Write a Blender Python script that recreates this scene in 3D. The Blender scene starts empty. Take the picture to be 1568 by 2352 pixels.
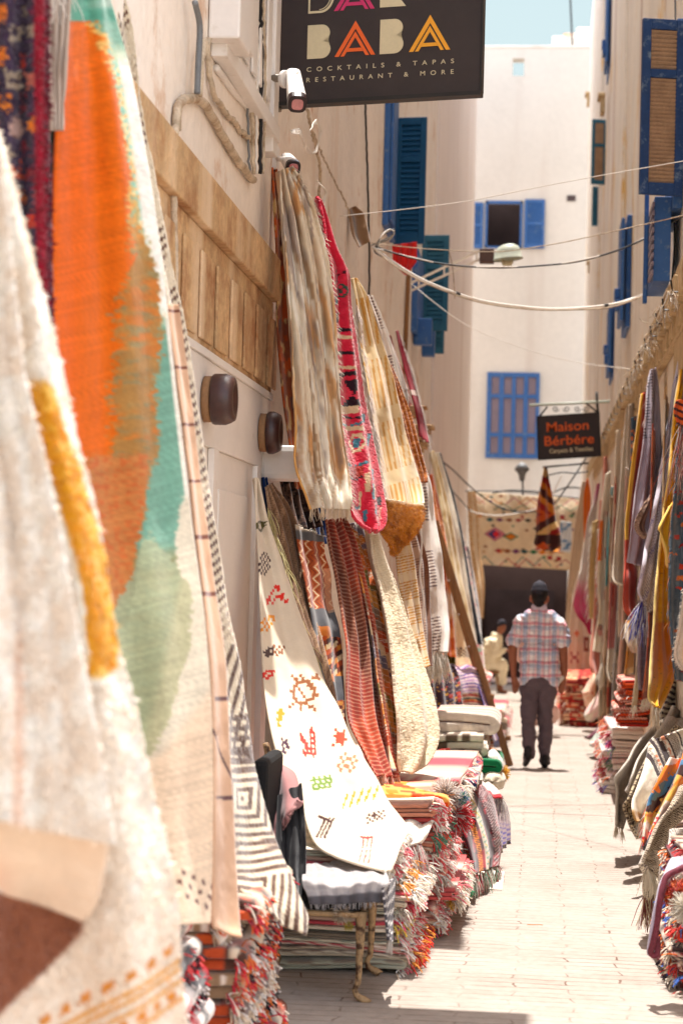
import bpy, math, random
import numpy as np
from mathutils import Vector, Matrix, Euler

# ------------------------------------------------------------------ camera, sky, sun, exposure
SC = bpy.context.scene
COL = SC.collection
FPX, CX, CY = 4500.0, 784.0, 1176.0          # focal length and centre in a 1568 x 2352 frame
CAM = np.array([0.0, 0.0, 1.37])
YAW, PITCH, ROLL = math.atan(452.5/4500), math.atan(135.8/4500), 0.026
SLOPE = -0.0217                                # the lane falls gently away
cam_d = bpy.data.cameras.new('camera'); cam = bpy.data.objects.new('camera', cam_d); COL.objects.link(cam)
MROT = Matrix.Rotation(YAW, 3, 'Z') @ Matrix.Rotation(math.pi/2 + PITCH, 3, 'X') @ Matrix.Rotation(ROLL, 3, 'Z')
cam.matrix_world = Matrix.Translation(Vector(CAM)) @ MROT.to_4x4()
cam_d.sensor_fit = 'VERTICAL'; cam_d.sensor_height = 36.0; cam_d.sensor_width = 24.0
cam_d.lens = FPX/2352*36.0
cam_d.clip_start = 0.05; cam_d.clip_end = 3000
cam_d.dof.use_dof = True; cam_d.dof.focus_distance = 9.2; cam_d.dof.aperture_fstop = 3.2
SC.camera = cam
SUN_EL = math.radians(76); SUN_AZ = math.radians(-2)      # azimuth measured from +Y towards +X
wd = bpy.data.worlds.new('World'); SC.world = wd; wd.use_nodes = True
nt = wd.node_tree; bg = nt.nodes['Background']
sky = nt.nodes.new('ShaderNodeTexSky'); sky.sky_type = 'NISHITA'; sky.sun_disc = False
sky.sun_elevation = SUN_EL; sky.sun_rotation = SUN_AZ; sky.dust_density = 1.0; sky.air_density = 1.0; sky.ozone_density = 1.0
hs = nt.nodes.new('ShaderNodeHueSaturation'); hs.inputs['Saturation'].default_value = .55; nt.links.new(sky.outputs[0], hs.inputs['Color']); wb = nt.nodes.new('ShaderNodeMix'); wb.data_type = 'RGBA'; wb.blend_type = 'MULTIPLY'; wb.inputs[0].default_value = 1.0; wb.inputs[7].default_value = (1.0, .93, .85, 1); nt.links.new(hs.outputs[0], wb.inputs[6]); nt.links.new(wb.outputs[2], bg.inputs[0]); bg.inputs[1].default_value = 0.15
sun_d = bpy.data.lights.new('sun', 'SUN'); sun_d.energy = 2.15; sun_d.angle = math.radians(0.53); sun_d.color = (1.0, 0.955, 0.90)
sun = bpy.data.objects.new('sun', sun_d); COL.objects.link(sun)
sdir = Vector((math.sin(SUN_AZ)*math.cos(SUN_EL), math.cos(SUN_AZ)*math.cos(SUN_EL), math.sin(SUN_EL)))
sun.rotation_euler = sdir.to_track_quat('Z', 'Y').to_euler(); sun.location = (0, 20, 30)
SC.view_settings.view_transform = 'Standard'; SC.view_settings.look = 'None'
SC.view_settings.exposure = 2.1; SC.view_settings.gamma = 1.0
SC.cycles.max_bounces = 8; SC.cycles.diffuse_bounces = 5

# ------------------------------------------------------------------ helpers
_M = np.array(MROT)
def ray(x, y):
    x = np.asarray(x, float); y = np.asarray(y, float)
    v = np.stack([(x-CX)/FPX, -(y-CY)/FPX, -np.ones_like(x+y)], -1)
    return v @ _M.T
def P(x, y, Y):
    """point at street distance Y seen at (x, y) of the frame"""
    r = ray(x, y); return CAM + r*(np.asarray(Y, float)/r[..., 1])[..., None]
def WX(x, y, X):
    r = ray(x, y); return CAM + r*(X/r[..., 0])[..., None]
def gz(Y): return SLOPE*Y
def GR(x, y):
    r = ray(x, y); t = -CAM[2]/(r[..., 2]-SLOPE*r[..., 1]); return CAM + r*t[..., None]
def lin(c):
    c = np.asarray(c, float)
    if c.max() > 1.001: c = c/255.0
    return np.where(c <= 0.04045, c/12.92, ((c+0.055)/1.055)**2.4)
def sm(x, a, b):
    t = np.clip((x-a)/(b-a+1e-9), 0, 1); return t*t*(3-2*t)
def noise(x, y, seed=0):
    r = np.random.RandomState(seed); T = r.rand(64, 64)
    x = np.asarray(x, float); y = np.asarray(y, float)
    xi = np.floor(x).astype(int); yi = np.floor(y).astype(int)
    fx = x-xi; fy = y-yi; fx = fx*fx*(3-2*fx); fy = fy*fy*(3-2*fy)
    a = T[yi % 64, xi % 64]; b = T[yi % 64, (xi+1) % 64]; c = T[(yi+1) % 64, xi % 64]; d = T[(yi+1) % 64, (xi+1) % 64]
    return (a*(1-fx)+b*fx)*(1-fy)+(c*(1-fx)+d*fx)*fy
def fbm(x, y, seed=0, o=3):
    s = 0; a = .5; t = 0
    for k in range(o):
        s = s+a*noise(x*2**k, y*2**k, seed+k); t += a; a *= .5
    return s/t
def spline(pts, n):
    """Catmull-Rom through rows of pts, n+1 samples spaced by length"""
    p = np.asarray(pts, float)
    if len(p) == 2:
        t = np.linspace(0, 1, n+1)[:, None]; return p[0]*(1-t)+p[1]*t
    q = np.vstack([2*p[0]-p[1], p, 2*p[-1]-p[-2]]); out = []
    for i in range(1, len(q)-2):
        t = np.linspace(0, 1, 17)[:-1, None]
        a, b, c, d = q[i-1], q[i], q[i+1], q[i+2]
        out.append(.5*((2*b)+(-a+c)*t+(2*a-5*b+4*c-d)*t*t+(-a+3*b-3*c+d)*t**3))
    out = np.vstack(out+[q[-2][None]])
    L = np.r_[0, np.cumsum(np.linalg.norm(np.diff(out, axis=0), axis=1))]
    s = np.linspace(0, L[-1], n+1)
    return np.stack([np.interp(s, L, out[:, k]) for k in range(out.shape[1])], 1)
def tagit(o, label=None, cat=None, group=None, kind=None):
    if label: o['label'] = label
    if cat: o['category'] = cat
    if group: o['group'] = group
    if kind: o['kind'] = kind
    return o
def empty(name, loc, label, cat, group=None, rz=0):
    o = bpy.data.objects.new(name, None); COL.objects.link(o); o.location = Vector([float(v) for v in loc]); o.rotation_euler = (0, 0, rz)
    o.empty_display_size = .1
    return tagit(o, label, cat, group)
def link(name, me, mat, parent=None, smooth=True):
    o = bpy.data.objects.new(name, me); COL.objects.link(o)
    if mat is not None and not me.materials: me.materials.append(mat)
    if smooth and len(me.polygons): me.polygons.foreach_set('use_smooth', np.ones(len(me.polygons), bool))
    if parent is not None:
        o.parent = parent              # parts are modelled in world space; cancel an Empty's own placement
        if parent.type == 'EMPTY':
            o.matrix_parent_inverse = (Matrix.Translation(parent.location) @ parent.rotation_euler.to_matrix().to_4x4()).inverted()
    return o
def raw_mesh(name, V, F, C=None):
    """V (n,3); F (m,4) or (m,3) int array or a list of such arrays; C (n,3) linear colours"""
    me = bpy.data.meshes.new(name)
    Fs = F if isinstance(F, list) else [F]
    Fs = [np.asarray(f, int) for f in Fs if len(f)]
    V = np.asarray(V, float)
    me.vertices.add(len(V)); me.vertices.foreach_set('co', V.ravel())
    nl = sum(f.size for f in Fs); nf = sum(len(f) for f in Fs)
    me.loops.add(nl); me.polygons.add(nf)
    me.loops.foreach_set('vertex_index', np.concatenate([f.ravel() for f in Fs]))
    tot = np.concatenate([np.full(len(f), f.shape[1]) for f in Fs]); st = np.r_[0, np.cumsum(tot)[:-1]]
    me.polygons.foreach_set('loop_start', st)
    try: me.polygons.foreach_set('loop_total', tot)
    except Exception: pass
    me.update(calc_edges=True)
    if C is not None:
        a = me.color_attributes.new('Col', 'FLOAT_COLOR', 'POINT')
        cc = np.ones((len(V), 4)); cc[:, :3] = np.clip(C, 0, 1); a.data.foreach_set('color', cc.ravel())
    return me
def grid_faces(nv, nu, off=0):
    i = np.arange(nv)[:, None]*(nu+1)+np.arange(nu)[None]+off
    return np.stack([i, i+1, i+nu+2, i+nu+1], -1).reshape(-1, 4)

class MB:
    """collects shapes into one mesh"""
    def __init__(s): s.V = []; s.F = []; s.n = 0; s.M = []
    def add(s, V, F, m=0):
        V = np.asarray(V, float)
        for f in F: s.F.append([a+s.n for a in f]); s.M.append(m)
        s.V.append(V); s.n += len(V); return s
    def box(s, lo, hi, m=0, R=None, c=None):
        lo = np.minimum(lo, hi); hi2 = np.maximum(lo, hi); x0, y0, z0 = lo; x1, y1, z1 = hi2
        V = np.array([(x0, y0, z0), (x1, y0, z0), (x1, y1, z0), (x0, y1, z0), (x0, y0, z1), (x1, y0, z1), (x1, y1, z1), (x0, y1, z1)], float)
        if R is not None:
            c = V.mean(0) if c is None else np.asarray(c, float); V = (V-c) @ np.array(R).T+c
        return s.add(V, [(0, 3, 2, 1), (4, 5, 6, 7), (0, 1, 5, 4), (1, 2, 6, 5), (2, 3, 7, 6), (3, 0, 4, 7)], m)
    def tube(s, pts, r, k=8, m=0, cap=True):
        pts = np.asarray(pts, float); n = len(pts); r = np.full(n, r) if np.isscalar(r) else np.asarray(r, float)
        T = np.gradient(pts, axis=0); T /= np.linalg.norm(T, axis=1)[:, None]+1e-12
        up = np.array([0, 0, 1.0]) if abs(T[0, 2]) < .9 else np.array([0, 1.0, 0])
        V = []; a = np.linspace(0, 2*math.pi, k, endpoint=False)
        for i in range(n):
            x = np.cross(up, T[i]); x /= np.linalg.norm(x)+1e-12; y = np.cross(T[i], x); up = y
            V.append(pts[i]+r[i]*(np.cos(a)[:, None]*x+np.sin(a)[:, None]*y))
        F = [(i*k+j, i*k+(j+1) % k, (i+1)*k+(j+1) % k, (i+1)*k+j) for i in range(n-1) for j in range(k)]
        if cap: F += [tuple(range(k))[::-1], tuple((n-1)*k+j for j in range(k))]
        return s.add(np.vstack(V), F, m)
    def prism(s, poly, d, m=0):
        """poly (n,3) planar outline, d extrusion vector"""
        p = np.asarray(poly, float); n = len(p)
        return s.add(np.vstack([p, p+np.asarray(d, float)]), [tuple(range(n)), tuple(range(2*n-1, n-1, -1))]+[(i, i+n, (i+1) % n+n, (i+1) % n) for i in range(n)], m)
    def build(s, name, mats, parent=None, smooth=False, bevel=0):
        me = bpy.data.meshes.new(name); me.from_pydata([tuple(v) for v in np.vstack(s.V)], [], s.F)
        mats = mats if isinstance(mats, (list, tuple)) else [mats]
        for m in mats: me.materials.append(m)
        me.polygons.foreach_set('material_index', s.M); me.update()
        import bmesh
        b = bmesh.new(); b.from_mesh(me); bmesh.ops.recalc_face_normals(b, faces=b.faces); b.to_mesh(me); b.free()
        o = link(name, me, None, parent, smooth)
        if bevel:
            md = o.modifiers.new('edge', 'BEVEL'); md.width = bevel; md.segments = 2; md.limit_method = 'ANGLE'
        return o

# ------------------------------------------------------------------ materials
def mat(name, color=None, rough=.8, attr=False, var=.12, vscale=3.0, bump=.3, bscale=40.0, bdist=.004, metal=0, sheen=0, stain=None, streak=None, spec=.3, stretch=(1, 1, 1), trans=0):
    m = bpy.data.materials.new(name); m.use_nodes = True; t = m.node_tree; N = t.nodes; L = t.links
    b = N['Principled BSDF']; b.inputs['Roughness'].default_value = rough; b.inputs['Metallic'].default_value = metal
    b.inputs['Specular IOR Level'].default_value = spec
    if sheen: b.inputs['Sheen Weight'].default_value = sheen; b.inputs['Sheen Roughness'].default_value = .5
    tc = N.new('ShaderNodeTexCoord'); mp = N.new('ShaderNodeMapping'); mp.inputs['Scale'].default_value = stretch
    L.new(tc.outputs['Object'], mp.inputs[0])
    if attr:
        a = N.new('ShaderNodeAttribute'); a.attribute_name = 'Col'; src = a.outputs['Color']
    else:
        r = N.new('ShaderNodeRGB'); r.outputs[0].default_value = (*lin(color), 1); src = r.outputs[0]
    def ns(scale, detail=4, ro=.6):
        n = N.new('ShaderNodeTexNoise'); n.inputs['Scale'].default_value = scale; n.inputs['Detail'].default_value = detail; n.inputs['Roughness'].default_value = ro
        L.new(mp.outputs[0], n.inputs['Vector']); return n.outputs[0]
    def mixm(src, fac, col, blend='MULTIPLY'):
        x = N.new('ShaderNodeMix'); x.data_type = 'RGBA'; x.blend_type = blend
        if hasattr(fac, 'is_linked') or not isinstance(fac, float): L.new(fac, x.inputs[0])
        else: x.inputs[0].default_value = fac
        L.new(src, x.inputs[6])
        if isinstance(col, tuple): x.inputs[7].default_value = (*col, 1)
        else: L.new(col, x.inputs[7])
        return x.outputs[2]
    def ramp(src, a, b, ca=(0, 0, 0), cb=(1, 1, 1)):
        r = N.new('ShaderNodeValToRGB'); r.color_ramp.elements[0].position = a; r.color_ramp.elements[1].position = b
        r.color_ramp.elements[0].color = (*ca, 1); r.color_ramp.elements[1].color = (*cb, 1); L.new(src, r.inputs[0]); return r.outputs[0]
    if var:
        src = mixm(src, 1.0, ramp(ns(vscale), .3, .7, (1-var,)*3, (1+var*.4,)*3))
        src = mixm(src, 1.0, ramp(ns(bscale*1.7, 2), .3, .7, (1-var*.8,)*3, (1,)*3))
    if stain:
        src = mixm(src, ramp(ns(stain[1], 6, .7), stain[2], stain[3]), tuple(lin(stain[0])), 'MIX')
    if streak:
        w = N.new('ShaderNodeTexNoise'); w.inputs['Scale'].default_value = streak[1]; w.inputs['Detail'].default_value = 5
        m2 = N.new('ShaderNodeMapping'); m2.inputs['Scale'].default_value = (1, 1, .06); L.new(tc.outputs['Object'], m2.inputs[0]); L.new(m2.outputs[0], w.inputs['Vector'])
        src = mixm(src, ramp(w.outputs[0], streak[2], streak[3]), tuple(lin(streak[0])), 'MIX')
    L.new(src, b.inputs['Base Color'])
    if bump:
        bm = N.new('ShaderNodeBump'); bm.inputs['Strength'].default_value = bump; bm.inputs['Distance'].default_value = bdist
        L.new(ns(bscale, 4), bm.inputs['Height']); L.new(bm.outputs[0], b.inputs['Normal'])
    if trans:
        tr = N.new('ShaderNodeBsdfTranslucent'); mx = N.new('ShaderNodeMixShader'); mx.inputs[0].default_value = trans
        L.new(src, tr.inputs[0]); L.new(b.outputs[0], mx.inputs[1]); L.new(tr.outputs[0], mx.inputs[2]); L.new(mx.outputs[0], N['Material Output'].inputs[0])
    return m
M = {}
M['cloth'] = mat('woven_wool', attr=True, rough=.95, var=.10, vscale=9, bump=.5, bscale=160, bdist=.0025, sheen=.25, spec=.1, trans=.12)
M['shag'] = mat('shaggy_wool', attr=True, rough=1, var=.10, vscale=25, bump=.6, bscale=95, bdist=.008, sheen=.4, spec=.05, trans=.1)
M['silk'] = mat('glossy_rayon', attr=True, rough=.55, var=.1, vscale=14, bump=.4, bscale=60, bdist=.003, sheen=.2, spec=.4, trans=.2, stretch=(1, 1, .08))
M['yarn'] = mat('yarn', attr=True, rough=.9, var=.06, vscale=20, bump=0, sheen=.3, spec=.1, trans=.25)
M['attr'] = mat('painted', attr=True, rough=.7, var=.08, vscale=6, bump=.2, bscale=60)
M['wall_l'] = mat('pink_plaster', (246, 235, 223), var=.10, vscale=1.3, bump=.6, bscale=11, bdist=.02, stain=((206, 168, 136), 1.6, .56, .68), streak=((222, 196, 172), 2.2, .60, .8))
M['wall_far'] = mat('lilac_plaster', (238, 226, 218), var=.06, vscale=1.0, bump=.25, bscale=9, bdist=.01, streak=((205, 182, 168), 1.6, .58, .8))
M['wall_end'] = mat('white_plaster', (221, 215, 205), var=.07, vscale=.6, bump=.3, bscale=5, bdist=.012, streak=((196, 182, 170), 1.3, .56, .8))
M['wall_r'] = mat('cream_plaster', (248, 238, 222), var=.10, vscale=1.0, bump=.6, bscale=8, bdist=.02, stain=((232, 196, 132), .9, .56, .66), streak=((186, 154, 134), 1.8, .58, .74))
M['stone'] = mat('yellow_sandstone', (214, 176, 130), var=.3, vscale=4, bump=.8, bscale=22, bdist=.02, stain=((156, 108, 70), 3.4, .48, .66), streak=((226, 200, 168), 3, .52, .75))
M['brick'] = mat('old_brickwork', (214, 186, 142), var=.2, vscale=5, bump=.7, bscale=20, bdist=.015, stain=((150, 108, 70), 4, .56, .7))
M['white'] = mat('white_paint', (232, 226, 220), rough=.5, var=.05, vscale=4, bump=.15, bscale=20, stain=((190, 176, 160), 4, .62, .8))
M['cablew'] = mat('white_cable', (235, 228, 218), rough=.5, var=.1, vscale=30, bump=0)
M['cableb'] = mat('black_cable', (32, 30, 32), rough=.5, var=.1, vscale=30, bump=0)
M['duct'] = mat('grimy_conduit', (214, 194, 168), rough=.7, var=.3, vscale=12, bump=.8, bscale=40, bdist=.012, stain=((140, 108, 78), 9, .5, .7))
M['pipe'] = mat('grey_conduit', (120, 122, 124), rough=.5, var=.15, vscale=8, bump=.1)
M['blue'] = mat('blue_paint', (52, 98, 150), rough=.55, var=.15, vscale=6, bump=.3, bscale=30, stain=((120, 140, 160), 14, .56, .70))
M['teal'] = mat('teal_paint', (16, 82, 122), rough=.55, var=.15, vscale=6, bump=.3, bscale=30)
M['teal2'] = mat('faded_teal_paint', (50, 108, 132), rough=.6, var=.15, vscale=6, bump=.3, bscale=30)
M['navy'] = mat('navy_paint', (36, 70, 122), rough=.55, var=.2, vscale=6, bump=.3, bscale=30, stain=((120, 140, 160), 14, .56, .70))
M['bluer'] = mat('royal_blue_paint', (58, 104, 166), rough=.55, var=.1, vscale=4, bump=.3, bscale=20, stain=((120, 140, 160), 14, .56, .70))
M['louvre'] = mat('dusty_louvre', (196, 164, 134), rough=.8, var=.2, vscale=10, bump=.2)
M['lattice'] = mat('lilac_glass', (142, 128, 140), rough=.4, var=.15, vscale=3, bump=.2)
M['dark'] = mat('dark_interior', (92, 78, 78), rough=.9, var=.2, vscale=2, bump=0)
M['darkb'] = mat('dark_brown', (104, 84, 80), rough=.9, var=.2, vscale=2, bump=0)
M['wood'] = mat('weathered_plank', (160, 116, 76), rough=.75, var=.3, vscale=6, bump=.5, bscale=30, stretch=(1, 1, .12), stain=((96, 64, 42), 6, .55, .75))
M['knob'] = mat('turned_dark_wood', (66, 32, 26), rough=.42, var=.35, vscale=14, bump=.15, spec=.6)
M['signd'] = mat('sign_board', (58, 50, 50), rough=.6, var=.12, vscale=5, bump=.15, bscale=12)
M['metal'] = mat('dull_metal', (150, 140, 128), rough=.4, var=.2, vscale=10, bump=.1, metal=.6)
M['iron'] = mat('black_iron', (40, 38, 38), rough=.5, var=.2, vscale=10, bump=.2)
M['lens'] = mat('pink_lens', (190, 110, 112), rough=.15, var=.2, vscale=30, bump=0, spec=.8)
M['blackp'] = mat('black_plastic', (44, 28, 30), rough=.3, var=.1, bump=0)
M['red'] = mat('red_cloth', (226, 40, 40), rough=.9, var=.1, bump=.2, trans=.35)
M['card'] = mat('brown_card', (150, 112, 78), rough=.9, var=.2, vscale=8, bump=.3)
M['paper'] = mat('paper', (238, 230, 216), rough=.9, var=.1, bump=.2)
M['skin'] = mat('tanned_skin', (150, 92, 66), rough=.55, var=.12, vscale=20, bump=.15, bscale=120, bdist=.002)
M['hair'] = mat('black_hair', (26, 22, 22), rough=.6, var=.3, vscale=60, bump=.8, bscale=150, bdist=.006)
M['cap'] = mat('dark_cap', (46, 44, 54), rough=.85, var=.1, bump=.2)
M['trouser'] = mat('dark_trouser', (98, 84, 90), rough=.9, var=.12, vscale=14, bump=.4, bscale=60)
M['shoe'] = mat('black_shoe', (40, 36, 38), rough=.6, var=.2, bump=.2)
M['gilt'] = mat('flaking_gilt_wood', (176, 142, 102), rough=.6, var=.3, vscale=20, bump=.6, bscale=60, stain=((70, 44, 28), 22, .5, .6))
M['velvet'] = mat('black_velvet', (24, 24, 26), rough=.9, var=.3, vscale=8, bump=.3)
M['gold'] = mat('letters_amber', (240, 168, 50), rough=.6, var=.06, bump=0)
M['orange'] = mat('letters_orange', (232, 104, 46), rough=.6, var=.06, bump=0)
M['pink'] = mat('letters_pink', (206, 56, 110), rough=.6, var=.06, bump=0)
M['cream'] = mat('letters_cream', (214, 202, 168), rough=.6, var=.08, bump=0)
M['lampw'] = mat('lamp_enamel', (190, 196, 180), rough=.35, var=.1, bump=0)
M['tile'] = mat('white_tile', (232, 228, 222), rough=.4, var=.05, bump=0)

# ground: worn pale pavers
def ground_mat():
    m = bpy.data.materials.new('worn_pavers'); m.use_nodes = True; t = m.node_tree; N = t.nodes; L = t.links; b = N['Principled BSDF']
    b.inputs['Roughness'].default_value = .9; b.inputs['Specular IOR Level'].default_value = .2
    tc = N.new('ShaderNodeTexCoord'); nz = N.new('ShaderNodeTexNoise'); nz.inputs['Scale'].default_value = 5; nz.inputs['Detail'].default_value = 5
    L.new(tc.outputs['Object'], nz.inputs['Vector'])
    vm = N.new('ShaderNodeVectorMath'); vm.operation = 'MULTIPLY_ADD'; vm.inputs[1].default_value = (.10, .05, 0)
    L.new(nz.outputs['Color'], vm.inputs[0]); L.new(tc.outputs['Object'], vm.inputs[2])
    br = N.new('ShaderNodeTexBrick'); br.inputs['Scale'].default_value = 1; br.inputs['Brick Width'].default_value = .40; br.inputs['Row Height'].default_value = .085
    br.inputs['Mortar Size'].default_value = .0055; br.inputs['Mortar Smooth'].default_value = .5; br.inputs['Bias'].default_value = 0
    br.inputs['Color1'].default_value = (*lin((178, 167, 157)), 1); br.inputs['Color2'].default_value = (*lin((169, 157, 147)), 1); br.inputs['Mortar'].default_value = (*lin((118, 92, 80)), 1)
    L.new(vm.outputs[0], br.inputs['Vector'])
    n2 = N.new('ShaderNodeTexNoise'); n2.inputs['Scale'].default_value = 2.2; n2.inputs['Detail'].default_value = 6; n2.inputs['Roughness'].default_value = .7; L.new(tc.outputs['Object'], n2.inputs['Vector'])
    rp = N.new('ShaderNodeValToRGB'); rp.color_ramp.elements[0].position = .40; rp.color_ramp.elements[1].position = .56
    L.new(n2.outputs[0], rp.inputs[0])
    mx = N.new('ShaderNodeMix'); mx.data_type = 'RGBA'; mx.inputs[7].default_value = (*lin((176, 165, 155)), 1)
    mu = N.new('ShaderNodeMath'); mu.operation = 'MULTIPLY'; mu.inputs[1].default_value = .85; L.new(rp.outputs[0], mu.inputs[0]); L.new(mu.outputs[0], mx.inputs[0])
    L.new(br.outputs[0], mx.inputs[6])
    n3 = N.new('ShaderNodeTexNoise'); n3.inputs['Scale'].default_value = 30; n3.inputs['Detail'].default_value = 5; L.new(tc.outputs['Object'], n3.inputs['Vector'])
    m3 = N.new('ShaderNodeMix'); m3.data_type = 'RGBA'; m3.blend_type = 'MULTIPLY'; m3.inputs[0].default_value = .35
    L.new(mx.outputs[2], m3.inputs[6]); L.new(n3.outputs[0], m3.inputs[7]); n4 = N.new('ShaderNodeTexNoise'); n4.inputs['Scale'].default_value = 1.6; n4.inputs['Detail'].default_value = 7; n4.inputs['Roughness'].default_value = .75; L.new(tc.outputs['Object'], n4.inputs['Vector'])
    r4 = N.new('ShaderNodeValToRGB'); r4.color_ramp.elements[0].position = .36; r4.color_ramp.elements[0].color = (.88, .855, .83, 1); r4.color_ramp.elements[1].position = .56; L.new(n4.outputs[0], r4.inputs[0])
    m4 = N.new('ShaderNodeMix'); m4.data_type = 'RGBA'; m4.blend_type = 'MULTIPLY'; m4.inputs[0].default_value = 1.0; L.new(m3.outputs[2], m4.inputs[6]); L.new(r4.outputs[0], m4.inputs[7]); L.new(m4.outputs[2], b.inputs['Base Color'])
    bp = N.new('ShaderNodeBump'); bp.inputs['Strength'].default_value = .5; bp.inputs['Distance'].default_value = .006
    ad = N.new('ShaderNodeMath'); ad.operation = 'MULTIPLY_ADD'; ad.inputs[1].default_value = -.6; L.new(br.outputs['Fac'], ad.inputs[0]); L.new(n3.outputs[0], ad.inputs[2])
    L.new(ad.outputs[0], bp.inputs['Height']); L.new(bp.outputs[0], b.inputs['Normal'])
    return m
M['ground'] = ground_mat()

# ------------------------------------------------------------------ cloth
def yarns(roots, dirs, length, col, r=.0022, seg=4, curl=.25, grav=.5, seed=1, taper=.4):
    """many thin strands as one mesh: roots (n,3), dirs (n,3)"""
    rs = np.random.RandomState(seed); roots = np.asarray(roots, float); n = len(roots); dirs = np.asarray(dirs, float)
    d = dirs/(np.linalg.norm(dirs, axis=1)[:, None]+1e-9)+rs.randn(n, 3)*curl
    L = (np.full(n, length) if np.isscalar(length) else length)*rs.uniform(.65, 1.25, n)
    pts = [roots]; cur = d.copy()
    for k in range(seg):
        cur = cur+np.array([0, 0, -grav])*.5+rs.randn(n, 3)*curl*.5; cur /= np.linalg.norm(cur, axis=1)[:, None]
        pts.append(pts[-1]+cur*(L/seg)[:, None])
    Q = np.stack(pts, 1); V = []
    for k in range(seg+1):
        rr = r*(1-(1-taper)*k/seg)
        for a in range(3):
            an = a*2.094+.5; V.append(Q[:, k]+rr*np.array([math.cos(an), math.sin(an)*.7, math.sin(an)*.7]))
    V = np.stack(V, 1).reshape(-1, 3); base = np.arange(n)[:, None]*(3*(seg+1)); F = []
    for k in range(seg):
        for a in range(3):
            b = (a+1) % 3; F.append(np.stack([base[:, 0]+k*3+a, base[:, 0]+k*3+b, base[:, 0]+k*3+3+b, base[:, 0]+k*3+3+a], 1))
    col = np.asarray(col, float)
    if col.ndim == 1: col = np.tile(col, (n, 1))
    C = np.repeat(col*rs.uniform(.8, 1.1, (n, 1)), 3*(seg+1), axis=0)
    return V, np.vstack(F), C
def yarn_obj(name, parent, *a, **k):
    V, F, C = yarns(*a, **k); return link(name, raw_mesh(name, V, F, C), M['yarn'], parent)
def tufts(Pg, Cg, n, length, seed=3, width=.004, up=.0):
    """short wool tufts standing on a grid surface"""
    rs = np.random.RandomState(seed); nv, nu = Pg.shape[:2]
    i = rs.randint(0, nv-1, n); j = rs.randint(0, nu-1, n); a = rs.rand(n, 1); b = rs.rand(n, 1)
    p = Pg[i, j]*(1-a)*(1-b)+Pg[i, j+1]*a*(1-b)+Pg[i+1, j]*(1-a)*b+Pg[i+1, j+1]*a*b
    e1 = Pg[i, j+1]-Pg[i, j]; e2 = Pg[i+1, j]-Pg[i, j]; N = np.cross(e1, e2); N /= np.linalg.norm(N, axis=1)[:, None]+1e-9
    flip = np.sign(np.sum(N*(CAM-p), axis=1))[:, None]; N *= flip
    d = N+rs.randn(n, 3)*.55+np.array([0, 0, -.35+up]); d /= np.linalg.norm(d, axis=1)[:, None]
    s = np.cross(d, rs.randn(n, 3)); s /= np.linalg.norm(s, axis=1)[:, None]+1e-9
    L = length*rs.uniform(.5, 1.3, (n, 1))
    V = np.stack([p-s*width, p+s*width, p+d*L], 1).reshape(-1, 3)
    C = np.repeat(Cg[i, j]*rs.uniform(.92, 1.15, (n, 1)), 3, axis=0)
    return V, np.arange(3*n).reshape(-1, 3), C
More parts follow.
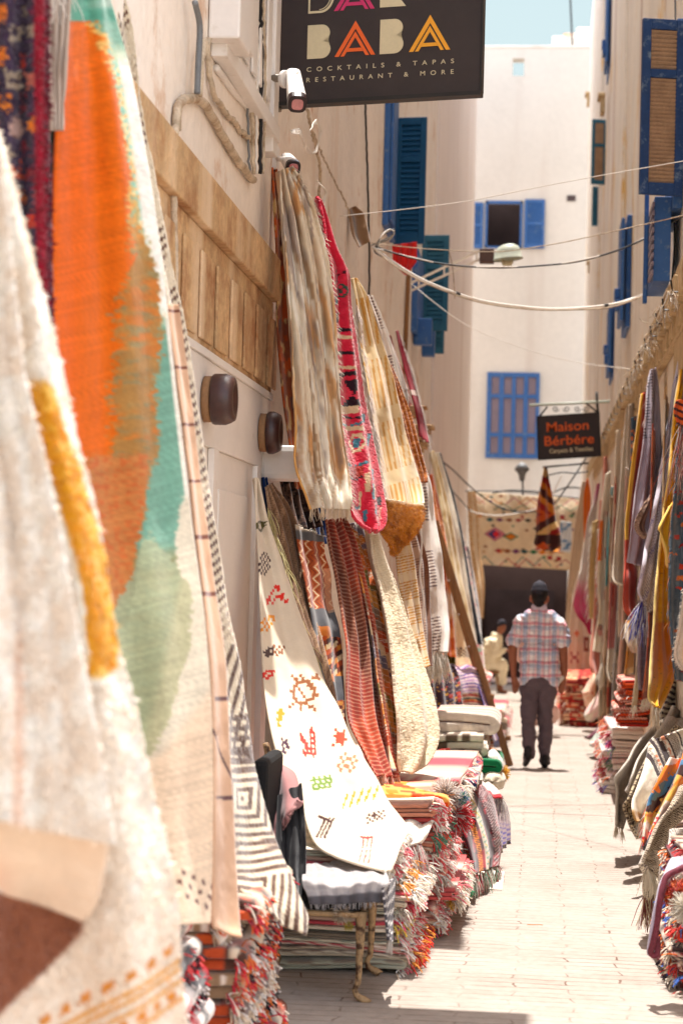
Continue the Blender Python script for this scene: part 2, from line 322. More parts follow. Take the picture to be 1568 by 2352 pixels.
def cloth(name, label, rows, colf, folds=((3, .02, 0, .3),), nz=.012, nsc=5, mt='cloth', thick=.008, res=2.6, parent=None, group=None, cat='rug',
          tuft=0, tlen=.015, tw=.004, fr=None, seed=0, fpow=0.0, kind=None):
    """a hanging or lying textile. rows: (xl,yl,Yl, xr,yr,Yr) edge pairs; colf(px,py,u,v)->sRGB"""
    R = np.array(rows, float)
    Lw = P(R[:, 0], R[:, 1], R[:, 2]); Rw = P(R[:, 3], R[:, 4], R[:, 5])
    wpx = np.abs(R[:, 3]-R[:, 0]).max(); hpx = np.hypot(np.diff(R[:, [0, 3]].mean(1)), np.diff(R[:, [1, 4]].mean(1))).sum()
    nu = int(np.clip(wpx/res, 8, 230)); nv = int(np.clip(hpx/res, 8, 420))
    S = spline(np.hstack([Lw, Rw, R]), nv)
    L3, R3, px4 = S[:, :3], S[:, 3:6], S[:, 6:]
    u = np.linspace(0, 1, nu+1)[None]; v = np.linspace(0, 1, nv+1)[:, None]
    Pg = L3[:, None]*(1-u[..., None])+R3[:, None]*u[..., None]
    PX = px4[:, 0:1]*(1-u)+px4[:, 3:4]*u; PY = px4[:, 1:2]*(1-u)+px4[:, 4:5]*u
    du = np.gradient(Pg, axis=1); dv = np.gradient(Pg, axis=0); N = np.cross(du, dv); N /= np.linalg.norm(N, axis=2)[..., None]+1e-9
    N *= np.sign(np.sum(N*(CAM-Pg), axis=2))[..., None]
    # relief goes along the line of sight component-wise so outlines stay: blend of surface normal and sight line
    D = CAM-Pg; D /= np.linalg.norm(D, axis=2)[..., None]; N = N*.35+D*.65
    W = np.linalg.norm(R3-L3, axis=1).mean(); H = np.linalg.norm(np.diff((L3+R3)/2, axis=0), axis=1).sum()
    h = np.zeros_like(PX)
    wob = fbm(v*3+u*0, u*1.5+v*0, seed+7)*.5
    for f, a, ph, dr in folds:
        env = 1 if not fpow else v**fpow
        h = h+a*env*np.sin(2*math.pi*(f*(u+wob*.35/max(f, 1))+dr*v)+ph)
    h = h+nz*(fbm(u*nsc*W*2+v*0, v*nsc*H*1.2+u*0, seed+1, 4)-.5)*2
    if mt == 'shag': h = h+.006*(np.random.RandomState(seed).rand(*h.shape)-.5)
    C = lin(np.clip(colf(PX, PY, np.broadcast_to(u, PX.shape), np.broadcast_to(v, PX.shape)), 0, 1))
    Pg = Pg+N*h[..., None]
    me = raw_mesh(name, Pg.reshape(-1, 3), grid_faces(nv, nu), C.reshape(-1, 3))
    o = link(name, me, M[mt], parent)
    if thick:
        md = o.modifiers.new('thickness', 'SOLIDIFY'); md.thickness = thick; md.offset = 0
    if parent is None or label: tagit(o, label, cat if parent is None else None, group if parent is None else None, kind)
    if tuft:
        V, F, CC = tufts(Pg, C, tuft, tlen, seed+5, tw); link('pile', raw_mesh('pile', V, F, CC), M['yarn'], o, smooth=False)
    if fr:
        for f in (fr if isinstance(fr, list) else [fr]):
            side, n, ln, colr, d = f[:5]; rs = np.random.RandomState(seed+11)
            k = rs.rand(n); bunch = f[5] if len(f) > 5 else 0; rng = f[6] if len(f) > 6 else (0, 1)
            if bunch: k = (np.floor(k*bunch)+.5+rs.randn(n)*.12)/bunch
            k = rng[0]+k*(rng[1]-rng[0])
            if side in 'LR':
                line = Pg[:, 0 if side == 'L' else -1]; idx = np.clip(k*nv, 0, nv-1e-6)
            else:
                line = Pg[-1 if side == 'B' else 0]; idx = np.clip(k*nu, 0, nu-1e-6)
            i0 = idx.astype(int); ff = (idx-i0)[:, None]; i1 = np.minimum(i0+1, len(line)-1); root = line[i0]*(1-ff)+line[i1]*ff
            cc = lin(np.array(colr, float)); cc = cc[rs.randint(len(cc), size=n)] if cc.ndim == 2 else cc
            yarn_obj('fringe', o, root, np.tile(np.array(d, float), (n, 1)), ln, cc, r=f[7] if len(f) > 7 else .002, seed=seed+2, curl=.2)
    return o
def c3(*c): return np.array(c, float)/255.0
def fill(px, c): return np.zeros(px.shape+(3,))+c3(*c)
def mixc(A, c, m):
    m = np.clip(m, 0, 1)[..., None]; c = c if isinstance(c, np.ndarray) and c.ndim == 3 else c3(*c); return A*(1-m)+c*m
def stamp(C, px, py, cx, cy, w, h, rows, col, rot=0, a=1.0):
    """embroidered motif drawn from a small character grid"""
    ca, sa = math.cos(rot), math.sin(rot); x = (px-cx)*ca+(py-cy)*sa; y = -(px-cx)*sa+(py-cy)*ca
    R = rows.split('/'); nr = len(R); nc = max(map(len, R)); A = np.zeros((nr, nc))
    for i, r in enumerate(R):
        for j, ch in enumerate(r): A[i, j] = ch != '.'
    j = np.floor((x/w+.5)*nc).astype(int); i = np.floor((y/h+.5)*nr).astype(int)
    ok = (i >= 0) & (i < nr) & (j >= 0) & (j < nc); m = np.zeros(px.shape); m[ok] = A[i[ok], j[ok]]
    return mixc(C, col, m*a)
def bands(t, spec):
    """spec list of (start, colour); piecewise stripes along t"""
    C = np.zeros(t.shape+(3,))
    for s, c in spec: C = np.where((t >= s)[..., None], c3(*c), C)
    return C
def cyc(t, cols, w=None):
    k = np.floor(t).astype(int) % len(cols); A = np.array([c3(*c) for c in cols]); return A[k]

# ------------------------------------------------------------------ ground
gm = raw_mesh('ground', [(-60, -20, gz(-20)), (60, -20, gz(-20)), (60, 40, gz(40)), (-60, 40, gz(40)), (60, 400, gz(40)), (-60, 400, gz(40))], np.array([(0, 1, 2, 3), (3, 2, 4, 5)]))
g = link('ground', gm, M['ground'], smooth=False); tagit(g, 'pale worn paving of the lane in blocks laid across it', None, None, 'structure')

XL, XR, YE = -1.35, 0.87, 40.0
def wallbox(mb, x0, x1, y0, y1, z1, z0=None): mb.box((x0, y0, (gz(y1)-.3) if z0 is None else z0), (x1, y1, z1))

# ------------------------------------------------------------------ left building
LB = empty('house', (XL, 9, gz(9)), 'pinkish plastered building along the left of the lane, with shop doorway and teal shutters', 'house', 'buildings along the lane')
w = MB(); wallbox(w, XL-.4, XL, -1.0, 9.62, 12); wallbox(w, XL-.4, XL, 9.62, 11.9, 12, 2.68); wallbox(w, XL-.4, XL, 11.9, 24.0, 12)
w.build('wall', M['wall_l'], LB)
w = MB(); wallbox(w, XL-.4, XL+.03, 24.0, 36.5, 12.5); w.build('wall', M['wall_far'], LB)['label'] = 'smoother lilac plaster wall'
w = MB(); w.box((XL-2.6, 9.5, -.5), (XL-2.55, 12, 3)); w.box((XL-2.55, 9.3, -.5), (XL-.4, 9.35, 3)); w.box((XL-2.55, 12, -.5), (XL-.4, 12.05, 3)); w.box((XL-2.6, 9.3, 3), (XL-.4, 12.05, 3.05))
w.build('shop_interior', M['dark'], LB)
# stone lintel: coping, frieze, planks with raised ribs
w = MB(); w.box((XL+.002, 4.6, 2.69), (XL+.055, 9.58, 2.90)); w.box((XL+.002, 4.6, 2.24), (XL+.022, 9.58, 2.688))
for k in range(13):
    y = 4.8+k*.38; w.box((XL+.023, y, 2.26), (XL+.036, y+.30, 2.60))
w.build('stone_lintel', M['stone'], LB, bevel=.008)
w = MB(); w.box((XL+.002, 4.6, 2.205), (XL+.03, 9.6, 2.237)); 
w.box((XL+.002, 4.6, 1.86), (XL+.02, 9.6, 2.203)); w.box((XL+.002, 9.43, -.3), (XL+.035, 9.6, 1.858))
for y in (5.2, 6.6, 7.9, 9.15): w.box((XL+.002, y, -.3), (XL+.028, y+.12, 1.858))
for y in (5.33, 6.73, 8.03): w.box((XL+.001, y, -.3), (XL+.006, y+1.12, 1.858)); w.box((XL+.007, y+.10, .1), (XL+.016, y+.98, 1.70))
w.build('shop_front_panel', M['white'], LB, bevel=.006)
w = MB(); w.box((XL+.003, 9.34, 1.80), (XL+.21, 9.52, 1.97)); w.build('bracket_block', M['white'], LB, bevel=.03)
for nm, yc, zc, L0, lb in (('wall_knob', 7.66, 1.37+(1300-908)/587, .145, 'nearer of the two dark round turned wood knobs on the white shop front'), ('wall_knob', 9.25, 1.37+(1300-983)/487, .12, 'farther dark round knob on the shop front next to the white bracket block')):
    k = empty('round_knob', (XL, yc, zc), lb, 'knob', 'round wooden knobs on the shop front')
    def lathe(prof, m, nm2):
        q = MB(); n = 28; a = np.linspace(0, 2*math.pi, n, endpoint=False); V = []
        for x, r in prof: V.append(np.stack([np.full(n, XL+x), yc+r*np.cos(a), zc+r*np.sin(a)], 1))
        F = [(i*n+j, i*n+(j+1) % n, (i+1)*n+(j+1) % n, (i+1)*n+j) for i in range(len(prof)-1) for j in range(n)]+[tuple(range(n)), tuple((len(prof)-1)*n+j for j in range(n))]
        q.add(np.vstack(V), F); q.build(nm2, m, k, smooth=True)
    lathe([(.022, .085), (.024, .092), (.05, .092), (.056, .088)], M['card'], 'base')
    lathe([(.056, .07), (.058, .098), (.066, .102), (L0-.035, .102), (L0-.015, .094), (L0, .085), (L0+.002, .062), (L0-.012, .05), (L0-.014, .001)], M['knob'], 'cap')

def shutter(parent, hinge, ang, w_, h_, mf, ml, nsl=26, mid=.33, label=None, th=.035, tilt=.0):
    """louvred shutter leaf; hinge = lower hinge corner, ang = direction of the leaf in the ground plane"""
    d = Vector((math.cos(ang), math.sin(ang), 0)); n = Vector((-math.sin(ang), math.cos(ang), 0)); o = Vector([float(x) for x in hinge])
    def bx(mb, a0, a1, z0, z1, t0, t1):
        V = [o+d*a+n*t+Vector((0, 0, z)) for z in (z0, z1) for t in (t0, t1) for a in (a0, a1)]
        mb.add([tuple(v) for v in V], [(0, 1, 3, 2), (4, 6, 7, 5), (0, 4, 5, 1), (2, 3, 7, 6), (0, 2, 6, 4), (1, 5, 7, 3)])
    s = min(.06, w_*.2); f = MB(); bx(f, 0, s, 0, h_, 0, th); bx(f, w_-s, w_, 0, h_, 0, th); bx(f, s, w_-s, 0, s*1.4, 0, th); bx(f, s, w_-s, h_-s*1.2, h_, 0, th); zm = h_*(1-mid); bx(f, s, w_-s, zm-s*.5, zm+s*.5, 0, th)
    fo = f.build('shutter', mf, parent, bevel=.004)
    if label: fo['label'] = label
    l = MB()
    for z0, z1 in ((s*1.4, zm-s*.5), (zm+s*.5, h_-s*1.2)):
        k = max(2, int(nsl*(z1-z0)/h_)); st = (z1-z0)/k
        for i in range(k):
            za = z0+i*st
            V = [o+d*a+n*t+Vector((0, 0, z)) for a in (s, w_-s) for (t, z) in ((.006, za+.1*st), (.012, za), (.03, za+st*.75), (.024, za+st*.9))]
            l.add([tuple(v) for v in V], [(0, 1, 2, 3), (4, 7, 6, 5), (0, 4, 5, 1), (1, 5, 6, 2), (2, 6, 7, 3), (3, 7, 4, 0)])
    bk = (.031, .034) if n.y > 0 else (.0, .003)
    bx(l, s, w_-s, s*1.4, h_-s*1.2, *bk)
    l.build('louvre_panel', ml, fo)
    return fo
def pxw(x, X, Y): return X
# open teal shutters on the left: leaf stands out across the lane
def lshut(x0, x1, ytop, ybot, mf, ml, label, nsl, X=XL+.02):
    Y = 4500*(-X)/(1240-x0); p = 4500/Y; z0 = P(x0, ybot, Y)[2]; z1 = P(x0, ytop, Y)[2]
    return shutter(LB, (X, Y, z0), -.12, (x1-x0)/p, z1-z0, mf, ml, nsl, label=label), Y, z0, z1
_, YA, za, zb = lshut(890, 963, 270, 560, M['teal'], M['teal'], 'deep teal open shutter with a ring catch', 26)
w = MB(); w.box((XL+.002, YA-.95, za), (XL+.05, YA-.05, zb+.15)); w.box((XL+.052, YA-.90, za+.05), (XL+.075, YA-.5, zb+.05)); w.build('window_frame', M['bluer'], LB, bevel=.004)
w = MB(); a = np.linspace(0, 6.28, 15); c = P(899, 349, YA-.08); w.tube(np.stack([c[0]+.018*np.cos(a), 0*a+c[1], c[2]+.02*np.sin(a)], 1), .005, 6); w.tube([c+[-.07, 0, 0], c+[-.018, 0, 0]], .005, 6); w.build('catch_ring', M['metal'], LB, smooth=True)
_, YB, zc_, zd_ = lshut(958, 1021, 540, 760, M['teal2'], M['teal2'], 'faded teal open shutter beyond the deep teal one', 22)
w = MB(); w.box((XL+.002, YB-1.2, zc_-.15), (XL+.06, YB-.1, zc_+.7)); w.box((XL+.01, YB-.9, zc_-.25), (XL+.2, YB-.75, zc_+.02)); w.build('window_frame', M['bluer'], LB, bevel=.004)
_, YC, ze_, zf_ = lshut(978, 1014, 752, 812, M['teal2'], M['teal2'], 'small half hidden blue shutter low beyond the faded one', 8)
w = MB(); w.box((XL+.002, YC-.9, ze_-.12), (XL+.14, YC-.7, ze_+.25)); w.build('window_frame', M['bluer'], LB, bevel=.004)
# upper left white window casing with meter box
w = MB(); w.box((XL+.002, 8.0, 3.55), (XL+.10, 8.22, 6.0)); w.box((XL+.002, 8.22, 3.5), (XL+.04, 9.15, 6.0)); w.box((XL+.002, 9.15, 3.35), (XL+.06, 9.3, 6.0)); w.box((XL+.002, 7.7, 3.42), (XL+.07, 9.3, 3.498))
for k in range(4): w.box((XL+.042, 8.27+k*.22, 3.56), (XL+.055, 8.40+k*.22, 6.0))
w.build('window_casing', M['white'], LB, bevel=.006)
w = MB(); w.box((XL+.003, 7.62, 3.47), (XL+.13, 7.9, 4.3)); w.build('meter_box', M['white'], LB, bevel=.01)
# render bead and mouldings on the plaster
def ltube(pts, r, m, name, parent=LB, X=XL+.01, n=40, wob=.0, smooth=True, k=8):
    q = np.array([WX(a, b, X) for a, b in pts]); s = spline(q, n)
    if wob: s = s+wob*(np.random.RandomState(len(pts)).rand(*s.shape)-.5)
    mb = MB(); mb.tube(s, r, k); return mb.build(name, m, parent, smooth=smooth)
ltube([(404, 300), (411, 240), (440, 226), (470, 240), (505, 300), (540, 360), (575, 408), (582, 414)], .018, M['duct'], 'wall_duct', wob=.006, X=XL+.02)
ltube([(478, 90), (484, 200), (505, 240), (545, 290), (575, 322), (590, 325)], .012, M['duct'], 'wall_duct', wob=.014, X=XL+.015)
ltube([(497, 155), (540, 215), (585, 262)], .014, M['white'], 'wall_duct', X=XL+.012)
ltube([(448, 5), (459, 60), (456, 140), (453, 215)], .012, M['pipe'], 'conduit', X=XL+.05)
ltube([(470, 95), (462, 150), (458, 220)], .013, M['duct'], 'conduit', X=XL+.04)
ltube([(404, 290), (398, 360), (401, 600), (406, 900), (410, 1100)], .014, M['duct'], 'downpipe', X=XL+.03, wob=.003)
for i, x in enumerate((572, 581, 588, 596, 603)): ltube([(x, -20), (x+2+i, 120), (x-3+2*i, 260), (x+1, 400)], .006+.003*(i % 2), [M['pipe'], M['duct'], M['cablew'], M['cableb'], M['duct']][i], 'cable', X=XL+.02+.01*i, wob=.008)
ltube([(838, 225), (842, 350), (846, 500), (848, 620), (846, 690)], .008, M['cableb'], 'cable', X=XL+.02, wob=.004)
ltube([(705, 250), (716, 300), (735, 390), (733, 470), (745, 520)], .009, M['duct'], 'cable', X=XL+.03, wob=.01)
ltube([(720, 310), (760, 400), (795, 470), (800, 500)], .006, M['duct'], 'cable', X=XL+.02, wob=.01)
for i in range(4):
    ltube([(668+i, 300+i*2), (690, 300+4*i), (700+3*i, 345), (722+2*i, 348), (737-2*i, 305), (726, 284-3*i), (712, 300)], .004, M['cablew'], 'cable_loop', X=XL+.05+.012*i, wob=.006, k=6)
for i in range(3): ltube([(728+4*i, 415+5*i), (746+i, 440), (738+3*i, 480), (752-2*i, 520)], .004, M['cablew'], 'cable_loop', X=XL+.06+.01*i, k=6)
for i in range(4):
    q = np.array([P(848, 563+i, 15.2), P(890+3*i, 553-4*i, 15.3), P(905, 535-3*i, 15.3), P(893-3*i, 527+3*i, 15.2), P(874, 545, 15.1), P(868-3*i, 575, 15.1), P(876, 590, 15)])
    mb = MB(); mb.tube(spline(q, 30), .0045, 6); mb.build('cable_loop', M['cableb' if i % 2 else 'cablew'], LB, smooth=True)
# painted stains as thin plaster patches are in the material; carved corbels under a far beam
for (x, y, s) in ((972, 950, .8), (985, 1000, 1.1), (978, 1035, .9)):
    c = P(x, y, 18.8); w = MB()
    for k in range(4): w.box((XL, c[1]-.18*s, c[2]-.055*s+k*.035*s), (c[0]-.06*s+k*.035*s, c[1]+.12*s, c[2]-.022*s+k*.035*s))
    w.build('corbel', M['stone'], LB, bevel=.008)

# ------------------------------------------------------------------ right building
RB = empty('house', (XR, 20, gz(20)), 'cream stained building along the right side of the lane with navy shutters and brick dentils', 'house', 'buildings along the lane')
w = MB(); wallbox(w, XR, XR+.4, 6, 22, 12.5); wallbox(w, XR-.03, XR+.4, 22, 30, 12.6); wallbox(w, XR-.07, XR+.4, 30, 38.6, 12.3)
w.build('wall', M['wall_r'], RB)
w = MB(); rr = random.Random(4); y = 10.2; w.box((XR-.07, 10, 3.2), (XR-.002, 34, 3.27))
while y < 33:
    L0 = .16+rr.random()*.05; d = rr.random()*.015
    w.box((XR-.085-d, y, 3.02), (XR-.002, y+L0, 3.198)); w.box((XR-.05-d, y-.06, 2.90), (XR-.002, y+L0*.55, 3.015)); y += .30+rr.random()*.06
w.build('brick_dentils', M['brick'], RB, bevel=.008)
w = MB(); w.box((XR-.05, 10, 2.86), (XR-.003, 34, 2.898)); w.box((XR-.045, 10, 2.0), (XR-.001, 12.5, 2.858)); w.build('hanging_rail', M['brick'], RB, bevel=.006)
y = 11.6; hooks = []
while y < 24:
    w = MB(); a = np.array([XR-.09, y, 3.06]); w.tube([a+[.05, 0, 0], a+[-.03, 0, .0], a+[-.04, 0, .07]], .006, 5); hooks.append(a); y += .62+rr.random()*.2
    w.build('hook', M['iron'], RB)
# rope knots on the hooks
for a in hooks[:9]:
    t = np.linspace(0, 1, 14)[:, None]; rs = np.random.RandomState(int(a[1]*10))
    root = a+[-.03, 0, 0]+.015*rs.randn(12, 3); d = rs.randn(12, 3)*.5+[0, 0, -1]
    v, f, c = yarns(root, d, .12, lin(np.array([(214, 190, 158), (188, 158, 124), (232, 220, 204)], float))[rs.randint(3, size=12)], r=.005, seed=int(a[1]*7), curl=.6)
    link('rope_knot', raw_mesh('rope_knot', v, f, c), M['yarn'], RB)
def rshut(x0, x1, ytop, ybot, mf, ml, label, nsl, X=XR-.02, mid=.33, sl=0.0):
    Y = 4500*X/(x1-1240); p = 4500/Y; z0 = P(x1, ybot, Y)[2]; z1 = P(x1, ytop, Y)[2]
    return shutter(RB, (X, Y, z0), math.pi+.22, (x1-x0)/p/.97, z1-z0, mf, ml, nsl, label=label, mid=mid), Y, z0, z1
_, YR, r0, r1 = rshut(1449, 1546, 50, 452, M['navy'], M['louvre'], 'tall navy framed shutter with dusty tan louvres high on the right', 44, mid=.31)
w = MB(); w.box((XR-.06, YR+.1, r0-.05), (XR-.002, YR+1.0, r1+.05)); w.box((XR-.17, YR+.25, r0-.5), (XR-.062, YR+.95, r0+.05)); w.box((XR-.2, YR+.9, r0-.55), (XR-.172, YR+.97, r0+.2)); w.build('window_frame', M['bluer'], RB, bevel=.004)
w = MB()
for k in range(9): w.box((XR-.185, YR+.22, r0-.46+k*.055), (XR-.171, YR+.60, r0-.43+k*.055))
w.build('louvre_panel', M['lattice'], RB)
rshut(1341, 1374, 276, 425, M['teal2'], M['louvre'], 'small weathered shutter far along on the right', 26, mid=.4)
rshut(1345, 1366, 430, 520, M['teal2'], M['teal2'], 'narrow teal shutter under the weathered one', 12)
for (x, y0, y1, d) in ((1382, -40, 140, .10), (1434, 500, 735, .11), (1405, 700, 855, .10), (1372, 235, 272, .12)):
    Y = 4500*(XR-.02)/(x-1240); a = P(x, y1, Y); b = P(x, y0, Y)
    if x == 1372: continue
    w = MB(); w.box((XR-d, Y, a[2]), (XR-d+.035, Y+.75, b[2])); w.box((XR-.05, Y+.1, a[2]-.05), (XR-.002, Y+1.1, b[2]+.05))
    w.box((XR-d-.04, Y+.1, a[2]+.12), (XR-d-.002, Y+.3, a[2]+.22)); w.box((XR-d-.05, Y+.15, a[2]+.24), (XR-d-.002, Y+.35, a[2]+.34)); w.build('shutter', M['bluer'], RB, bevel=.006)
for (x, y, Y, s) in ((1352, 235, 27.5, 1), (1330, 225, 38, .9), (1336, 610, 35, .7)):
    w = MB(); c = P(x, y, Y); w.box((XR-.14*s, Y, c[2]-.13*s), (XR-.075, Y+.3, c[2]+.08*s)); w.box((XR-.18*s, Y-.05, c[2]+.081*s), (XR-.075, Y+.35, c[2]+.13*s)); w.build('ledge', M['brick'], RB, bevel=.01)
mb = MB(); mb.tube(spline(np.array([WX(x, y, XR-.02) for x, y in ((1549, -20), (1552, 200), (1546, 420), (1548, 560), (1543, 660), (1568, 730))]), 40), .006, 6); mb.build('cable', M['cableb'], RB, smooth=True)

# ------------------------------------------------------------------ end building
EB = empty('house', (0, YE, gz(YE)), 'white building closing the end of the lane, blue windows over a dark doorway', 'house', 'buildings along the lane')
def E(x, y): return P(x, y, YE)
dl, dr = E(1106, 1300), E(1303, 1300); ztop = E(1200, 1296)[2]; roof = E(1200, 110)[2]; gE = gz(YE)
# open window hole and parapet hole are real openings: facade built of courses
hw0, hw1 = E(1112, 570), E(1200, 462); ph0, ph1 = E(1176, 174), E(1203, 134)
w = MB()
def fac(x0, x1, z0, z1, d=.35): w.box((x0, YE, z0), (x1, YE+d, z1))
fac(-7, dl[0], gE-.5, ztop); fac(dr[0], 7, gE-.5, ztop); fac(-7, 7, ztop, hw0[2]); fac(-7, hw0[0], hw0[2], hw1[2]); fac(hw1[0], 7, hw0[2], hw1[2])
fac(-7, 7, hw1[2], ph0[2]); fac(-7, ph0[0], ph0[2], ph1[2]); fac(ph1[0], 7, ph0[2], ph1[2]); fac(-7, 7, ph1[2], roof)
w.build('wall', M['wall_end'], EB)
w = MB(); w.box((-7, YE-.02, roof+.002), (7, YE+.38, roof+.05)); w.build('parapet_coping', M['wall_far'], EB, bevel=.01)
w = MB(); w.box((dl[0]-.6, YE+3.5, gE), (dr[0]+.6, YE+3.55, ztop+.4)); w.box((dl[0]-.65, YE+.36, gE), (dl[0]-.6, YE+3.5, ztop+.4)); w.box((dr[0]+.6, YE+.36, gE), (dr[0]+.65, YE+3.5, ztop+.4)); w.box((dl[0]-.65, YE+.36, ztop+.4), (dr[0]+.65, YE+1.9, ztop+.45)); w.box((dl[0]-.6, YE+.36, gE+.003), (dr[0]+.6, YE+3.5, gE+.012))  # passage ceiling stops short, an unseen gap added to let sky light in
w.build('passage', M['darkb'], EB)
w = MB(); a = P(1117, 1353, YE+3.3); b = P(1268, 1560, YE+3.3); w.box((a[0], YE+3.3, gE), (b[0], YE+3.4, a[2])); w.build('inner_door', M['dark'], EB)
w = MB(); w.box((hw0[0]-.5, YE+2, hw0[2]-.5), (hw1[0]+.5, YE+2.05, hw1[2]+.5)); w.box((hw0[0]-.5, YE+.352, hw0[2]-.55), (hw1[0]+.5, YE+2, hw0[2]-.5)); w.box((hw0[0]-.5, YE+.352, hw1[2]+.5), (hw1[0]+.5, YE+1.3, hw1[2]+.55)); w.box((hw0[0]-.55, YE+.352, hw0[2]-.55), (hw0[0]-.5, YE+2, hw1[2]+.55)); w.box((hw1[0]+.5, YE+.352, hw0[2]-.55), (hw1[0]+.55, YE+2, hw1[2]+.55))  # top left partly open behind, out of view, to brighten the room
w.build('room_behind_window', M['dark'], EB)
wf = MB()
for (x0, x1, z0, z1) in ((hw0[0], hw0[0]+.05, hw0[2], hw1[2]), (hw1[0]-.05, hw1[0], hw0[2], hw1[2]), (hw0[0], hw1[0], hw1[2]-.06, hw1[2]), (hw0[0], hw1[0], hw0[2], hw0[2]+.04)): wf.box((x0, YE-.03, z0), (x1, YE-.003, z1))
wfo = wf.build('window_frame', M['bluer'], EB, bevel=.003); wfo['label'] = 'upper window standing open'
a, b = E(1061, 571), E(1110, 466); shutter(EB, (a[0], YE-.06, a[2]), .0, b[0]-a[0], b[2]-a[2], M['bluer'], M['bluer'], 24, mid=.5, label='open blue leaf left of the upper window')
a, b = E(1202, 571), E(1251, 459); shutter(EB, (a[0], YE-.06, a[2]), .0, b[0]-a[0], b[2]-a[2], M['bluer'], M['bluer'], 24, mid=.5, label='open blue leaf right of the upper window')
a, b = E(1114, 1052), E(1239, 857); ww = (b[0]-a[0]); hh = b[2]-a[2]; f = MB(); q = MB()
q.box((a[0]+.03, YE-.02, a[2]+.03), (b[0]-.03, YE-.004, b[2]-.03))
xs = [0, .085, .235, .325, .475, .55, .70, .785, .935, 1.0]
for i in (0, 2, 4, 6, 8): f.box((a[0]+xs[i]*ww if i else a[0], YE-.06, a[2]), (a[0]+xs[i+1]*ww, YE-.021, b[2]))
for z0, z1 in ((0, .055), (.25, .295), (.70, .745), (.945, 1)):
    for i in (1, 3, 5, 7): f.box((a[0]+xs[i]*ww, YE-.058, a[2]+z0*hh), (a[0]+xs[i+1]*ww, YE-.021, a[2]+z1*hh))
fo = f.build('window_frame', M['bluer'], EB, bevel=.004); fo['label'] = 'closed blue window with twelve lilac panes'; q.build('pane', M['lattice'], fo)
w = MB(); a, b = E(1301, 462), E(1321, 449); w.box((a[0], YE-.02, a[2]), (b[0], YE-.003, b[2])); w.build('vent', M['dark'], EB)
w = MB(); a = P(1266, 118, YE+4); w.box((a[0], YE+4, roof-1), (a[0]+1.1, YE+5, P(1300, 82, YE+4)[2])); w.box((a[0]+.25, YE+4.1, roof-1), (a[0]+.95, YE+4.9, P(1300, 72, YE+4)[2])); w.build('roof_hut', M['wall_l'], EB, bevel=.03)
mb = MB(); mb.tube([P(1314, 112, YE+2), P(1306, -60, YE+2)], .02, 6); mb.build('aerial', M['iron'], EB)
w = MB(); a = P(1322, 113, 41); w.box((a[0], 41, roof-1), (a[0]+1.2, 43, P(1330, 62, 41)[2])); w.build('roof_hut', M['wall_r'], EB, bevel=.03)

# a far house wall seen beyond the left corner, closing the side street
SB = MB(); SB.box((-9, 36.5, gE-.4), (XL-.4, 36.9, 12)); o = SB.build('house', M['wall_far']); tagit(o, 'lilac return wall of the side street beyond the left building', 'house')

# unseen canvas strip above the frame, guessed and added to shade the picture's bottom
AW = empty('awning', (-.7, 7.7, 4.0), 'unseen canvas strip added high over the near shop to cast the bottom shadow', 'awning')
w = MB(); w.box((XL+.01, 7.55, 4.30), (-.03, 8.0, 4.32)); w.build('canvas', M['paper'], AW); w = MB(); w.tube([(XL, 7.75, 4.1), (-.3, 7.75, 4.29)], .015, 6); w.build('strut', M['iron'], AW)

# ================================================================== hanging rugs, left side
def grad_x(py, pts):   # x of a boundary line given as (x, y) points
    p = np.array(pts, float); return np.interp(py, p[:, 1], p[:, 0])
def zig(px, py, s, a, seed=0): return a*(fbm(px/s, py/s, seed, 3)-.5)*2

# --- near dark tribal rug on the wall
def f(px, py, u, v):
    C = fill(px, (66, 48, 72)); C = mixc(C, (84, 66, 88), fbm(px/40, py/40, 2)*1.2-.3)
    rs = np.random.RandomState(5); pal = [(206, 84, 40), (226, 128, 36), (186, 150, 138), (160, 40, 52), (196, 110, 90), (212, 70, 44), (170, 152, 132)]
    shp = ['..#../.###./#####', '#.#/###/#.#/###', '#/#/#/#/#', '.##./####/.##.', '#.#/.#./#.#', '####/#..#/####']
    for k in range(17):
        for j in range(3):
            cx = -10+j*44+(k % 2)*18+rs.randint(-5, 6); cy = -30+k*54+rs.randint(-8, 9)
            C = stamp(C, px+zig(px, py, 7, 3, 9), py+zig(px, py, 7, 3, 4), cx, cy, 20+rs.randint(12), 28+rs.randint(18), shp[rs.randint(6)], pal[rs.randint(7)], 0)
    C = mixc(C, (150, 22, 44), sm(u, .80, .84)); C = mixc(C, (96, 14, 36), sm(u, .90, .95)); return C
cloth('hanging_rug', 'dark purple knotted rug with orange and gold motifs, hanging at the top left edge', [(-60, -60, 4.45, 112, -60, 4.5), (-60, 300, 4.45, 112, 300, 4.5), (-60, 600, 4.45, 118, 600, 4.5), (-60, 900, 4.45, 128, 900, 4.5)], f, folds=((2.5, .02, 0, .1),), mt='shag', group='rugs hung along the left wall', res=3, seed=3, tuft=6000, tlen=.02, tw=.006)
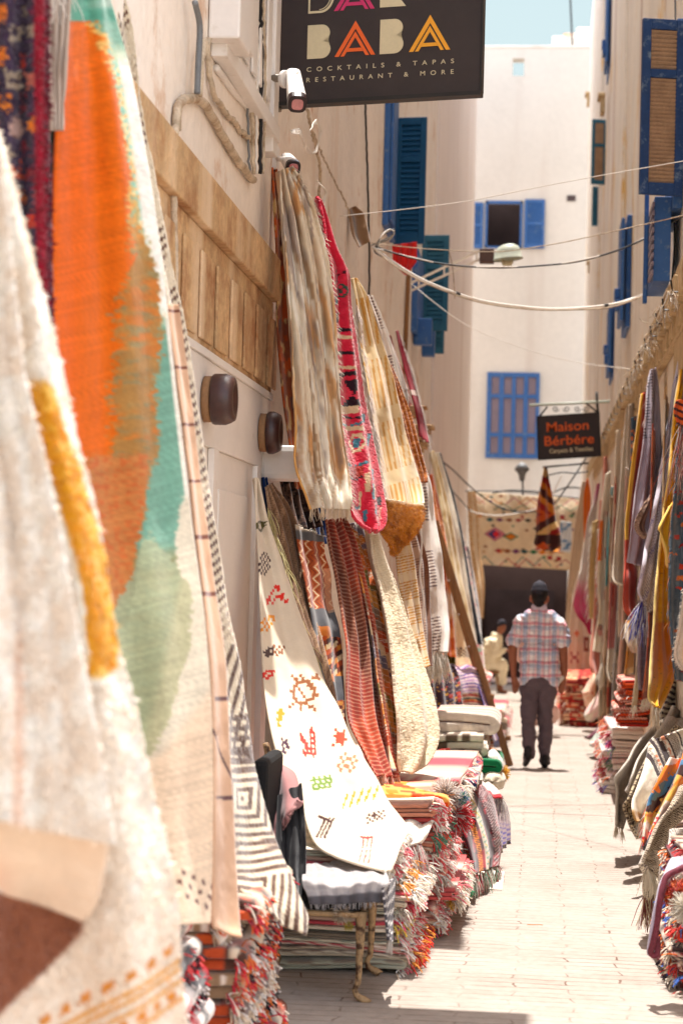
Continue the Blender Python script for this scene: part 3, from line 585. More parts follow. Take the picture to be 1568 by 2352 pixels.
# --- orange and teal rug
obx = [(196, -40), (196, 56), (225, 121), (246, 185), (266, 258), (290, 334), (298, 403), (282, 435), (278, 503), (286, 584), (274, 665), (250, 705), (250, 867), (236, 907), (248, 988), (240, 1040), (200, 1110), (150, 1200)]
tbx = [(150, -40), (200, 30), (245, 100), (262, 200), (276, 300), (300, 403), (322, 524), (342, 564), (362, 645), (372, 765), (350, 907), (358, 988), (346, 1052), (326, 1100), (318, 1169), (310, 1229), (300, 1260)]
def f(px, py, u, v):
    z = zig(px, py, 22, 14, 3)+zig(px*.2, py, 3, 26, 8)+16*np.abs(((py+.35*px)/26+fbm(py/40, px/40, 9)) % 1-.5)
    C = fill(px, (166, 120, 62)); n = fbm(px/60, py/18, 6); C = mixc(C, (200, 110, 36), sm(n, .45, .65)*.75); C = mixc(C, (128, 126, 92), sm(fbm(px/30, py/10, 16), .5, .7)*.6)
    yl = sm(py, 620, 420)*sm(px, grad_x(py, obx)-12, grad_x(py, obx)+8); C = mixc(C, (226, 178, 96), yl*.9)
    C = mixc(C, (112, 168, 146), yl*sm(fbm(px/9, py/9, 21), .55, .7))
    C = mixc(C, (216, 98, 6), sm(grad_x(py, obx)+8+z*1.05-px, -7, 9))
    C = mixc(C, (222, 94, 4), sm(grad_x(py, obx)-40-px, 0, 60)*.8)
    tb = grad_x(py, tbx)+z*.5
    C = mixc(C, (112, 158, 136), sm(px-tb-zig(px*.2, py, 3, 16, 77), -7, 7)*sm(py, 1330, 1240))
    hi = sm(py, 760, 700)*sm(py, 90, 170)*sm(px-tb, -8, 4); C = mixc(C, (232, 204, 146), hi); C = mixc(C, (120, 184, 164), hi*sm(fbm(px/8, py/8, 41), .5, .62)); C = mixc(C, (232, 150, 60), hi*sm(fbm(px/9, py/7, 51), .6, .7)); C = mixc(C, (238, 230, 218), hi*sm(u, .80, .88))
    C = mixc(C, (232, 222, 206), sm(u, .955, .975)*sm(py, 700, 760))
    rust = sm(py+z*.6, 1040, 1060)*sm(grad_x(py, [(330, 1000), (326, 1100), (318, 1180), (302, 1290), (296, 1370), (240, 1420)])+z*.3-px, -2, 4)
    C = mixc(C, (190, 118, 62), rust); C = mixc(C, (196, 90, 40), rust*sm(fbm(px/12, py/5, 31), .5, .7)*.7)
    sage = sm(py+z*.6-np.interp(px, [200, 240, 300, 316, 335, 400, 470], [1500, 1430, 1330, 1245, 1238, 1298, 1335]), -4, 4)
    C = mixc(C, (156, 164, 130), sage*.92); C = mixc(C, (184, 176, 138), sage*sm(px-grad_x(py, [(420, 1290), (370, 1500), (330, 1700)]), -15, 15)*.8)
    pale = sm(px-grad_x(py, [(420, 1130), (400, 1230), (405, 1310), (440, 1350), (430, 1500), (380, 1650), (340, 1740), (300, 1800)])+z*.4, -3, 6)*sm(py, 1130, 1150)
    C = mixc(C, (214, 200, 176), pale); C = mixc(C, (226, 198, 168), sm(py-(px-300)*-1.2, 1780, 1830)*pale)
    C = mixc(C, (226, 198, 168), sm(py, 1720, 1780))
    C = mixc(C, (88, 156, 132), sm(48+zig(px, py, 30, 8)-py, -2, 2)); C = mixc(C, (236, 226, 214), sm(px-(150+90*np.sqrt(np.clip(1-py/60, 0, 1))), -60, 20)*sm(py, 26, 10)*.6)
    d = (py-(2000+(px-400)*.42))
    C = C*(.86+.24*fbm(px/70+py/160, (py+px*.25)/3.2, 61))[..., None]
    for k in range(3):
        dd = np.abs(d-k*26) < 5.5; C = mixc(C, (98, 56, 48), dd*((((px+k*9)/27) % 1) < .42)*sm(px, 395, 400))
    return C
cloth('hanging_rug', 'long orange, teal and sage rug hanging against the near left wall', [(150, -30, 5.05, 246, -30, 5.25), (140, 60, 5.05, 272, 60, 5.3), (128, 200, 5.0, 306, 190, 5.3), (118, 450, 5.0, 352, 450, 5.3), (118, 700, 4.95, 388, 740, 5.3), (120, 950, 4.9, 413, 960, 5.3), (140, 1200, 4.9, 441, 1200, 5.3), (180, 1450, 4.85, 474, 1450, 5.25), (220, 1700, 4.85, 490, 1700, 5.2), (280, 1950, 4.8, 491, 1950, 5.2), (330, 2130, 4.8, 486, 2120, 5.15)], f, folds=((1.5, .016, .6, .15), (3, .006, 1, .4)), nz=.006, mt='cloth', group='rugs hung along the left wall', res=2.2, seed=4)
cloth('hanging_cloth', 'narrow pale beige cloth hanging between the dark purple rug and the orange rug', [(112, -30, 4.95, 160, -30, 5.0), (112, 140, 4.95, 150, 140, 5.0), (118, 300, 4.95, 142, 300, 5.0)], lambda px, py, u, v: fill(px, (186, 166, 150)), group='rugs hung along the left wall', cat='cloth', res=4, fr=('T', 60, .09, (232, 222, 210), (0, 0, -1)))
cloth('hanging_cloth', 'dark green cloth corner showing left of the orange rug', [(122, 250, 5.0, 140, 250, 5.05), (118, 420, 5.0, 134, 420, 5.05), (116, 800, 5.0, 128, 800, 5.05)], lambda px, py, u, v: fill(px, (28, 62, 58)), group='rugs hung along the left wall', cat='cloth', res=4)
# --- white shaggy rug with mustard band, nearest
ml = [(40, 850), (65, 890), (72, 950), (110, 1080), (150, 1230), (180, 1360), (190, 1480), (196, 1560), (220, 1570)]
mr = [(90, 850), (112, 890), (150, 1000), (205, 1160), (240, 1290), (262, 1400), (272, 1480), (262, 1530), (225, 1570)]
def f(px, py, u, v):
    z = zig(px, py, 26, 9, 3); C = fill(px, (236, 220, 200)); C = mixc(C, (248, 240, 226), sm(fbm(px/30, py/55, 5), .45, .7)); C = mixc(C, (240, 214, 188), sm(py, 1800, 2300)*.5)
    m = sm(px-grad_x(py, ml)-z*.4, -3, 5)*sm(grad_x(py, mr)+z-px, -4, 6)*sm(py, 872, 890)*sm(py, 1566, 1545)
    C = mixc(C, (220, 146, 20), m); C = mixc(C, (246, 196, 92), m*sm(px-grad_x(py, mr)+60+z, 0, 50)*sm(fbm(px/22, py/22, 9), .4, .6))
    # shade of the opening under the turned-up corner, painted as a brown patch
    hol_shade = sm(py-(2050+px*.31), -4, 8)*sm((2330-(px)*.98)-py, -6, 12)*sm(190-px+z*.4, -5, 10); C = mixc(C, (142, 84, 58), hol_shade)
    s = py-(2350-(px-88)*.56); od = (222, 140, 44)
    q = px+zig(px, py, 15, 3)
    C = mixc(C, od, (np.abs(s) < 11)*((((q-88)/47) % 1) < .5)*sm(px, 60, 70))
    for k, wd_ in ((38, 6), (58, 5), (86, 5), (128, 5)): C = mixc(C, (228, 160, 72), sm(wd_-np.abs(s-k), -2, 2))
    C = mixc(C, od, (np.abs(s-107) < 10)*((((q-60)/40) % 1) < .5)); return C
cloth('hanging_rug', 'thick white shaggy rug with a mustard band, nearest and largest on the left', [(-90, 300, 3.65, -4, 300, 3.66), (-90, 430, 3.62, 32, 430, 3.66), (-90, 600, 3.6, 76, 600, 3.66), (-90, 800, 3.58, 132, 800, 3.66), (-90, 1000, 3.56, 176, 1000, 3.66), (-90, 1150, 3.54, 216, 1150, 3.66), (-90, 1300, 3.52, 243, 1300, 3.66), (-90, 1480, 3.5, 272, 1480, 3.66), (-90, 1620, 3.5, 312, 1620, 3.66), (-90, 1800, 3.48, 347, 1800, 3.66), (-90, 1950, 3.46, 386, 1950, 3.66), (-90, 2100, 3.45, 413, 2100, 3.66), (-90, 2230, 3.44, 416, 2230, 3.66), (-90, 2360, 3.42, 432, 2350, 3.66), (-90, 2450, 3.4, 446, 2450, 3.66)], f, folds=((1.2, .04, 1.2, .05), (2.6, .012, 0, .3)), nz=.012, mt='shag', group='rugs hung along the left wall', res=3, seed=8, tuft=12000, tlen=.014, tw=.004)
def f(px, py, u, v):
    C = fill(px, (238, 222, 204)); C = mixc(C, (248, 240, 228), sm(fbm(px/30, py/60, 15), .42, .65)); C = mixc(C, (222, 170, 136), sm(np.abs(px-(60-(py-900)*.03)), 22, 4)*sm(py, 1300, 1600)*.5); return mixc(C, (224, 186, 150), sm(u, .35, .0)*.5)
cloth('folded_over_rug', 'white fold of shaggy wool lying over the mustard banded rug at the far left', [(-90, 330, 3.4, -8, 330, 3.45), (-90, 520, 3.38, 12, 520, 3.45), (-90, 740, 3.36, 32, 740, 3.45), (-90, 880, 3.36, 52, 880, 3.45), (-90, 1050, 3.34, 94, 1050, 3.45), (-90, 1200, 3.34, 128, 1200, 3.45), (-90, 1370, 3.32, 158, 1370, 3.45), (-90, 1500, 3.3, 178, 1500, 3.45), (-90, 1614, 3.3, 202, 1620, 3.45), (-90, 1734, 3.3, 227, 1740, 3.45), (-90, 1820, 3.3, 246, 1855, 3.45), (-90, 1865, 3.3, 262, 1940, 3.45)], f, folds=((1.1, .03, 0, .05), (3, .008, 0, .2)), mt='shag', group='rugs hung along the left wall', res=3, seed=12, tuft=7000, tlen=.014, tw=.004)
cloth('folded_over_rug', 'peach underside of the turned up corner of the nearest white rug', [(-90, 1850, 3.46, 250, 1935, 3.5), (-90, 1930, 3.47, 238, 2010, 3.51), (-90, 1990, 3.48, 220, 2080, 3.52), (-90, 2028, 3.49, 192, 2110, 3.53)], lambda px, py, u, v: mixc(fill(px, (232, 204, 176)), (226, 168, 140), sm(u, .5, .0)*sm(v, .2, .9)), folds=((1, .02, 0, .1),), group='rugs hung along the left wall', res=3.5, seed=13)

# --- black and white geometric rug, edge on, reaching to the floor pile
def rug_geo(px, py, u, v):
    C = fill(px, (226, 208, 180)); ink = (92, 62, 46)
    q = np.maximum(np.abs((px-556)/1.0), np.abs((py-1835)/1.35)); m = sm(np.abs(((q/15.5) % 1)-.5), .22, .30)*(q < 86)*(q > 0)
    C = mixc(C, ink, m)
    st = (py > 1925) & (py < 2012); C = mixc(C, ink, st*sm(np.abs((((py+px*.1)/21) % 1)-.5), .2, .3))
    q2 = np.maximum((px-555)/1.0, (2150-py)/1.9*0+(py*0)); dq = np.maximum((px-540)*1.0, (2110-py)*.75); C = mixc(C, ink, (py > 2012)*sm(np.abs(((dq/17) % 1)-.5), .2, .3))
    C = mixc(C, ink, (py < 1745)*(py > 1480)*sm(np.abs((((px*1.0+py*.15)/15) % 1)-.5), .25, .33))
    C = mixc(C, ink, (py > 1640)*(py < 1765)*sm(np.abs((((py+px*.1)/24) % 1)-.5), .2, .3))
    C = mixc(C, (104, 70, 56), (py < 1480)*(np.abs((((py+px*1.6)/26) % 1)-.5) > .28)*(np.abs(u-.55) < .38)*sm(fbm(px/30, py/120, 4), .35, .5))
    return C
cloth('hanging_rug', 'cream and brown rug with concentric squares, hanging beside the white shop front', [(248, -30, 6.0, 276, -30, 6.1), (262, 60, 6.0, 300, 60, 6.1), (298, 250, 6.0, 322, 250, 6.1), (328, 420, 6.0, 354, 420, 6.15), (362, 600, 6.0, 387, 600, 6.15), (388, 746, 6.0, 420, 746, 6.2), (412, 907, 6.0, 445, 907, 6.25), (436, 1060, 6.05, 467, 1070, 6.3), (452, 1189, 6.05, 485, 1189, 6.3), (468, 1310, 6.1, 505, 1310, 6.35), (480, 1420, 6.1, 522, 1420, 6.35), (497, 1520, 6.1, 546, 1530, 6.4), (511, 1640, 6.1, 563, 1650, 6.4), (520, 1755, 6.05, 578, 1755, 6.4), (527, 1835, 6.0, 598, 1835, 6.35), (531, 1930, 5.95, 627, 1930, 6.3), (536, 2010, 5.9, 657, 2000, 6.2), (546, 2045, 5.85, 682, 2060, 6.15), (590, 2070, 5.85, 701, 2105, 6.1), (630, 2110, 5.9, 698, 2150, 6.05)], rug_geo, folds=((1, .02, 0, .3),), nz=.008, group='rugs hung along the left wall', res=2.4, seed=14, mt='shag')
cloth('hanging_rug', 'narrow beige rug with few dark lines between the sage rug and the concentric squares rug', [(380, 700, 5.8, 410, 700, 5.85), (420, 1000, 5.7, 446, 1000, 5.8), (455, 1300, 5.6, 482, 1300, 5.7), (478, 1493, 5.5, 510, 1493, 5.65), (486, 1700, 5.45, 522, 1700, 5.6), (488, 1900, 5.4, 534, 1900, 5.6), (484, 2080, 5.4, 546, 2110, 5.55), (486, 2130, 5.4, 553, 2155, 5.5)],
      lambda px, py, u, v: mixc(mixc(mixc(fill(px, (206, 164, 132)), (92, 52, 52), (np.abs(py-1606) < 4.5)*sm(u, .1, .2)+(np.abs(py-1832) < 4.5)*sm(u, .0, .2)), (72, 40, 44), sm(7-np.abs(py-1690-(px-490)*2.6), 0, 3)), (120, 70, 56), (np.abs((py/130 % 1)-.5) < .03)*(py < 1450)), folds=((1, .01, 0, .1),), group='rugs hung along the left wall', res=3, seed=15)

# --- brown ikat edge cloth and shiny tan cloth
cloth('hanging_cloth', 'narrow rust and ochre ikat cloth at the left edge of the shiny tan cloth', [(622, 385, 9.55, 634, 385, 9.6), (626, 480, 9.55, 654, 480, 9.6), (632, 600, 9.55, 668, 600, 9.6), (634, 750, 9.55, 680, 750, 9.6), (645, 900, 9.5, 692, 900, 9.6), (662, 1020, 9.5, 700, 1020, 9.6), (676, 1120, 9.5, 712, 1130, 9.6)],
      lambda px, py, u, v: mixc(mixc(mixc(fill(px, (150, 84, 56)), (214, 178, 120), sm(fbm(px/9, py/40, 3), .5, .6)), (196, 92, 40), sm(fbm(px/14, py/30, 9), .55, .65)), (104, 78, 74), sm(fbm(px/10, py/60, 19), .58, .66)), folds=((1.5, .02, 0, .2),), group='rugs hung along the left wall', cat='cloth', res=2.4, seed=16)
def f(px, py, u, v):
    s = px-grad_x(py, [(640, 400), (690, 700), (740, 1100)])
    C = fill(px, (234, 216, 188)); C = mixc(C, (252, 244, 228), sm(fbm(s/4, py/220, 3), .45, .65)); C = mixc(C, (168, 128, 88), sm(fbm(s/3.5, py/260, 13), .58, .68)*.8)
    C = mixc(C, (220, 160, 98), sm(fbm(s/7, py/150, 23), .58, .7)*.8); C = mixc(C, (150, 130, 124), sm(fbm(s/6, py/130, 33), .62, .72)*.6); C = mixc(C, (238, 228, 208), sm(py, 1080, 1150)*.5); return mixc(C, (226, 168, 92), sm(u, .08, .0)*sm(py, 800, 1000))
cloth('hanging_cloth', 'shiny crinkled tan and cream striped cloth hanging from above the shop doorway', [(636, 395, 9.2, 664, 385, 9.3), (642, 470, 9.15, 700, 440, 9.35), (650, 560, 9.1, 725, 510, 9.4), (658, 680, 9.05, 752, 620, 9.4), (668, 800, 9.0, 768, 760, 9.4), (676, 900, 8.95, 776, 880, 9.4), (680, 980, 8.9, 786, 980, 9.4), (678, 1060, 8.9, 798, 1060, 9.4), (690, 1105, 8.85, 806, 1110, 9.35), (706, 1140, 8.85, 809, 1150, 9.3), (716, 1168, 8.85, 806, 1170, 9.3)], f, folds=((7, .022, 0, .25), (3, .035, 1, .5), (14, .006, 2, .1)), nz=.02, nsc=8, mt='silk', group='rugs hung along the left wall', cat='cloth', res=2.0, seed=17, fr=[('B', 120, .05, (234, 214, 184), (0, 0, -1)), ('R', 160, .03, (240, 226, 206), (1, 0, -.3))])
# --- pink-red knotted rug
MOT = dict(bar='####/####', zz='#.....#/##...##/.##.##./..###..', dia='...#.../..###../.##.##./##...##/.##.##./..###../...#...', eye='..####../.##..##./##.##.##/#..##..#/##.##.##/.##..##./..####..', blk='###/###/###', xx='#...#/.#.#./..#../.#.#./#...#', tri='...#.../..###../.#####./#######')
def f(px, py, u, v):
    x = px+zig(px, py, 8, 2.2, 2); y = py+zig(px, py, 8, 2.2, 6); C = fill(px, (214, 38, 66)); C = mixc(C, (236, 70, 92), sm(fbm(px/18, py/30, 4), .5, .7)*.7)
    K = (44, 22, 34); T = (70, 130, 150); W = (226, 196, 158); R_ = (176, 44, 30)
    for cx, cy, w_, h_, r, c, a in ((775, 640, 14, 40, 'xx', K, .2), (782, 668, 16, 30, 'eye', (60, 80, 70), 0), (772, 730, 12, 24, 'blk', K, 0), (790, 760, 30, 9, 'bar', K, .2), (785, 775, 40, 8, 'bar', W, .25), (786, 812, 46, 8, 'bar', K, .1), (796, 845, 44, 6, 'bar', W, .1), (792, 860, 40, 9, 'bar', K, -.1), (775, 880, 10, 30, 'blk', K, 0), (806, 890, 26, 34, 'tri', K, 3.1), (805, 924, 44, 24, 'tri', K, 0), (796, 942, 36, 18, 'bar', W, 0), (808, 958, 46, 9, 'zz', K, 0), (800, 975, 50, 12, 'zz', T, 0), (812, 985, 40, 10, 'bar', W, .1), (830, 960, 16, 20, 'blk', T, 0), (816, 1018, 30, 42, 'eye', W, 0), (816, 1018, 10, 20, 'blk', T, 0), (846, 1010, 8, 30, 'blk', T, .2), (812, 1068, 46, 16, 'zz', T, 0), (812, 1084, 36, 26, 'blk', R_, 0), (814, 1098, 34, 10, 'zz', K, 0), (842, 1062, 7, 40, 'blk', W, .1), (852, 1090, 9, 30, 'blk', T, .1), (836, 1110, 7, 44, 'blk', W, -.05), (848, 1132, 8, 36, 'blk', T, 0), (858, 1128, 6, 34, 'blk', W, 0), (826, 1150, 6, 40, 'blk', W, 0), (870, 1150, 9, 20, 'blk', K, 0), (856, 1172, 8, 26, 'blk', T, .1), (872, 1178, 9, 26, 'xx', W, 0), (838, 1185, 7, 24, 'blk', T, -.1), (820, 1165, 14, 8, 'blk', T, 0), (772, 690, 8, 20, 'blk', T, 0), (762, 820, 8, 20, 'blk', T, 0)):
        C = stamp(C, x, y, cx, cy, w_, h_, MOT[r], c, a)
    return C
cloth('hanging_rug', 'crimson pink knotted rug with black, teal and cream motifs, hanging beside the shiny tan cloth', [(725, 455, 9.9, 731, 455, 9.9), (735, 505, 9.85, 748, 500, 10.0), (742, 560, 9.8, 775, 575, 10.0), (755, 620, 9.8, 803, 628, 10.05), (757, 720, 9.75, 808, 700, 10.1), (762, 830, 9.7, 822, 800, 10.1), (770, 920, 9.7, 836, 900, 10.1), (778, 1000, 9.65, 856, 1000, 10.1), (788, 1080, 9.6, 874, 1090, 10.05), (796, 1140, 9.6, 884, 1150, 10.0), (802, 1180, 9.6, 888, 1185, 9.95), (822, 1205, 9.65, 885, 1208, 9.9), (848, 1220, 9.7, 868, 1222, 9.8)], f, folds=((1.6, .035, .4, .2), (3, .01, 1, .3)), nz=.012, mt='shag', group='rugs hung along the left wall', res=1.9, seed=18, thick=.016, tuft=9000, tlen=.012, tw=.0025, fr=[('R', 240, .05, (236, 216, 204), (.6, -.2, -1), 26, (.35, .85))])
# --- yellow cream rug with gold underside
def f(px, py, u, v):
    s = px-grad_x(py, [(812, 640), (850, 850), (875, 1000), (905, 1150)])
    C = fill(px, (232, 206, 160)); L_ = np.abs((s/7.5) % 1-.5); m = (L_ > .30)*(((py+px*.3)/150 % 1) > .22)
    C = mixc(C, (206, 144, 60), m*.8); C = mixc(C, (246, 240, 226), sm(px-grad_x(py, [(830, 640), (905, 850), (925, 1000), (960, 1140)]), -14, 14)*.75*(1-m*.4)); return C
cloth('hanging_rug', 'cream rug with fine mustard stripes and long side fringe, rolled over at the bottom', [(806, 640, 11.0, 818, 640, 11.1), (815, 700, 10.95, 845, 690, 11.15), (822, 780, 10.9, 872, 780, 11.2), (835, 860, 10.8, 897, 860, 11.2), (845, 930, 10.7, 912, 930, 11.2), (856, 1000, 10.7, 930, 1010, 11.2), (866, 1070, 10.65, 952, 1080, 11.15), (874, 1120, 10.6, 966, 1130, 11.1), (880, 1150, 10.6, 971, 1160, 11.0)], f, folds=((2, .03, 0, .15),), nz=.012, group='rugs hung along the left wall', res=1.9, seed=19, fr=[('L', 420, .085, (238, 220, 208), (.4, -.3, -1), 34, (.1, .98), .0028)])
def f(px, py, u, v):
    C = fill(px, (206, 132, 34)); C = mixc(C, (232, 168, 70), sm(fbm(px/5, py/5, 4), .5, .7)); C = mixc(C, (150, 84, 20), sm(fbm(px/9, py/9, 14), .55, .7)*.7); return mixc(C, (238, 224, 200), sm(v, .05, .0))
cloth('turned_back_rug', 'golden brown shaggy rug end showing below the mustard striped cream rug', [(886, 1146, 10.5, 968, 1160, 10.9), (884, 1160, 10.5, 973, 1172, 10.9), (880, 1190, 10.5, 968, 1200, 10.85), (872, 1220, 10.55, 952, 1225, 10.8), (890, 1250, 10.6, 925, 1250, 10.8), (900, 1272, 10.65, 908, 1274, 10.7)], f, folds=((1, .02, 0, .1),), mt='shag', group='rugs hung along the left wall', res=1.8, seed=20, thick=.02, tuft=12000, tlen=.022, tw=.002)
# --- brown shag strip + white brown striped rugs behind
cloth('hanging_rug', 'white rug with thin brown stripes and tied tassels, hanging behind the golden rug', [(842, 680, 12.6, 852, 680, 12.7), (868, 760, 12.5, 886, 760, 12.8), (892, 860, 12.5, 912, 850, 12.8), (918, 950, 12.4, 934, 940, 12.8), (940, 1040, 12.3, 957, 1030, 12.8), (956, 1110, 12.2, 984, 1110, 12.8), (960, 1180, 12.2, 994, 1190, 12.8), (958, 1260, 12.2, 1008, 1260, 12.7), (976, 1330, 12.1, 1013, 1320, 12.7), (975, 1400, 12.1, 1022, 1400, 12.6), (978, 1450, 12.1, 1027, 1450, 12.5), (972, 1490, 12.1, 1024, 1500, 12.4)],
      lambda px, py, u, v: mixc(mixc(fill(px, (232, 216, 202)), (98, 66, 62), ((((py+px*.2)/7.4) % 1) > .55)*((((py+px*.2)/155) % 1) > .42)*(u > .06)*(u < .72)*.9), (246, 240, 232), sm(u, .7, .85)*.7), folds=((2, .03, 0, .2), (4, .008, 0, .1)), nz=.012, group='rugs hung along the left wall', res=1.8, seed=21, fr=[('B', 260, .17, (238, 224, 204), (0, 0, -1), 7, (0, 1), .003), ('L', 60, .04, (230, 214, 200), (-.5, -.2, -1), 12)])
def f(px, py, u, v):
    C = fill(px, (168, 92, 34)); C = mixc(C, (222, 150, 84), sm(fbm(px/4, py/4, 4), .52, .68)); return mixc(C, (232, 208, 186), sm(px-grad_x(py, [(905, 900), (960, 1085)]), 8, 12)*sm(grad_x(py, [(925, 900), (980, 1085)])-px, 6, 12)*sm(py, 990, 1010)*sm(py, 1090, 1078))
cloth('hanging_rug', 'coppery brown shaggy rug strip between the cream striped rug and the white tasselled rug', [(872, 830, 11.6, 888, 825, 11.7), (890, 890, 11.55, 915, 880, 11.75), (912, 960, 11.5, 940, 950, 11.75), (930, 1030, 11.5, 958, 1020, 11.7), (946, 1080, 11.45, 975, 1080, 11.7), (956, 1108, 11.45, 978, 1108, 11.65)], f, mt='shag', group='rugs hung along the left wall', res=1.8, seed=22, tuft=4000, tlen=.015, tw=.003, thick=.015, fr=('B', 60, .02, (236, 214, 190), (0, 0, -1)))
cloth('hanging_rug', 'white fringed cloth, hanging high beyond the yellow cream rug', [(834, 690, 13.5, 842, 690, 13.6), (870, 770, 13.5, 888, 770, 13.6), (896, 830, 13.5, 912, 830, 13.6), (915, 900, 13.5, 934, 895, 13.6)], lambda px, py, u, v: mixc(fill(px, (236, 222, 214)), (120, 96, 112), (((py+px*.5)/6) % 1 > .6)*(u < .6)), group='rugs hung along the left wall', res=2, seed=23, fr=[('B', 70, .12, (244, 234, 224), (.1, 0, -1), 5)])
cloth('hanging_rug', 'dark red rug with a white tasselled edge under the stone corbels', [(908, 760, 15, 914, 760, 15.1), (928, 850, 14.9, 942, 850, 15.1), (948, 920, 14.8, 962, 925, 15.1), (958, 970, 14.8, 978, 990, 15.1), (962, 1000, 14.8, 984, 1018, 15.0)], lambda px, py, u, v: mixc(fill(px, (150, 26, 44)), (226, 200, 188), (v > .55)*(v < .6)), group='rugs hung along the left wall', res=2, seed=24, fr=[('R', 220, .08, (244, 236, 228), (.4, -.2, -1), 22)])
cloth('hanging_rug', 'rust orange rug narrow at its top below the grey drainpipe', [(892, 770, 15.6, 896, 770, 15.6), (898, 820, 15.5, 908, 815, 15.7), (912, 870, 15.5, 926, 860, 15.7), (930, 940, 15.5, 945, 930, 15.7)], lambda px, py, u, v: fill(px, (176, 66, 28)), mt='shag', group='rugs hung along the left wall', res=2, seed=25)
# --- far strips on the left
FAR = [
 ('orange brown wool strip hanging behind the leaning plank', [(984, 1090, 18.8, 992, 1090, 19), (990, 1150, 18.7, 1004, 1150, 19), (1000, 1220, 18.6, 1018, 1220, 19), (1008, 1290, 18.6, 1028, 1290, 18.9), (1012, 1400, 18.5, 1036, 1400, 18.9), (1014, 1500, 18.5, 1044, 1510, 18.8)], lambda px, py, u, v: mixc(mixc(fill(px, (206, 92, 30)), (236, 150, 84), sm(fbm(px/8, py/20, 3), .5, .65)), (226, 190, 160), sm(np.abs(v-.72), .10, .04)), 'shag', None),
 ('pale yellow cream rug hanging right of the orange strip', [(986, 1040, 19.5, 994, 1036, 19.7), (1000, 1110, 19.5, 1014, 1105, 19.8), (1014, 1190, 19.4, 1034, 1190, 19.8), (1028, 1290, 19.3, 1052, 1290, 19.8), (1040, 1390, 19.2, 1072, 1390, 19.7), (1044, 1480, 19.2, 1092, 1480, 19.6), (1046, 1535, 19.1, 1100, 1540, 19.5)], lambda px, py, u, v: mixc(mixc(fill(px, (238, 218, 176)), (226, 196, 140), sm(fbm(px/6, py/60, 3), .5, .6)), (70, 56, 60), (v > .9)*(v < .945)*(((px/4).astype(int)+(py/4).astype(int)) % 2 == 0)), 'cloth', ('T', 120, .10, (238, 222, 190), (.2, 0, -1), 6)),
 ('olive green wool rug glimpsed low behind the tassels', [(1018, 1380, 19.2, 1030, 1375, 19.3), (1022, 1460, 19.2, 1044, 1460, 19.3), (1026, 1530, 19.2, 1046, 1530, 19.3)], lambda px, py, u, v: mixc(fill(px, (118, 106, 30)), (150, 140, 50), sm(fbm(px/4, py/9, 3), .5, .6)), 'shag', None),
 ('cream rug with black corded edge seen beyond the plank', [(1002, 1040, 20.9, 1010, 1040, 21.1), (1024, 1120, 20.9, 1036, 1120, 21.2), (1046, 1210, 20.8, 1058, 1210, 21.2), (1060, 1290, 20.8, 1072, 1290, 21.2), (1072, 1380, 20.7, 1090, 1390, 21.1), (1084, 1480, 20.7, 1110, 1480, 21)], lambda px, py, u, v: mixc(mixc(fill(px, (240, 228, 206)), (40, 42, 52), sm(u, .45, .55)*sm(.85-u, -.05, .05)), (230, 226, 220), sm(u, .9, .95)), 'cloth', None),
 ('pastel rug with scattered faint coloured motifs, far along the left', [(1040, 1170, 22, 1046, 1170, 22.3), (1056, 1250, 22, 1068, 1250, 22.5), (1066, 1320, 21.9, 1082, 1320, 22.5), (1076, 1400, 21.8, 1096, 1400, 22.4), (1086, 1480, 21.7, 1108, 1480, 22.3), (1094, 1580, 21.6, 1120, 1590, 22.2)], lambda px, py, u, v: mixc(mixc(mixc(fill(px, (226, 196, 176)), (150, 196, 170), sm(fbm(px/9, py/12, 3), .6, .66)), (232, 110, 120), sm(fbm(px/8, py/10, 13), .64, .7)), (84, 72, 110), sm(fbm(px/8, py/8, 23), .68, .72)), 'cloth', None),
 ('grey rug with black diamond lines beside the doorway, far left', [(1070, 1255, 26, 1074, 1255, 26.3), (1074, 1330, 26, 1090, 1330, 26.6), (1084, 1400, 25.9, 1100, 1400, 26.5), (1092, 1480, 25.8, 1106, 1480, 26.4), (1100, 1560, 25.6, 1108, 1560, 26.2)], lambda px, py, u, v: mixc(fill(px, (150, 136, 132)), (44, 38, 42), (np.abs(((py/44+px/30) % 1)-.5) > .42)+(np.abs(((py/44-px/30) % 1)-.5) > .42)), 'cloth', None)]
for k, (lb, rows, fn, mt_, fr_) in enumerate(FAR):
    cloth('hanging_rug', lb, rows, fn, folds=((2, .03, k, .2),), mt=mt_, group='rugs hung along the left wall', res=1.9, seed=30+k, fr=fr_)

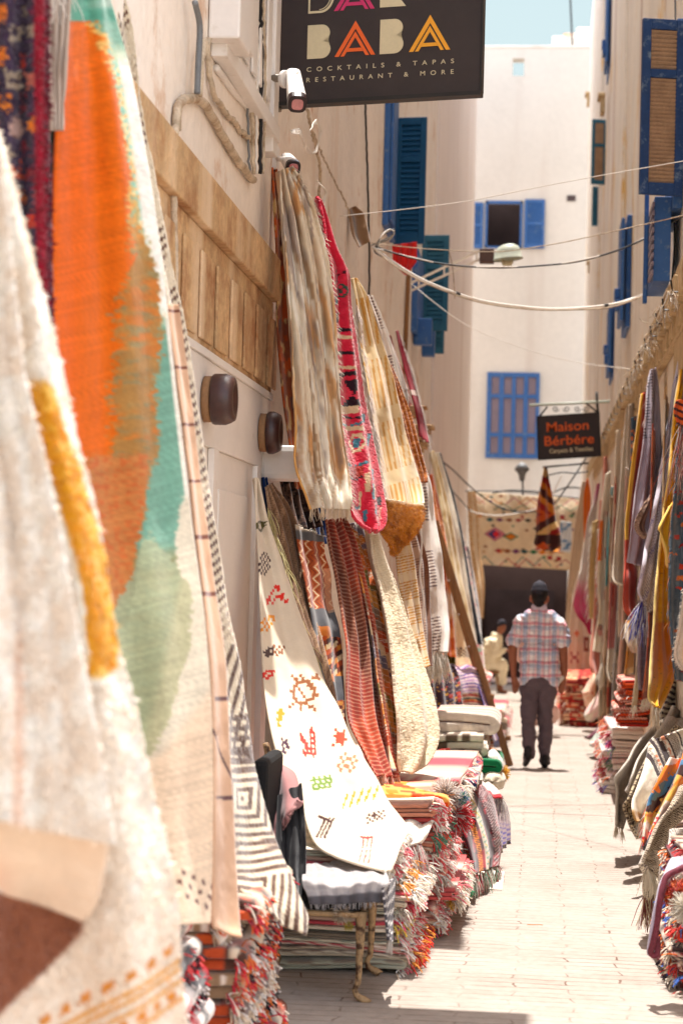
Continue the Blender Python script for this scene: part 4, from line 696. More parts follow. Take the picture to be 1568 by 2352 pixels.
# --- lower left rugs
rs_ = np.random.RandomState
def f(px, py, u, v):
    C = fill(px, (232, 216, 192)); x = px+zig(px, py, 5, 1.6, 3); y = py+zig(px, py, 5, 1.6, 7)
    D = (74, 44, 40); RD = (226, 52, 40); OR = (238, 150, 30); GR_ = (110, 140, 60); BR = (150, 92, 54); PL = (76, 44, 66)
    st = lambda C, cx, cy, w_, h_, b, c, a=0: stamp(C, x, y, cx, cy, w_, h_, b, c, a)
    chk = '.#.#.#.#/#.#.#.#./.#.#.#.#/#.#.#.#./.#.#.#.#/#.#.#.#.'
    C = st(C, 597, 1208, 24, 26, '.####./##..##/#....#/##..##/.####.', (92, 84, 40), .5)
    C = st(C, 606, 1296, 34, 56, '..#.#../.#.#.#./#.#.#.#/.#.#.#./#.#.#.#/.#.#.#./#.#.#../.#.#...', D, .1)
    C = st(C, 632, 1366, 50, 44, '....##../...#.#../..#...../.#..###./##.#..#./#.#....#', RD, -.1)
    C = st(C, 612, 1433, 36, 40, '...###/.#.#.#/#.#.#./.#.#../#.#...', OR, 0)
    C = st(C, 616, 1498, 34, 30, '....#./..###./.##.##/#####./.##...', D, .1); C = st(C, 640, 1496, 30, 28, '#.#.#/.#.#./#.##./.#...', BR, 0)
    C = st(C, 617, 1553, 36, 22, '.#####./##..#../#.###../.##....', RD, -.1)
    C = st(C, 697, 1590, 66, 82, '#..#....#./.##.#..###/..#####.../.##...##../.#.#...##./##..#...#./.#...#..##/.##...###./..#####.../.#..#..##./#...#....#', BR, .1)
    C = st(C, 641, 1652, 20, 44, '.##./####/.##./###./.#../.##.', OR, .1); C = st(C, 651, 1716, 26, 34, '#.#../.###./.#.##/..#../..##.', PL, .3)
    C = st(C, 706, 1702, 38, 74, '......#./.....##./.....###/#....#.#/##...###/###..#.#/.###.###/..##.#.#/..######/.#.#.#.#/.#######/..#...#.', RD, -.04)
    C = st(C, 779, 1700, 32, 40, '#..#./.###./####./.####/.###./#..#.', (236, 70, 44), .1); C = st(C, 797, 1756, 42, 40, '.#..#./#.##.#/.#..#./#.##.#/.#..#.', (240, 124, 90), .3)
    C = st(C, 738, 1797, 52, 32, '.#.#.#.#/########/.#.#.#.#/########/#.#.#.#./#######.', GR_, -.25)
    for k in range(5): C = st(C, 792+k*17, 1838-k*3, 10, 36, '..#/.##/.#./##./#..', OR, .15)
    for k in range(3): C = st(C, 736+k*9, 1905-k*0, 5, 54, '#', D, .42)
    C = st(C, 744, 1884, 34, 6, '#####', D, .42)
    C = st(C, 862, 1880, 42, 22, '.#.#.#.#/#.###.#./.#.#.#.#/#.#.#.#.', D, -.15)
    for k in range(3): C = st(C, 829+k*10, 1955, 3.5, 66, '#', (232, 70, 66), .17)
    C = st(C, 840, 1922, 30, 5, '#####', (232, 60, 60), .1)
    return C
cloth('embroidered_rug', 'long white felt rug with scattered embroidered motifs, draped from the wall down over the chair', [(583, 1098, 8.95, 589, 1100, 9.0), (585, 1200, 8.85, 612, 1195, 8.95), (590, 1300, 8.7, 645, 1295, 8.9), (594, 1400, 8.55, 681, 1400, 8.8), (598, 1500, 8.4, 715, 1490, 8.65), (603, 1569, 8.3, 743, 1569, 8.5), (612, 1635, 8.15, 775, 1627, 8.4), (626, 1704, 8.0, 805, 1700, 8.25), (645, 1765, 7.9, 838, 1752, 8.1), (676, 1810, 7.8, 868, 1800, 8.0), (694, 1860, 7.7, 892, 1845, 7.9), (708, 1910, 7.6, 918, 1878, 7.8), (730, 1950, 7.5, 938, 1908, 7.7), (768, 1972, 7.4, 928, 1932, 7.6), (806, 1986, 7.3, 916, 1955, 7.5), (846, 1998, 7.25, 905, 1982, 7.4), (880, 2005, 7.2, 893, 2003, 7.3)], f, folds=((1.1, .025, .4, .1), (2.3, .008, 1, .3)), nz=.01, nsc=3, group='rugs stood against the left wall', res=1.7, seed=40, thick=.01, fr=[('B', 40, .05, (240, 230, 214), (.2, -.3, -1))])
L = []
L.append(('hanging_cloth', 'taupe gauzy cloth with frayed yellow threads behind the embroidered white rug', [(608, 1120, 9.2, 625, 1110, 9.25), (620, 1200, 9.2, 672, 1180, 9.4), (650, 1300, 9.2, 690, 1280, 9.4), (668, 1380, 9.1, 706, 1370, 9.3), (700, 1470, 9.0, 735, 1470, 9.2), (728, 1560, 8.9, 758, 1560, 9.1), (755, 1640, 8.8, 775, 1640, 9.0)], lambda px, py, u, v: mixc(mixc(fill(px, (140, 108, 84)), (176, 142, 112), sm(fbm(px/6, py/50, 3), .5, .65)), (110, 84, 64), (np.abs(((px*1.0+py*.2)/5 % 1)-.5) > .42)), 'cloth', [('L', 110, .13, (222, 208, 138), (.6, -.3, -1), 8, (.05, .75), .0025)], 'cloth', ((3, .02, 0, .3),)))
def f(px, py, u, v):
    C = fill(px, (96, 96, 100)); x = px; y = py+(px-690)*-.1; band = ((y-1215)/1) % 1000
    z1 = (y > 1240)*(y < 1395); zz = np.abs((((px-.0)/18+ (np.abs(((y/26) % 1)-.5)*1.0)) % 1)-.5)
    C = mixc(C, (176, 84, 40), z1*1.0); C = mixc(C, (232, 208, 168), z1*sm(.09-zz, 0, .03)); C = mixc(C, (110, 50, 44), z1*sm(np.abs(zz-.32), .06, .02)*.9)
    sq = ((np.abs(((y-1452)/90 % 1)-.5) > .30))*(np.abs(u-.45) < .2)*(y > 1400); C = mixc(C, (206, 120, 50), sq)
    pat = (y > 1455)*(y < 1545); pal = cyc(np.floor(px/9)*7+np.floor(y/11)*5+np.floor((px+y)/13), [(206, 128, 46), (70, 42, 36), (232, 206, 160), (190, 84, 40), (120, 56, 40)]); C = mixc(C, pal, pat*(u > .1)*1.0)
    p2 = (y > 1600); C = mixc(C, cyc(np.floor(px/8)*3+np.floor(y/9)*5, [(196, 84, 36), (226, 150, 60), (110, 44, 34), (230, 200, 160)]), p2*1.0)
    C = mixc(C, (232, 214, 190), sm(y, 1222, 1214)*.9); return mixc(C, (238, 186, 150), (u > .80)*(y > 1300)*(y < 1400)*.6)
L.append(('hanging_rug', 'grey kilim with rust zigzags and squares, standing behind the embroidered white rug', [(675, 1205, 9.3, 742, 1232, 9.5), (682, 1260, 9.3, 745, 1275, 9.5), (694, 1320, 9.25, 758, 1320, 9.5), (706, 1380, 9.2, 760, 1380, 9.5), (716, 1440, 9.15, 776, 1440, 9.4), (724, 1500, 9.1, 782, 1500, 9.4), (738, 1560, 9.0, 784, 1570, 9.3), (756, 1640, 8.9, 790, 1650, 9.2), (770, 1700, 8.8, 800, 1710, 9.1)], f, 'cloth', [('T', 30, .02, (240, 226, 206), (.5, -.3, .3))], 'rug', ((2, .02, 0, .2),)))
def f(px, py, u, v):
    C = fill(px, (160, 62, 48)); C = mixc(C, (196, 84, 52), sm(np.sin(py/55+px/40), 0, .6)*.8); C = mixc(C, (112, 66, 50), sm(np.sin(py/70-px/30+2), .3, .8)*.75)
    t = (py+np.sin(u*9)*7-px*.35)/8.5; C = mixc(C, (214, 170, 138), (np.abs((t % 1)-.5) > .34)*.65); return C
L.append(('hanging_rug', 'red and brown ribbed rug with fine pale lines, hanging right of the grey kilim', [(742, 1195, 9.6, 790, 1190, 9.8), (752, 1260, 9.55, 812, 1240, 9.8), (768, 1340, 9.5, 832, 1320, 9.8), (780, 1420, 9.4, 848, 1400, 9.75), (790, 1500, 9.3, 862, 1490, 9.7), (788, 1580, 9.2, 874, 1580, 9.6), (796, 1660, 9.1, 886, 1660, 9.5), (830, 1730, 9.0, 898, 1730, 9.4), (855, 1782, 8.9, 912, 1786, 9.3)], f, 'cloth', [('B', 90, .05, (232, 190, 170), (.2, -.3, -1))], 'rug', ((3, .035, 0, .15), (6, .008, 0, .1))))
def f(px, py, u, v):
    k = (py*.8-px*1.1); C = cyc(k/22+fbm(px/20, py/20, 3)*2, [(226, 150, 70), (150, 116, 90), (206, 96, 60), (236, 204, 160), (120, 108, 120), (196, 122, 60), (226, 120, 60), (140, 116, 56)]); C = mixc(C, (240, 220, 196), (np.abs((k/9 % 1)-.5) > .44)*.7)
    net = sm(fbm(px/18, py/22, 8), .6, .64); return mixc(C, (238, 220, 196), net*(((px/3).astype(int)+(py/3).astype(int)) % 2 == 0))
L.append(('hanging_cloth', 'patchwork strip cloth in orange, grey and cream, left of the thick cream rug', [(792, 1205, 9.9, 838, 1195, 10.1), (806, 1260, 9.85, 850, 1250, 10.1), (822, 1320, 9.8, 866, 1310, 10.1), (838, 1400, 9.7, 876, 1390, 10.0), (852, 1480, 9.6, 886, 1480, 10.0), (862, 1560, 9.5, 900, 1560, 9.9), (876, 1640, 9.4, 908, 1650, 9.8), (890, 1720, 9.3, 912, 1730, 9.7), (900, 1770, 9.2, 914, 1776, 9.6)], f, 'cloth', [('T', 60, .03, (240, 226, 214), (.2, -.3, -.2))], 'cloth', ((3, .03, 0, .3),)))
L.append(('hanging_rug', 'thick cream wool rug standing nearly to the orange folded rug', [(840, 1228, 9.9, 866, 1232, 10.1), (848, 1290, 9.85, 892, 1290, 10.1), (866, 1360, 9.8, 920, 1360, 10.1), (880, 1430, 9.7, 942, 1430, 10.05), (890, 1500, 9.6, 962, 1500, 10.0), (900, 1570, 9.5, 985, 1570, 9.9), (908, 1640, 9.4, 1002, 1640, 9.8), (912, 1700, 9.35, 1007, 1700, 9.7), (914, 1745, 9.3, 985, 1750, 9.6), (918, 1772, 9.3, 950, 1774, 9.5)], lambda px, py, u, v: mixc(mixc(fill(px, (236, 220, 190)), (216, 194, 158), (np.abs(((py+px*.25)/6 % 1)-.5) > .4)*.6), (196, 166, 130), sm(.012-np.abs(u-.40+.05*np.sin(py/60)), 0, .01)*.7), 'shag', None, 'rug', ((1.6, .05, .8, .25), (3, .012, 0, .5))))
L.append(('hanging_rug', 'cream rug with grouped mustard stripes, behind the thick cream rug', [(905, 1265, 10.8, 940, 1240, 11.0), (912, 1330, 10.7, 952, 1310, 11.0), (926, 1400, 10.65, 960, 1390, 10.95), (942, 1470, 10.6, 970, 1460, 10.9), (960, 1540, 10.5, 985, 1530, 10.8)], lambda px, py, u, v: mixc(fill(px, (232, 206, 166)), (206, 144, 64), ((np.abs(((py+px*.25)/6.6 % 1)-.5) > .27))*((((py+px*.25)/62) % 1) > .28)), 'cloth', None, 'rug', ((2, .02, 0, .1),)))
L.append(('hanging_rug', 'taupe and white pinstriped rug with a loose white cord, left of the white tasselled rug', [(930, 1215, 11.6, 955, 1205, 11.8), (944, 1300, 11.6, 980, 1290, 11.8), (952, 1380, 11.5, 984, 1370, 11.8), (958, 1450, 11.4, 988, 1450, 11.7), (962, 1530, 11.3, 990, 1530, 11.6)], lambda px, py, u, v: mixc(mixc(fill(px, (190, 156, 132)), (130, 92, 76), (np.abs(((py+px*.2)/6 % 1)-.5) > .28)*(((py/70) % 1) > .3)), (120, 74, 52), sm(u, .7, .75)*.8), 'cloth', None, 'rug', ((2, .02, 0, .1),)))
L.append(('hanging_cloth', 'dark navy and violet cloth crumpled in the shop doorway behind the embroidered rug', [(584, 1098, 9.35, 612, 1096, 9.35), (590, 1150, 9.3, 622, 1150, 9.35), (598, 1200, 9.3, 640, 1210, 9.35), (612, 1260, 9.3, 650, 1270, 9.35)], lambda px, py, u, v: mixc(fill(px, (24, 52, 104)), (90, 80, 130), sm(fbm(px/12, py/20, 2), .55, .62)), 'cloth', None, 'cloth', ((3, .02, 0, .2),)))
L.append(('hanging_cloth', 'dark brown netted cloth in the doorway under the shiny tan cloth', [(640, 1100, 9.7, 700, 1090, 9.9), (650, 1160, 9.7, 720, 1150, 9.9), (668, 1220, 9.6, 740, 1210, 9.9)], lambda px, py, u, v: mixc(mixc(fill(px, (92, 66, 54)), (44, 28, 28), sm(fbm(px/8, py/9, 2), .5, .6)), (150, 116, 96), sm(fbm(px/5, py/26, 12), .6, .66)), 'cloth', [('B', 80, .12, (150, 120, 96), (.2, 0, -1))], 'cloth', ((4, .03, 0, .4),)))
L.append(('hanging_cloth', 'blue dyed cloth hanging in the doorway above the grey kilim', [(690, 1130, 9.95, 745, 1130, 10.0), (700, 1190, 9.9, 746, 1190, 10.0), (712, 1240, 9.85, 748, 1250, 9.95)], lambda px, py, u, v: mixc(fill(px, (20, 60, 120)), (12, 30, 60), sm(u, .5, .2)), 'cloth', None, 'cloth', ((2, .02, 0, .1),)))
for k, (nm, lb, rows, fn, mt_, fr_, ct, fo_) in enumerate(L):
    cloth(nm, lb, rows, fn, folds=fo_, mt=mt_, group='rugs stood against the left wall', cat=ct, res=1.8, seed=50+k, fr=fr_, thick=.014 if mt_ == 'shag' else .007)
# white cord hanging
mb = MB(); mb.tube(spline(np.vstack([P(x, y, 11.2) for x, y in ((958, 1180), (968, 1240), (964, 1320), (972, 1380), (970, 1450), (980, 1500), (972, 1545))]), 40), .006, 6); o = mb.build('cord', M['cablew'], None, smooth=True); tagit(o, 'loose white cord dangling in front of the pinstriped taupe rug', 'cord')

# ================================================================== banner, twisted kilim and ochre cloth at the end
def f(px, py, u, v):
    C = fill(px, (238, 214, 178)); C = mixc(C, (248, 232, 206), sm(fbm(px/30, py/30, 2), .5, .7)*.6)
    x, y = px, py-(px-1200)*.02
    T = (40, 96, 104); Rr = (176, 60, 66); O = (226, 130, 40); P_ = (120, 60, 110); K = (70, 60, 56); G_ = (60, 120, 80)
    def dia(C, cx, cy, w_, h_, c, a=1.0, ring=0):
        d = np.abs(x-cx)/w_+np.abs(y-cy)/h_; m = sm(1-d, 0, .08)
        if ring: m = m*sm(d-(1-ring), 0, .06)
        return mixc(C, c, m*a)
    for y0, col, ph, am in ((1150, (206, 120, 60), 0, 9), (1152, (190, 90, 100), 30, 9), (1290, T, 10, 11), (1293, Rr, 45, 10), (1166, (90, 120, 90), 55, 7)):
        zz = np.abs(((x+ph)/44 % 1)-.5)*2*am*2; seg = (((x+ph)/132) % 1) < .66; C = mixc(C, col, sm(2.0-np.abs(y-y0-zz+am), 0, 1.2)*seg*.85)
    C = dia(C, 1136, 1228, 26, 17, (226, 130, 140)); C = dia(C, 1136, 1228, 26, 17, P_, 1, .16); C = dia(C, 1134, 1228, 16, 11, (60, 70, 120)); C = dia(C, 1138, 1228, 9, 8, (226, 50, 60))
    C = dia(C, 1172, 1233, 20, 10, G_); C = dia(C, 1172, 1233, 14, 7, O)
    rr2 = np.random.RandomState(7); pal = [T, Rr, O, P_, K, G_, (150, 90, 60), (206, 150, 100)]
    for k in range(7): C = dia(C, 1124+k*22, 1195, 10, 5, pal[(k*3) % 8]); C = dia(C, 1144+k*20, 1266+k*.3, 11, 6, pal[(k*5+1) % 8])
    for k in range(70):
        cx = 1092+rr2.rand()*236; cy = 1140+rr2.rand()*165; s = 2.2+rr2.rand()*3
        if abs(cx-1150) < 50 and abs(cy-1230) < 20: continue
        C = dia(C, cx, cy, s*1.5, s, pal[rr2.randint(8)], .85)
    for cx, cy in ((1290, 1186), (1305, 1212), (1262, 1280), (1282, 1282)): C = stamp(C, x, y, cx, cy, 11, 10, '###/###', Rr)
    return mixc(C, (226, 180, 110), sm(py, 1300, 1312)*.4)
cloth('banner_rug', 'wide cream tribal rug with lozenges and zigzags, hung across the dark doorway at the end', [(1078, 1130, 33.6, 1334, 1146, 33.9), (1082, 1170, 33.5, 1333, 1185, 33.8), (1090, 1220, 33.5, 1332, 1230, 33.8), (1098, 1262, 33.5, 1332, 1270, 33.8), (1104, 1297, 33.5, 1331, 1311, 33.8)], f, folds=((1.1, .05, 0, .3), (2.7, .025, 1, .5)), nz=.04, nsc=2, res=1.5, seed=70, group='rugs at the end of the lane')
mb = MB(); mb.tube(spline(np.vstack([P(x, y, 33.7) for x, y in ((1068, 1128), (1150, 1128), (1210, 1131), (1270, 1139), (1345, 1146))]), 30), .012, 6); o = mb.build('rope', M['cableb'], None, smooth=True); tagit(o, 'dark rope holding up the wide cream tribal rug', 'rope')
cloth('hanging_cloth', 'ochre and white checked cloth hanging at the left end of the wide tribal rug', [(1072, 1130, 32.6, 1090, 1128, 32.8), (1073, 1190, 32.6, 1096, 1190, 32.9), (1076, 1250, 32.5, 1098, 1250, 32.9), (1084, 1310, 32.5, 1106, 1305, 32.8), (1093, 1360, 32.4, 1110, 1350, 32.7), (1098, 1420, 32.4, 1107, 1420, 32.6)],
      lambda px, py, u, v: mixc(fill(px, (240, 216, 180)), (206, 146, 62), ((np.abs((u*3 % 1)-.5) > .2)*((py/7 % 1) > .45))*.95), folds=((2, .05, 0, .2),), res=1.5, seed=71, group='rugs at the end of the lane', cat='cloth')
def f(px, py, u, v):
    k = py*.9+px*.9*np.where(py < 1180, -1, .6)+fbm(px/12, py/12, 3)*10
    C = cyc(k/15, [(206, 116, 30), (90, 46, 38), (226, 140, 46), (170, 40, 36), (214, 96, 40), (84, 44, 40), (232, 190, 120), (160, 40, 34)]); C = mixc(C, (74, 40, 38), (py > 1228)*(py < 1250)*1.0); return mixc(C, (230, 100, 40), (np.abs(px-1245)+(1262-py) < 18)*(py > 1240)*(py < 1262)*1.0)
cloth('hanging_kilim', 'twisted orange, red and brown kilim hanging from the rod under the small sign', [(1248, 1072, 24.8, 1254, 1072, 24.8), (1240, 1110, 24.7, 1260, 1108, 24.9), (1233, 1150, 24.6, 1268, 1150, 25.0), (1230, 1190, 24.6, 1274, 1190, 25.0), (1230, 1225, 24.6, 1285, 1220, 25.0), (1227, 1250, 24.6, 1287, 1252, 25.0), (1246, 1262, 24.6, 1285, 1271, 24.9)], f, folds=((2, .03, 0, .5),), res=1.5, seed=72, group='rugs at the end of the lane', cat='kilim')
cloth('hanging_cloth', 'tie dyed white and blue cloth partly hidden right of the twisted kilim', [(1286, 1196, 31, 1310, 1200, 31.1), (1284, 1230, 31, 1312, 1232, 31.1), (1284, 1266, 31, 1308, 1270, 31.1)], lambda px, py, u, v: mixc(fill(px, (232, 232, 232)), (110, 150, 190), sm(fbm(px/9, py/9, 5), .5, .65)), res=2, seed=73, group='rugs at the end of the lane', cat='cloth')

# ================================================================== right rugs
RG = 'rugs hung along the right wall'
tr = lambda c1, c2, m: mixc(c1, c2, m)
R_ = []
R_.append(('pale beige rug nearest the end doorway on the right', [(1336, 1105, 30, 1350, 1105, 30.2), (1328, 1150, 30, 1346, 1150, 30.2), (1318, 1206, 30, 1341, 1206, 30.3), (1310, 1270, 29.9, 1334, 1270, 30.3), (1304, 1323, 29.9, 1326, 1323, 30.2), (1300, 1381, 29.9, 1320, 1381, 30.2), (1297, 1438, 29.8, 1314, 1438, 30.1), (1302, 1482, 29.8, 1312, 1484, 30)], lambda px, py, u, v: mixc(fill(px, (228, 198, 164)), (196, 160, 120), sm(fbm(px/5, py/60, 2), .5, .65)*.5), 'cloth', ('T', 50, .25, (240, 230, 220), (-.3, 0, -1))))
R_.append(('ivory rug with sparse line motifs standing behind the magenta dyed rug', [(1327, 1315, 28.4, 1345, 1312, 28.6), (1318, 1345, 28.4, 1348, 1345, 28.7), (1311, 1390, 28.3, 1350, 1390, 28.7), (1304, 1460, 28.2, 1353, 1460, 28.6), (1301, 1538, 28.1, 1352, 1530, 28.5), (1309, 1558, 28, 1345, 1556, 28.4)], lambda px, py, u, v: stamp(stamp(stamp(fill(px, (240, 222, 196)), px, py, 1322, 1455, 10, 16, '.#./###/.#.', (232, 120, 80)), px, py, 1345, 1480, 12, 34, '###/#.#/#.#/###', (140, 60, 50)), px, py, 1318, 1510, 18, 26, '#..#/.##./#..#', (170, 90, 90)), 'cloth', None))
R_.append(('bright orange cloth narrow at the top near the far right corner', [(1346, 1100, 29, 1350, 1100, 29), (1339, 1140, 29, 1356, 1140, 29.2), (1339, 1190, 29, 1354, 1195, 29.2), (1341, 1245, 28.9, 1348, 1245, 29)], lambda px, py, u, v: fill(px, (240, 112, 24)), 'cloth', None))
R_.append(('rug dyed from white into magenta with a gathered hanging corner', [(1371, 1112, 26.2, 1376, 1110, 26.3), (1361, 1155, 26.1, 1371, 1150, 26.4), (1349, 1194, 26, 1367, 1194, 26.4), (1341, 1253, 25.9, 1361, 1240, 26.3), (1335, 1299, 25.8, 1355, 1290, 26.2), (1329, 1327, 25.7, 1353, 1330, 26.2), (1318, 1381, 25.6, 1350, 1380, 26.1), (1318, 1396, 25.6, 1354, 1400, 26.1), (1326, 1415, 25.6, 1358, 1425, 26), (1344, 1436, 25.7, 1357, 1445, 26), (1352, 1455, 25.8, 1356, 1458, 25.9)], lambda px, py, u, v: mixc(mixc(mixc(fill(px, (238, 226, 216)), (180, 30, 90), sm(py, 1170, 1105)), (226, 80, 130), sm(py, 1320, 1375)), (176, 16, 66), sm(py, 1395, 1430)), 'cloth', ('R', 120, .10, (246, 238, 228), (-.5, 0, -1), 9, (.1, .6))))
R_.append(('ochre gauze cloth with knotted white fringe', [(1360, 1200, 24.6, 1378, 1190, 24.8), (1356, 1260, 24.5, 1374, 1260, 24.8), (1352, 1330, 24.5, 1370, 1330, 24.7), (1352, 1380, 24.4, 1366, 1380, 24.6), (1354, 1420, 24.4, 1362, 1422, 24.5)], lambda px, py, u, v: mixc(fill(px, (214, 178, 116)), (190, 150, 84), (np.abs((u*5 % 1)-.5) > .3)*1.0), 'cloth', ('L', 140, .10, (244, 234, 218), (-.6, 0, -1), 10)))
R_.append(('salmon pink cloth widening into a gathered foot over the pile', [(1378, 1150, 23.5, 1388, 1140, 23.6), (1372, 1250, 23.4, 1386, 1250, 23.6), (1367, 1340, 23.3, 1382, 1340, 23.6), (1362, 1430, 23.2, 1378, 1430, 23.5), (1355, 1500, 23.0, 1380, 1500, 23.4), (1354, 1530, 22.9, 1386, 1530, 23.3), (1358, 1545, 22.9, 1388, 1552, 23.2)], lambda px, py, u, v: fill(px, (206, 116, 92)), 'cloth', None))
R_.append(('cream rug with a frayed orange left edge and pink smudges', [(1390, 1090, 22.2, 1402, 1080, 22.4), (1380, 1180, 22.1, 1398, 1180, 22.4), (1373, 1280, 22, 1394, 1280, 22.3), (1370, 1330, 22, 1392, 1330, 22.3), (1374, 1400, 21.9, 1390, 1400, 22.2), (1366, 1450, 21.9, 1388, 1450, 22.1), (1360, 1495, 21.8, 1384, 1500, 22)], lambda px, py, u, v: mixc(mixc(mixc(fill(px, (238, 220, 190)), (240, 110, 24), sm(u, .28, .2)*(py > 1195)*(py < 1288)), (206, 120, 110), sm(10-np.hypot(px-1376, (py-1448)*.6), 0, 5)*.8), (80, 70, 60), stamp(np.zeros(px.shape+(3,)), px, py, 1378, 1440, 14, 12, '#.#.#/.#.#./#.#.#', (255, 255, 255))[..., 0]), 'cloth', ('L', 80, .05, (246, 238, 222), (-.6, 0, -.6), 0, (.3, .8))))
R_.append(('thin turquoise and beige edged cloth between cream rugs', [(1404, 1120, 21.2, 1412, 1110, 21.3), (1396, 1220, 21.1, 1406, 1220, 21.3), (1390, 1330, 21, 1400, 1330, 21.2), (1388, 1420, 21, 1396, 1430, 21.1), (1382, 1520, 20.9, 1392, 1530, 21)], lambda px, py, u, v: mixc(mixc(fill(px, (226, 190, 158)), (60, 160, 172), sm(u, .25, .15)*(py < 1345)), (120, 60, 56), sm(u, .8, .9)*(py > 1300)), 'cloth', ('B', 120, .22, (240, 228, 206), (-.2, 0, -1), 0, (0, 1), .006)))
R_.append(('cream rug with a broad pink band and green dotted hem', [(1414, 990, 19.8, 1424, 985, 19.9), (1410, 1080, 19.7, 1421, 1080, 19.9), (1406, 1180, 19.6, 1419, 1180, 19.9), (1400, 1290, 19.5, 1419, 1290, 19.8), (1397, 1400, 19.4, 1420, 1400, 19.8), (1394, 1490, 19.3, 1424, 1490, 19.7), (1391, 1545, 19.2, 1428, 1545, 19.6), (1398, 1566, 19.2, 1422, 1572, 19.5)], lambda px, py, u, v: mixc(mixc(fill(px, (238, 216, 184)), (216, 118, 108), sm(np.minimum(py-1338, 1489-py), -3, 3)), (50, 60, 50), (py > 1546)*((((px+(py//6)*4)/7.5) % 1) < .42)*((py/6.2 % 1) < .6)*(u > .1)*1.0), 'cloth', None))
R_.append(('ivory rug folded up short with a curled lower edge', [(1436, 940, 18.4, 1446, 930, 18.5), (1428, 1040, 18.3, 1440, 1040, 18.5), (1420, 1130, 18.2, 1437, 1130, 18.5), (1412, 1210, 18.1, 1436, 1210, 18.4), (1406, 1290, 18, 1433, 1290, 18.4), (1405, 1330, 17.9, 1432, 1336, 18.3), (1416, 1342, 17.9, 1430, 1346, 18.2)], lambda px, py, u, v: mixc(mixc(fill(px, (238, 222, 196)), (206, 180, 150), sm(u, .5, .9)*.6), (190, 160, 128), sm(py, 1325, 1345)*sm(u, .2, .6)), 'cloth', None))
R_.append(('light beige rug with a grey foot below the folded ivory rug', [(1420, 1340, 17.9, 1434, 1345, 18.1), (1419, 1400, 17.9, 1436, 1400, 18.1), (1419, 1463, 17.8, 1440, 1466, 18.1), (1420, 1480, 17.8, 1444, 1482, 18), (1422, 1500, 17.8, 1440, 1500, 18)], lambda px, py, u, v: mixc(fill(px, (230, 202, 166)), (128, 118, 112), sm(py, 1462, 1466)), 'cloth', ('B', 60, .25, (220, 196, 168), (0, 0, -1), 4)))
R_.append(('cream cloth with a pointed tip under the orange red rug', [(1436, 1425, 15.8, 1459, 1428, 15.9), (1433, 1460, 15.7, 1460, 1460, 15.9), (1440, 1480, 15.7, 1461, 1480, 15.8), (1452, 1498, 15.7, 1462, 1500, 15.8)], lambda px, py, u, v: mixc(fill(px, (240, 222, 196)), (238, 150, 30), sm(1430-py, -2, 2)), 'cloth', None))
R_.append(('tall vermilion rug with a golden left edge', [(1472, 905, 15, 1481, 900, 15.1), (1464, 960, 14.9, 1482, 950, 15.2), (1452, 1050, 14.8, 1472, 1038, 15.2), (1443, 1130, 14.7, 1460, 1116, 15.1), (1436, 1210, 14.6, 1452, 1194, 15), (1435, 1294, 14.5, 1447, 1280, 14.9), (1432, 1333, 14.4, 1462, 1310, 14.9), (1432, 1378, 14.4, 1460, 1374, 14.9), (1437, 1405, 14.4, 1462, 1410, 14.8), (1456, 1424, 14.5, 1463, 1426, 14.7)], lambda px, py, u, v: mixc(mixc(fill(px, (196, 52, 30)), (240, 176, 50), sm(u, .34, .24)*(py < 1240)), (222, 88, 52), sm(py, 1330, 1420)*.6), 'cloth', None))
R_.append(('lavender grey wool cloth hanging in long folds beside the vermilion rug', [(1492, 850, 14, 1506, 846, 14), (1486, 900, 13.9, 1512, 890, 14.1), (1482, 960, 13.8, 1517, 960, 14.1), (1474, 1040, 13.7, 1521, 1040, 14.05), (1462, 1120, 13.6, 1518, 1120, 14.05), (1454, 1190, 13.5, 1510, 1190, 14), (1448, 1250, 13.5, 1498, 1250, 14), (1442, 1292, 13.5, 1480, 1304, 13.9)], lambda px, py, u, v: mixc(mixc(fill(px, (168, 154, 168)), (196, 186, 198), sm(u, .3, .0)), (60, 50, 62), (u < .35)*(py < 1010)*((py/7 % 1) > .5)*((px/5 % 1) > .4)*.8), 'cloth', ('L', 30, .06, (226, 190, 180), (-.5, 0, -1), 3, (0, .3))))
R_.append(('brown patterned shawl corner looped over the lavender grey cloth', [(1490, 1140, 13.3, 1499, 1134, 13.3), (1472, 1172, 13.2, 1485, 1185, 13.3), (1459, 1200, 13.2, 1479, 1205, 13.3), (1462, 1220, 13.2, 1482, 1222, 13.3), (1478, 1236, 13.2, 1487, 1236, 13.3)], lambda px, py, u, v: mixc(fill(px, (120, 86, 74)), (196, 156, 126), (np.abs(((px+py)/7 % 1)-.5) < .18)*(u < .5)*1.0), 'cloth', None))
R_.append(('mauve grey ribbed cloth hanging low behind the mustard rug', [(1466, 1380, 13.6, 1480, 1376, 13.7), (1465, 1450, 13.6, 1486, 1450, 13.7), (1464, 1520, 13.5, 1487, 1520, 13.7), (1466, 1584, 13.5, 1484, 1586, 13.6)], lambda px, py, u, v: mixc(fill(px, (150, 132, 138)), (112, 94, 104), (np.abs((py/4 % 1)-.5) > .3)*.9), 'cloth', None))
def f(px, py, u, v):
    C = fill(px, (208, 200, 214)); t = (py+px*.75); dark = (106, 84, 84)
    lo = sm(py-(1250+(1520-px)*.0)-60+u*0, -120, 60)*sm(u, .15, .4); C = mixc(C, (226, 202, 172), lo*.8); C = mixc(C, dark, (np.abs((t/6.2 % 1)-.5) > .30)*sm(u, .12, .3)*sm(py, 1130, 1190)*.85)
    C = mixc(C, (86, 84, 150), (np.abs(((px*1.1+py*.5)/34 % 1)-.5) > .44)*((py/4 % 1) > .5)*(u < .6)*.9); return C
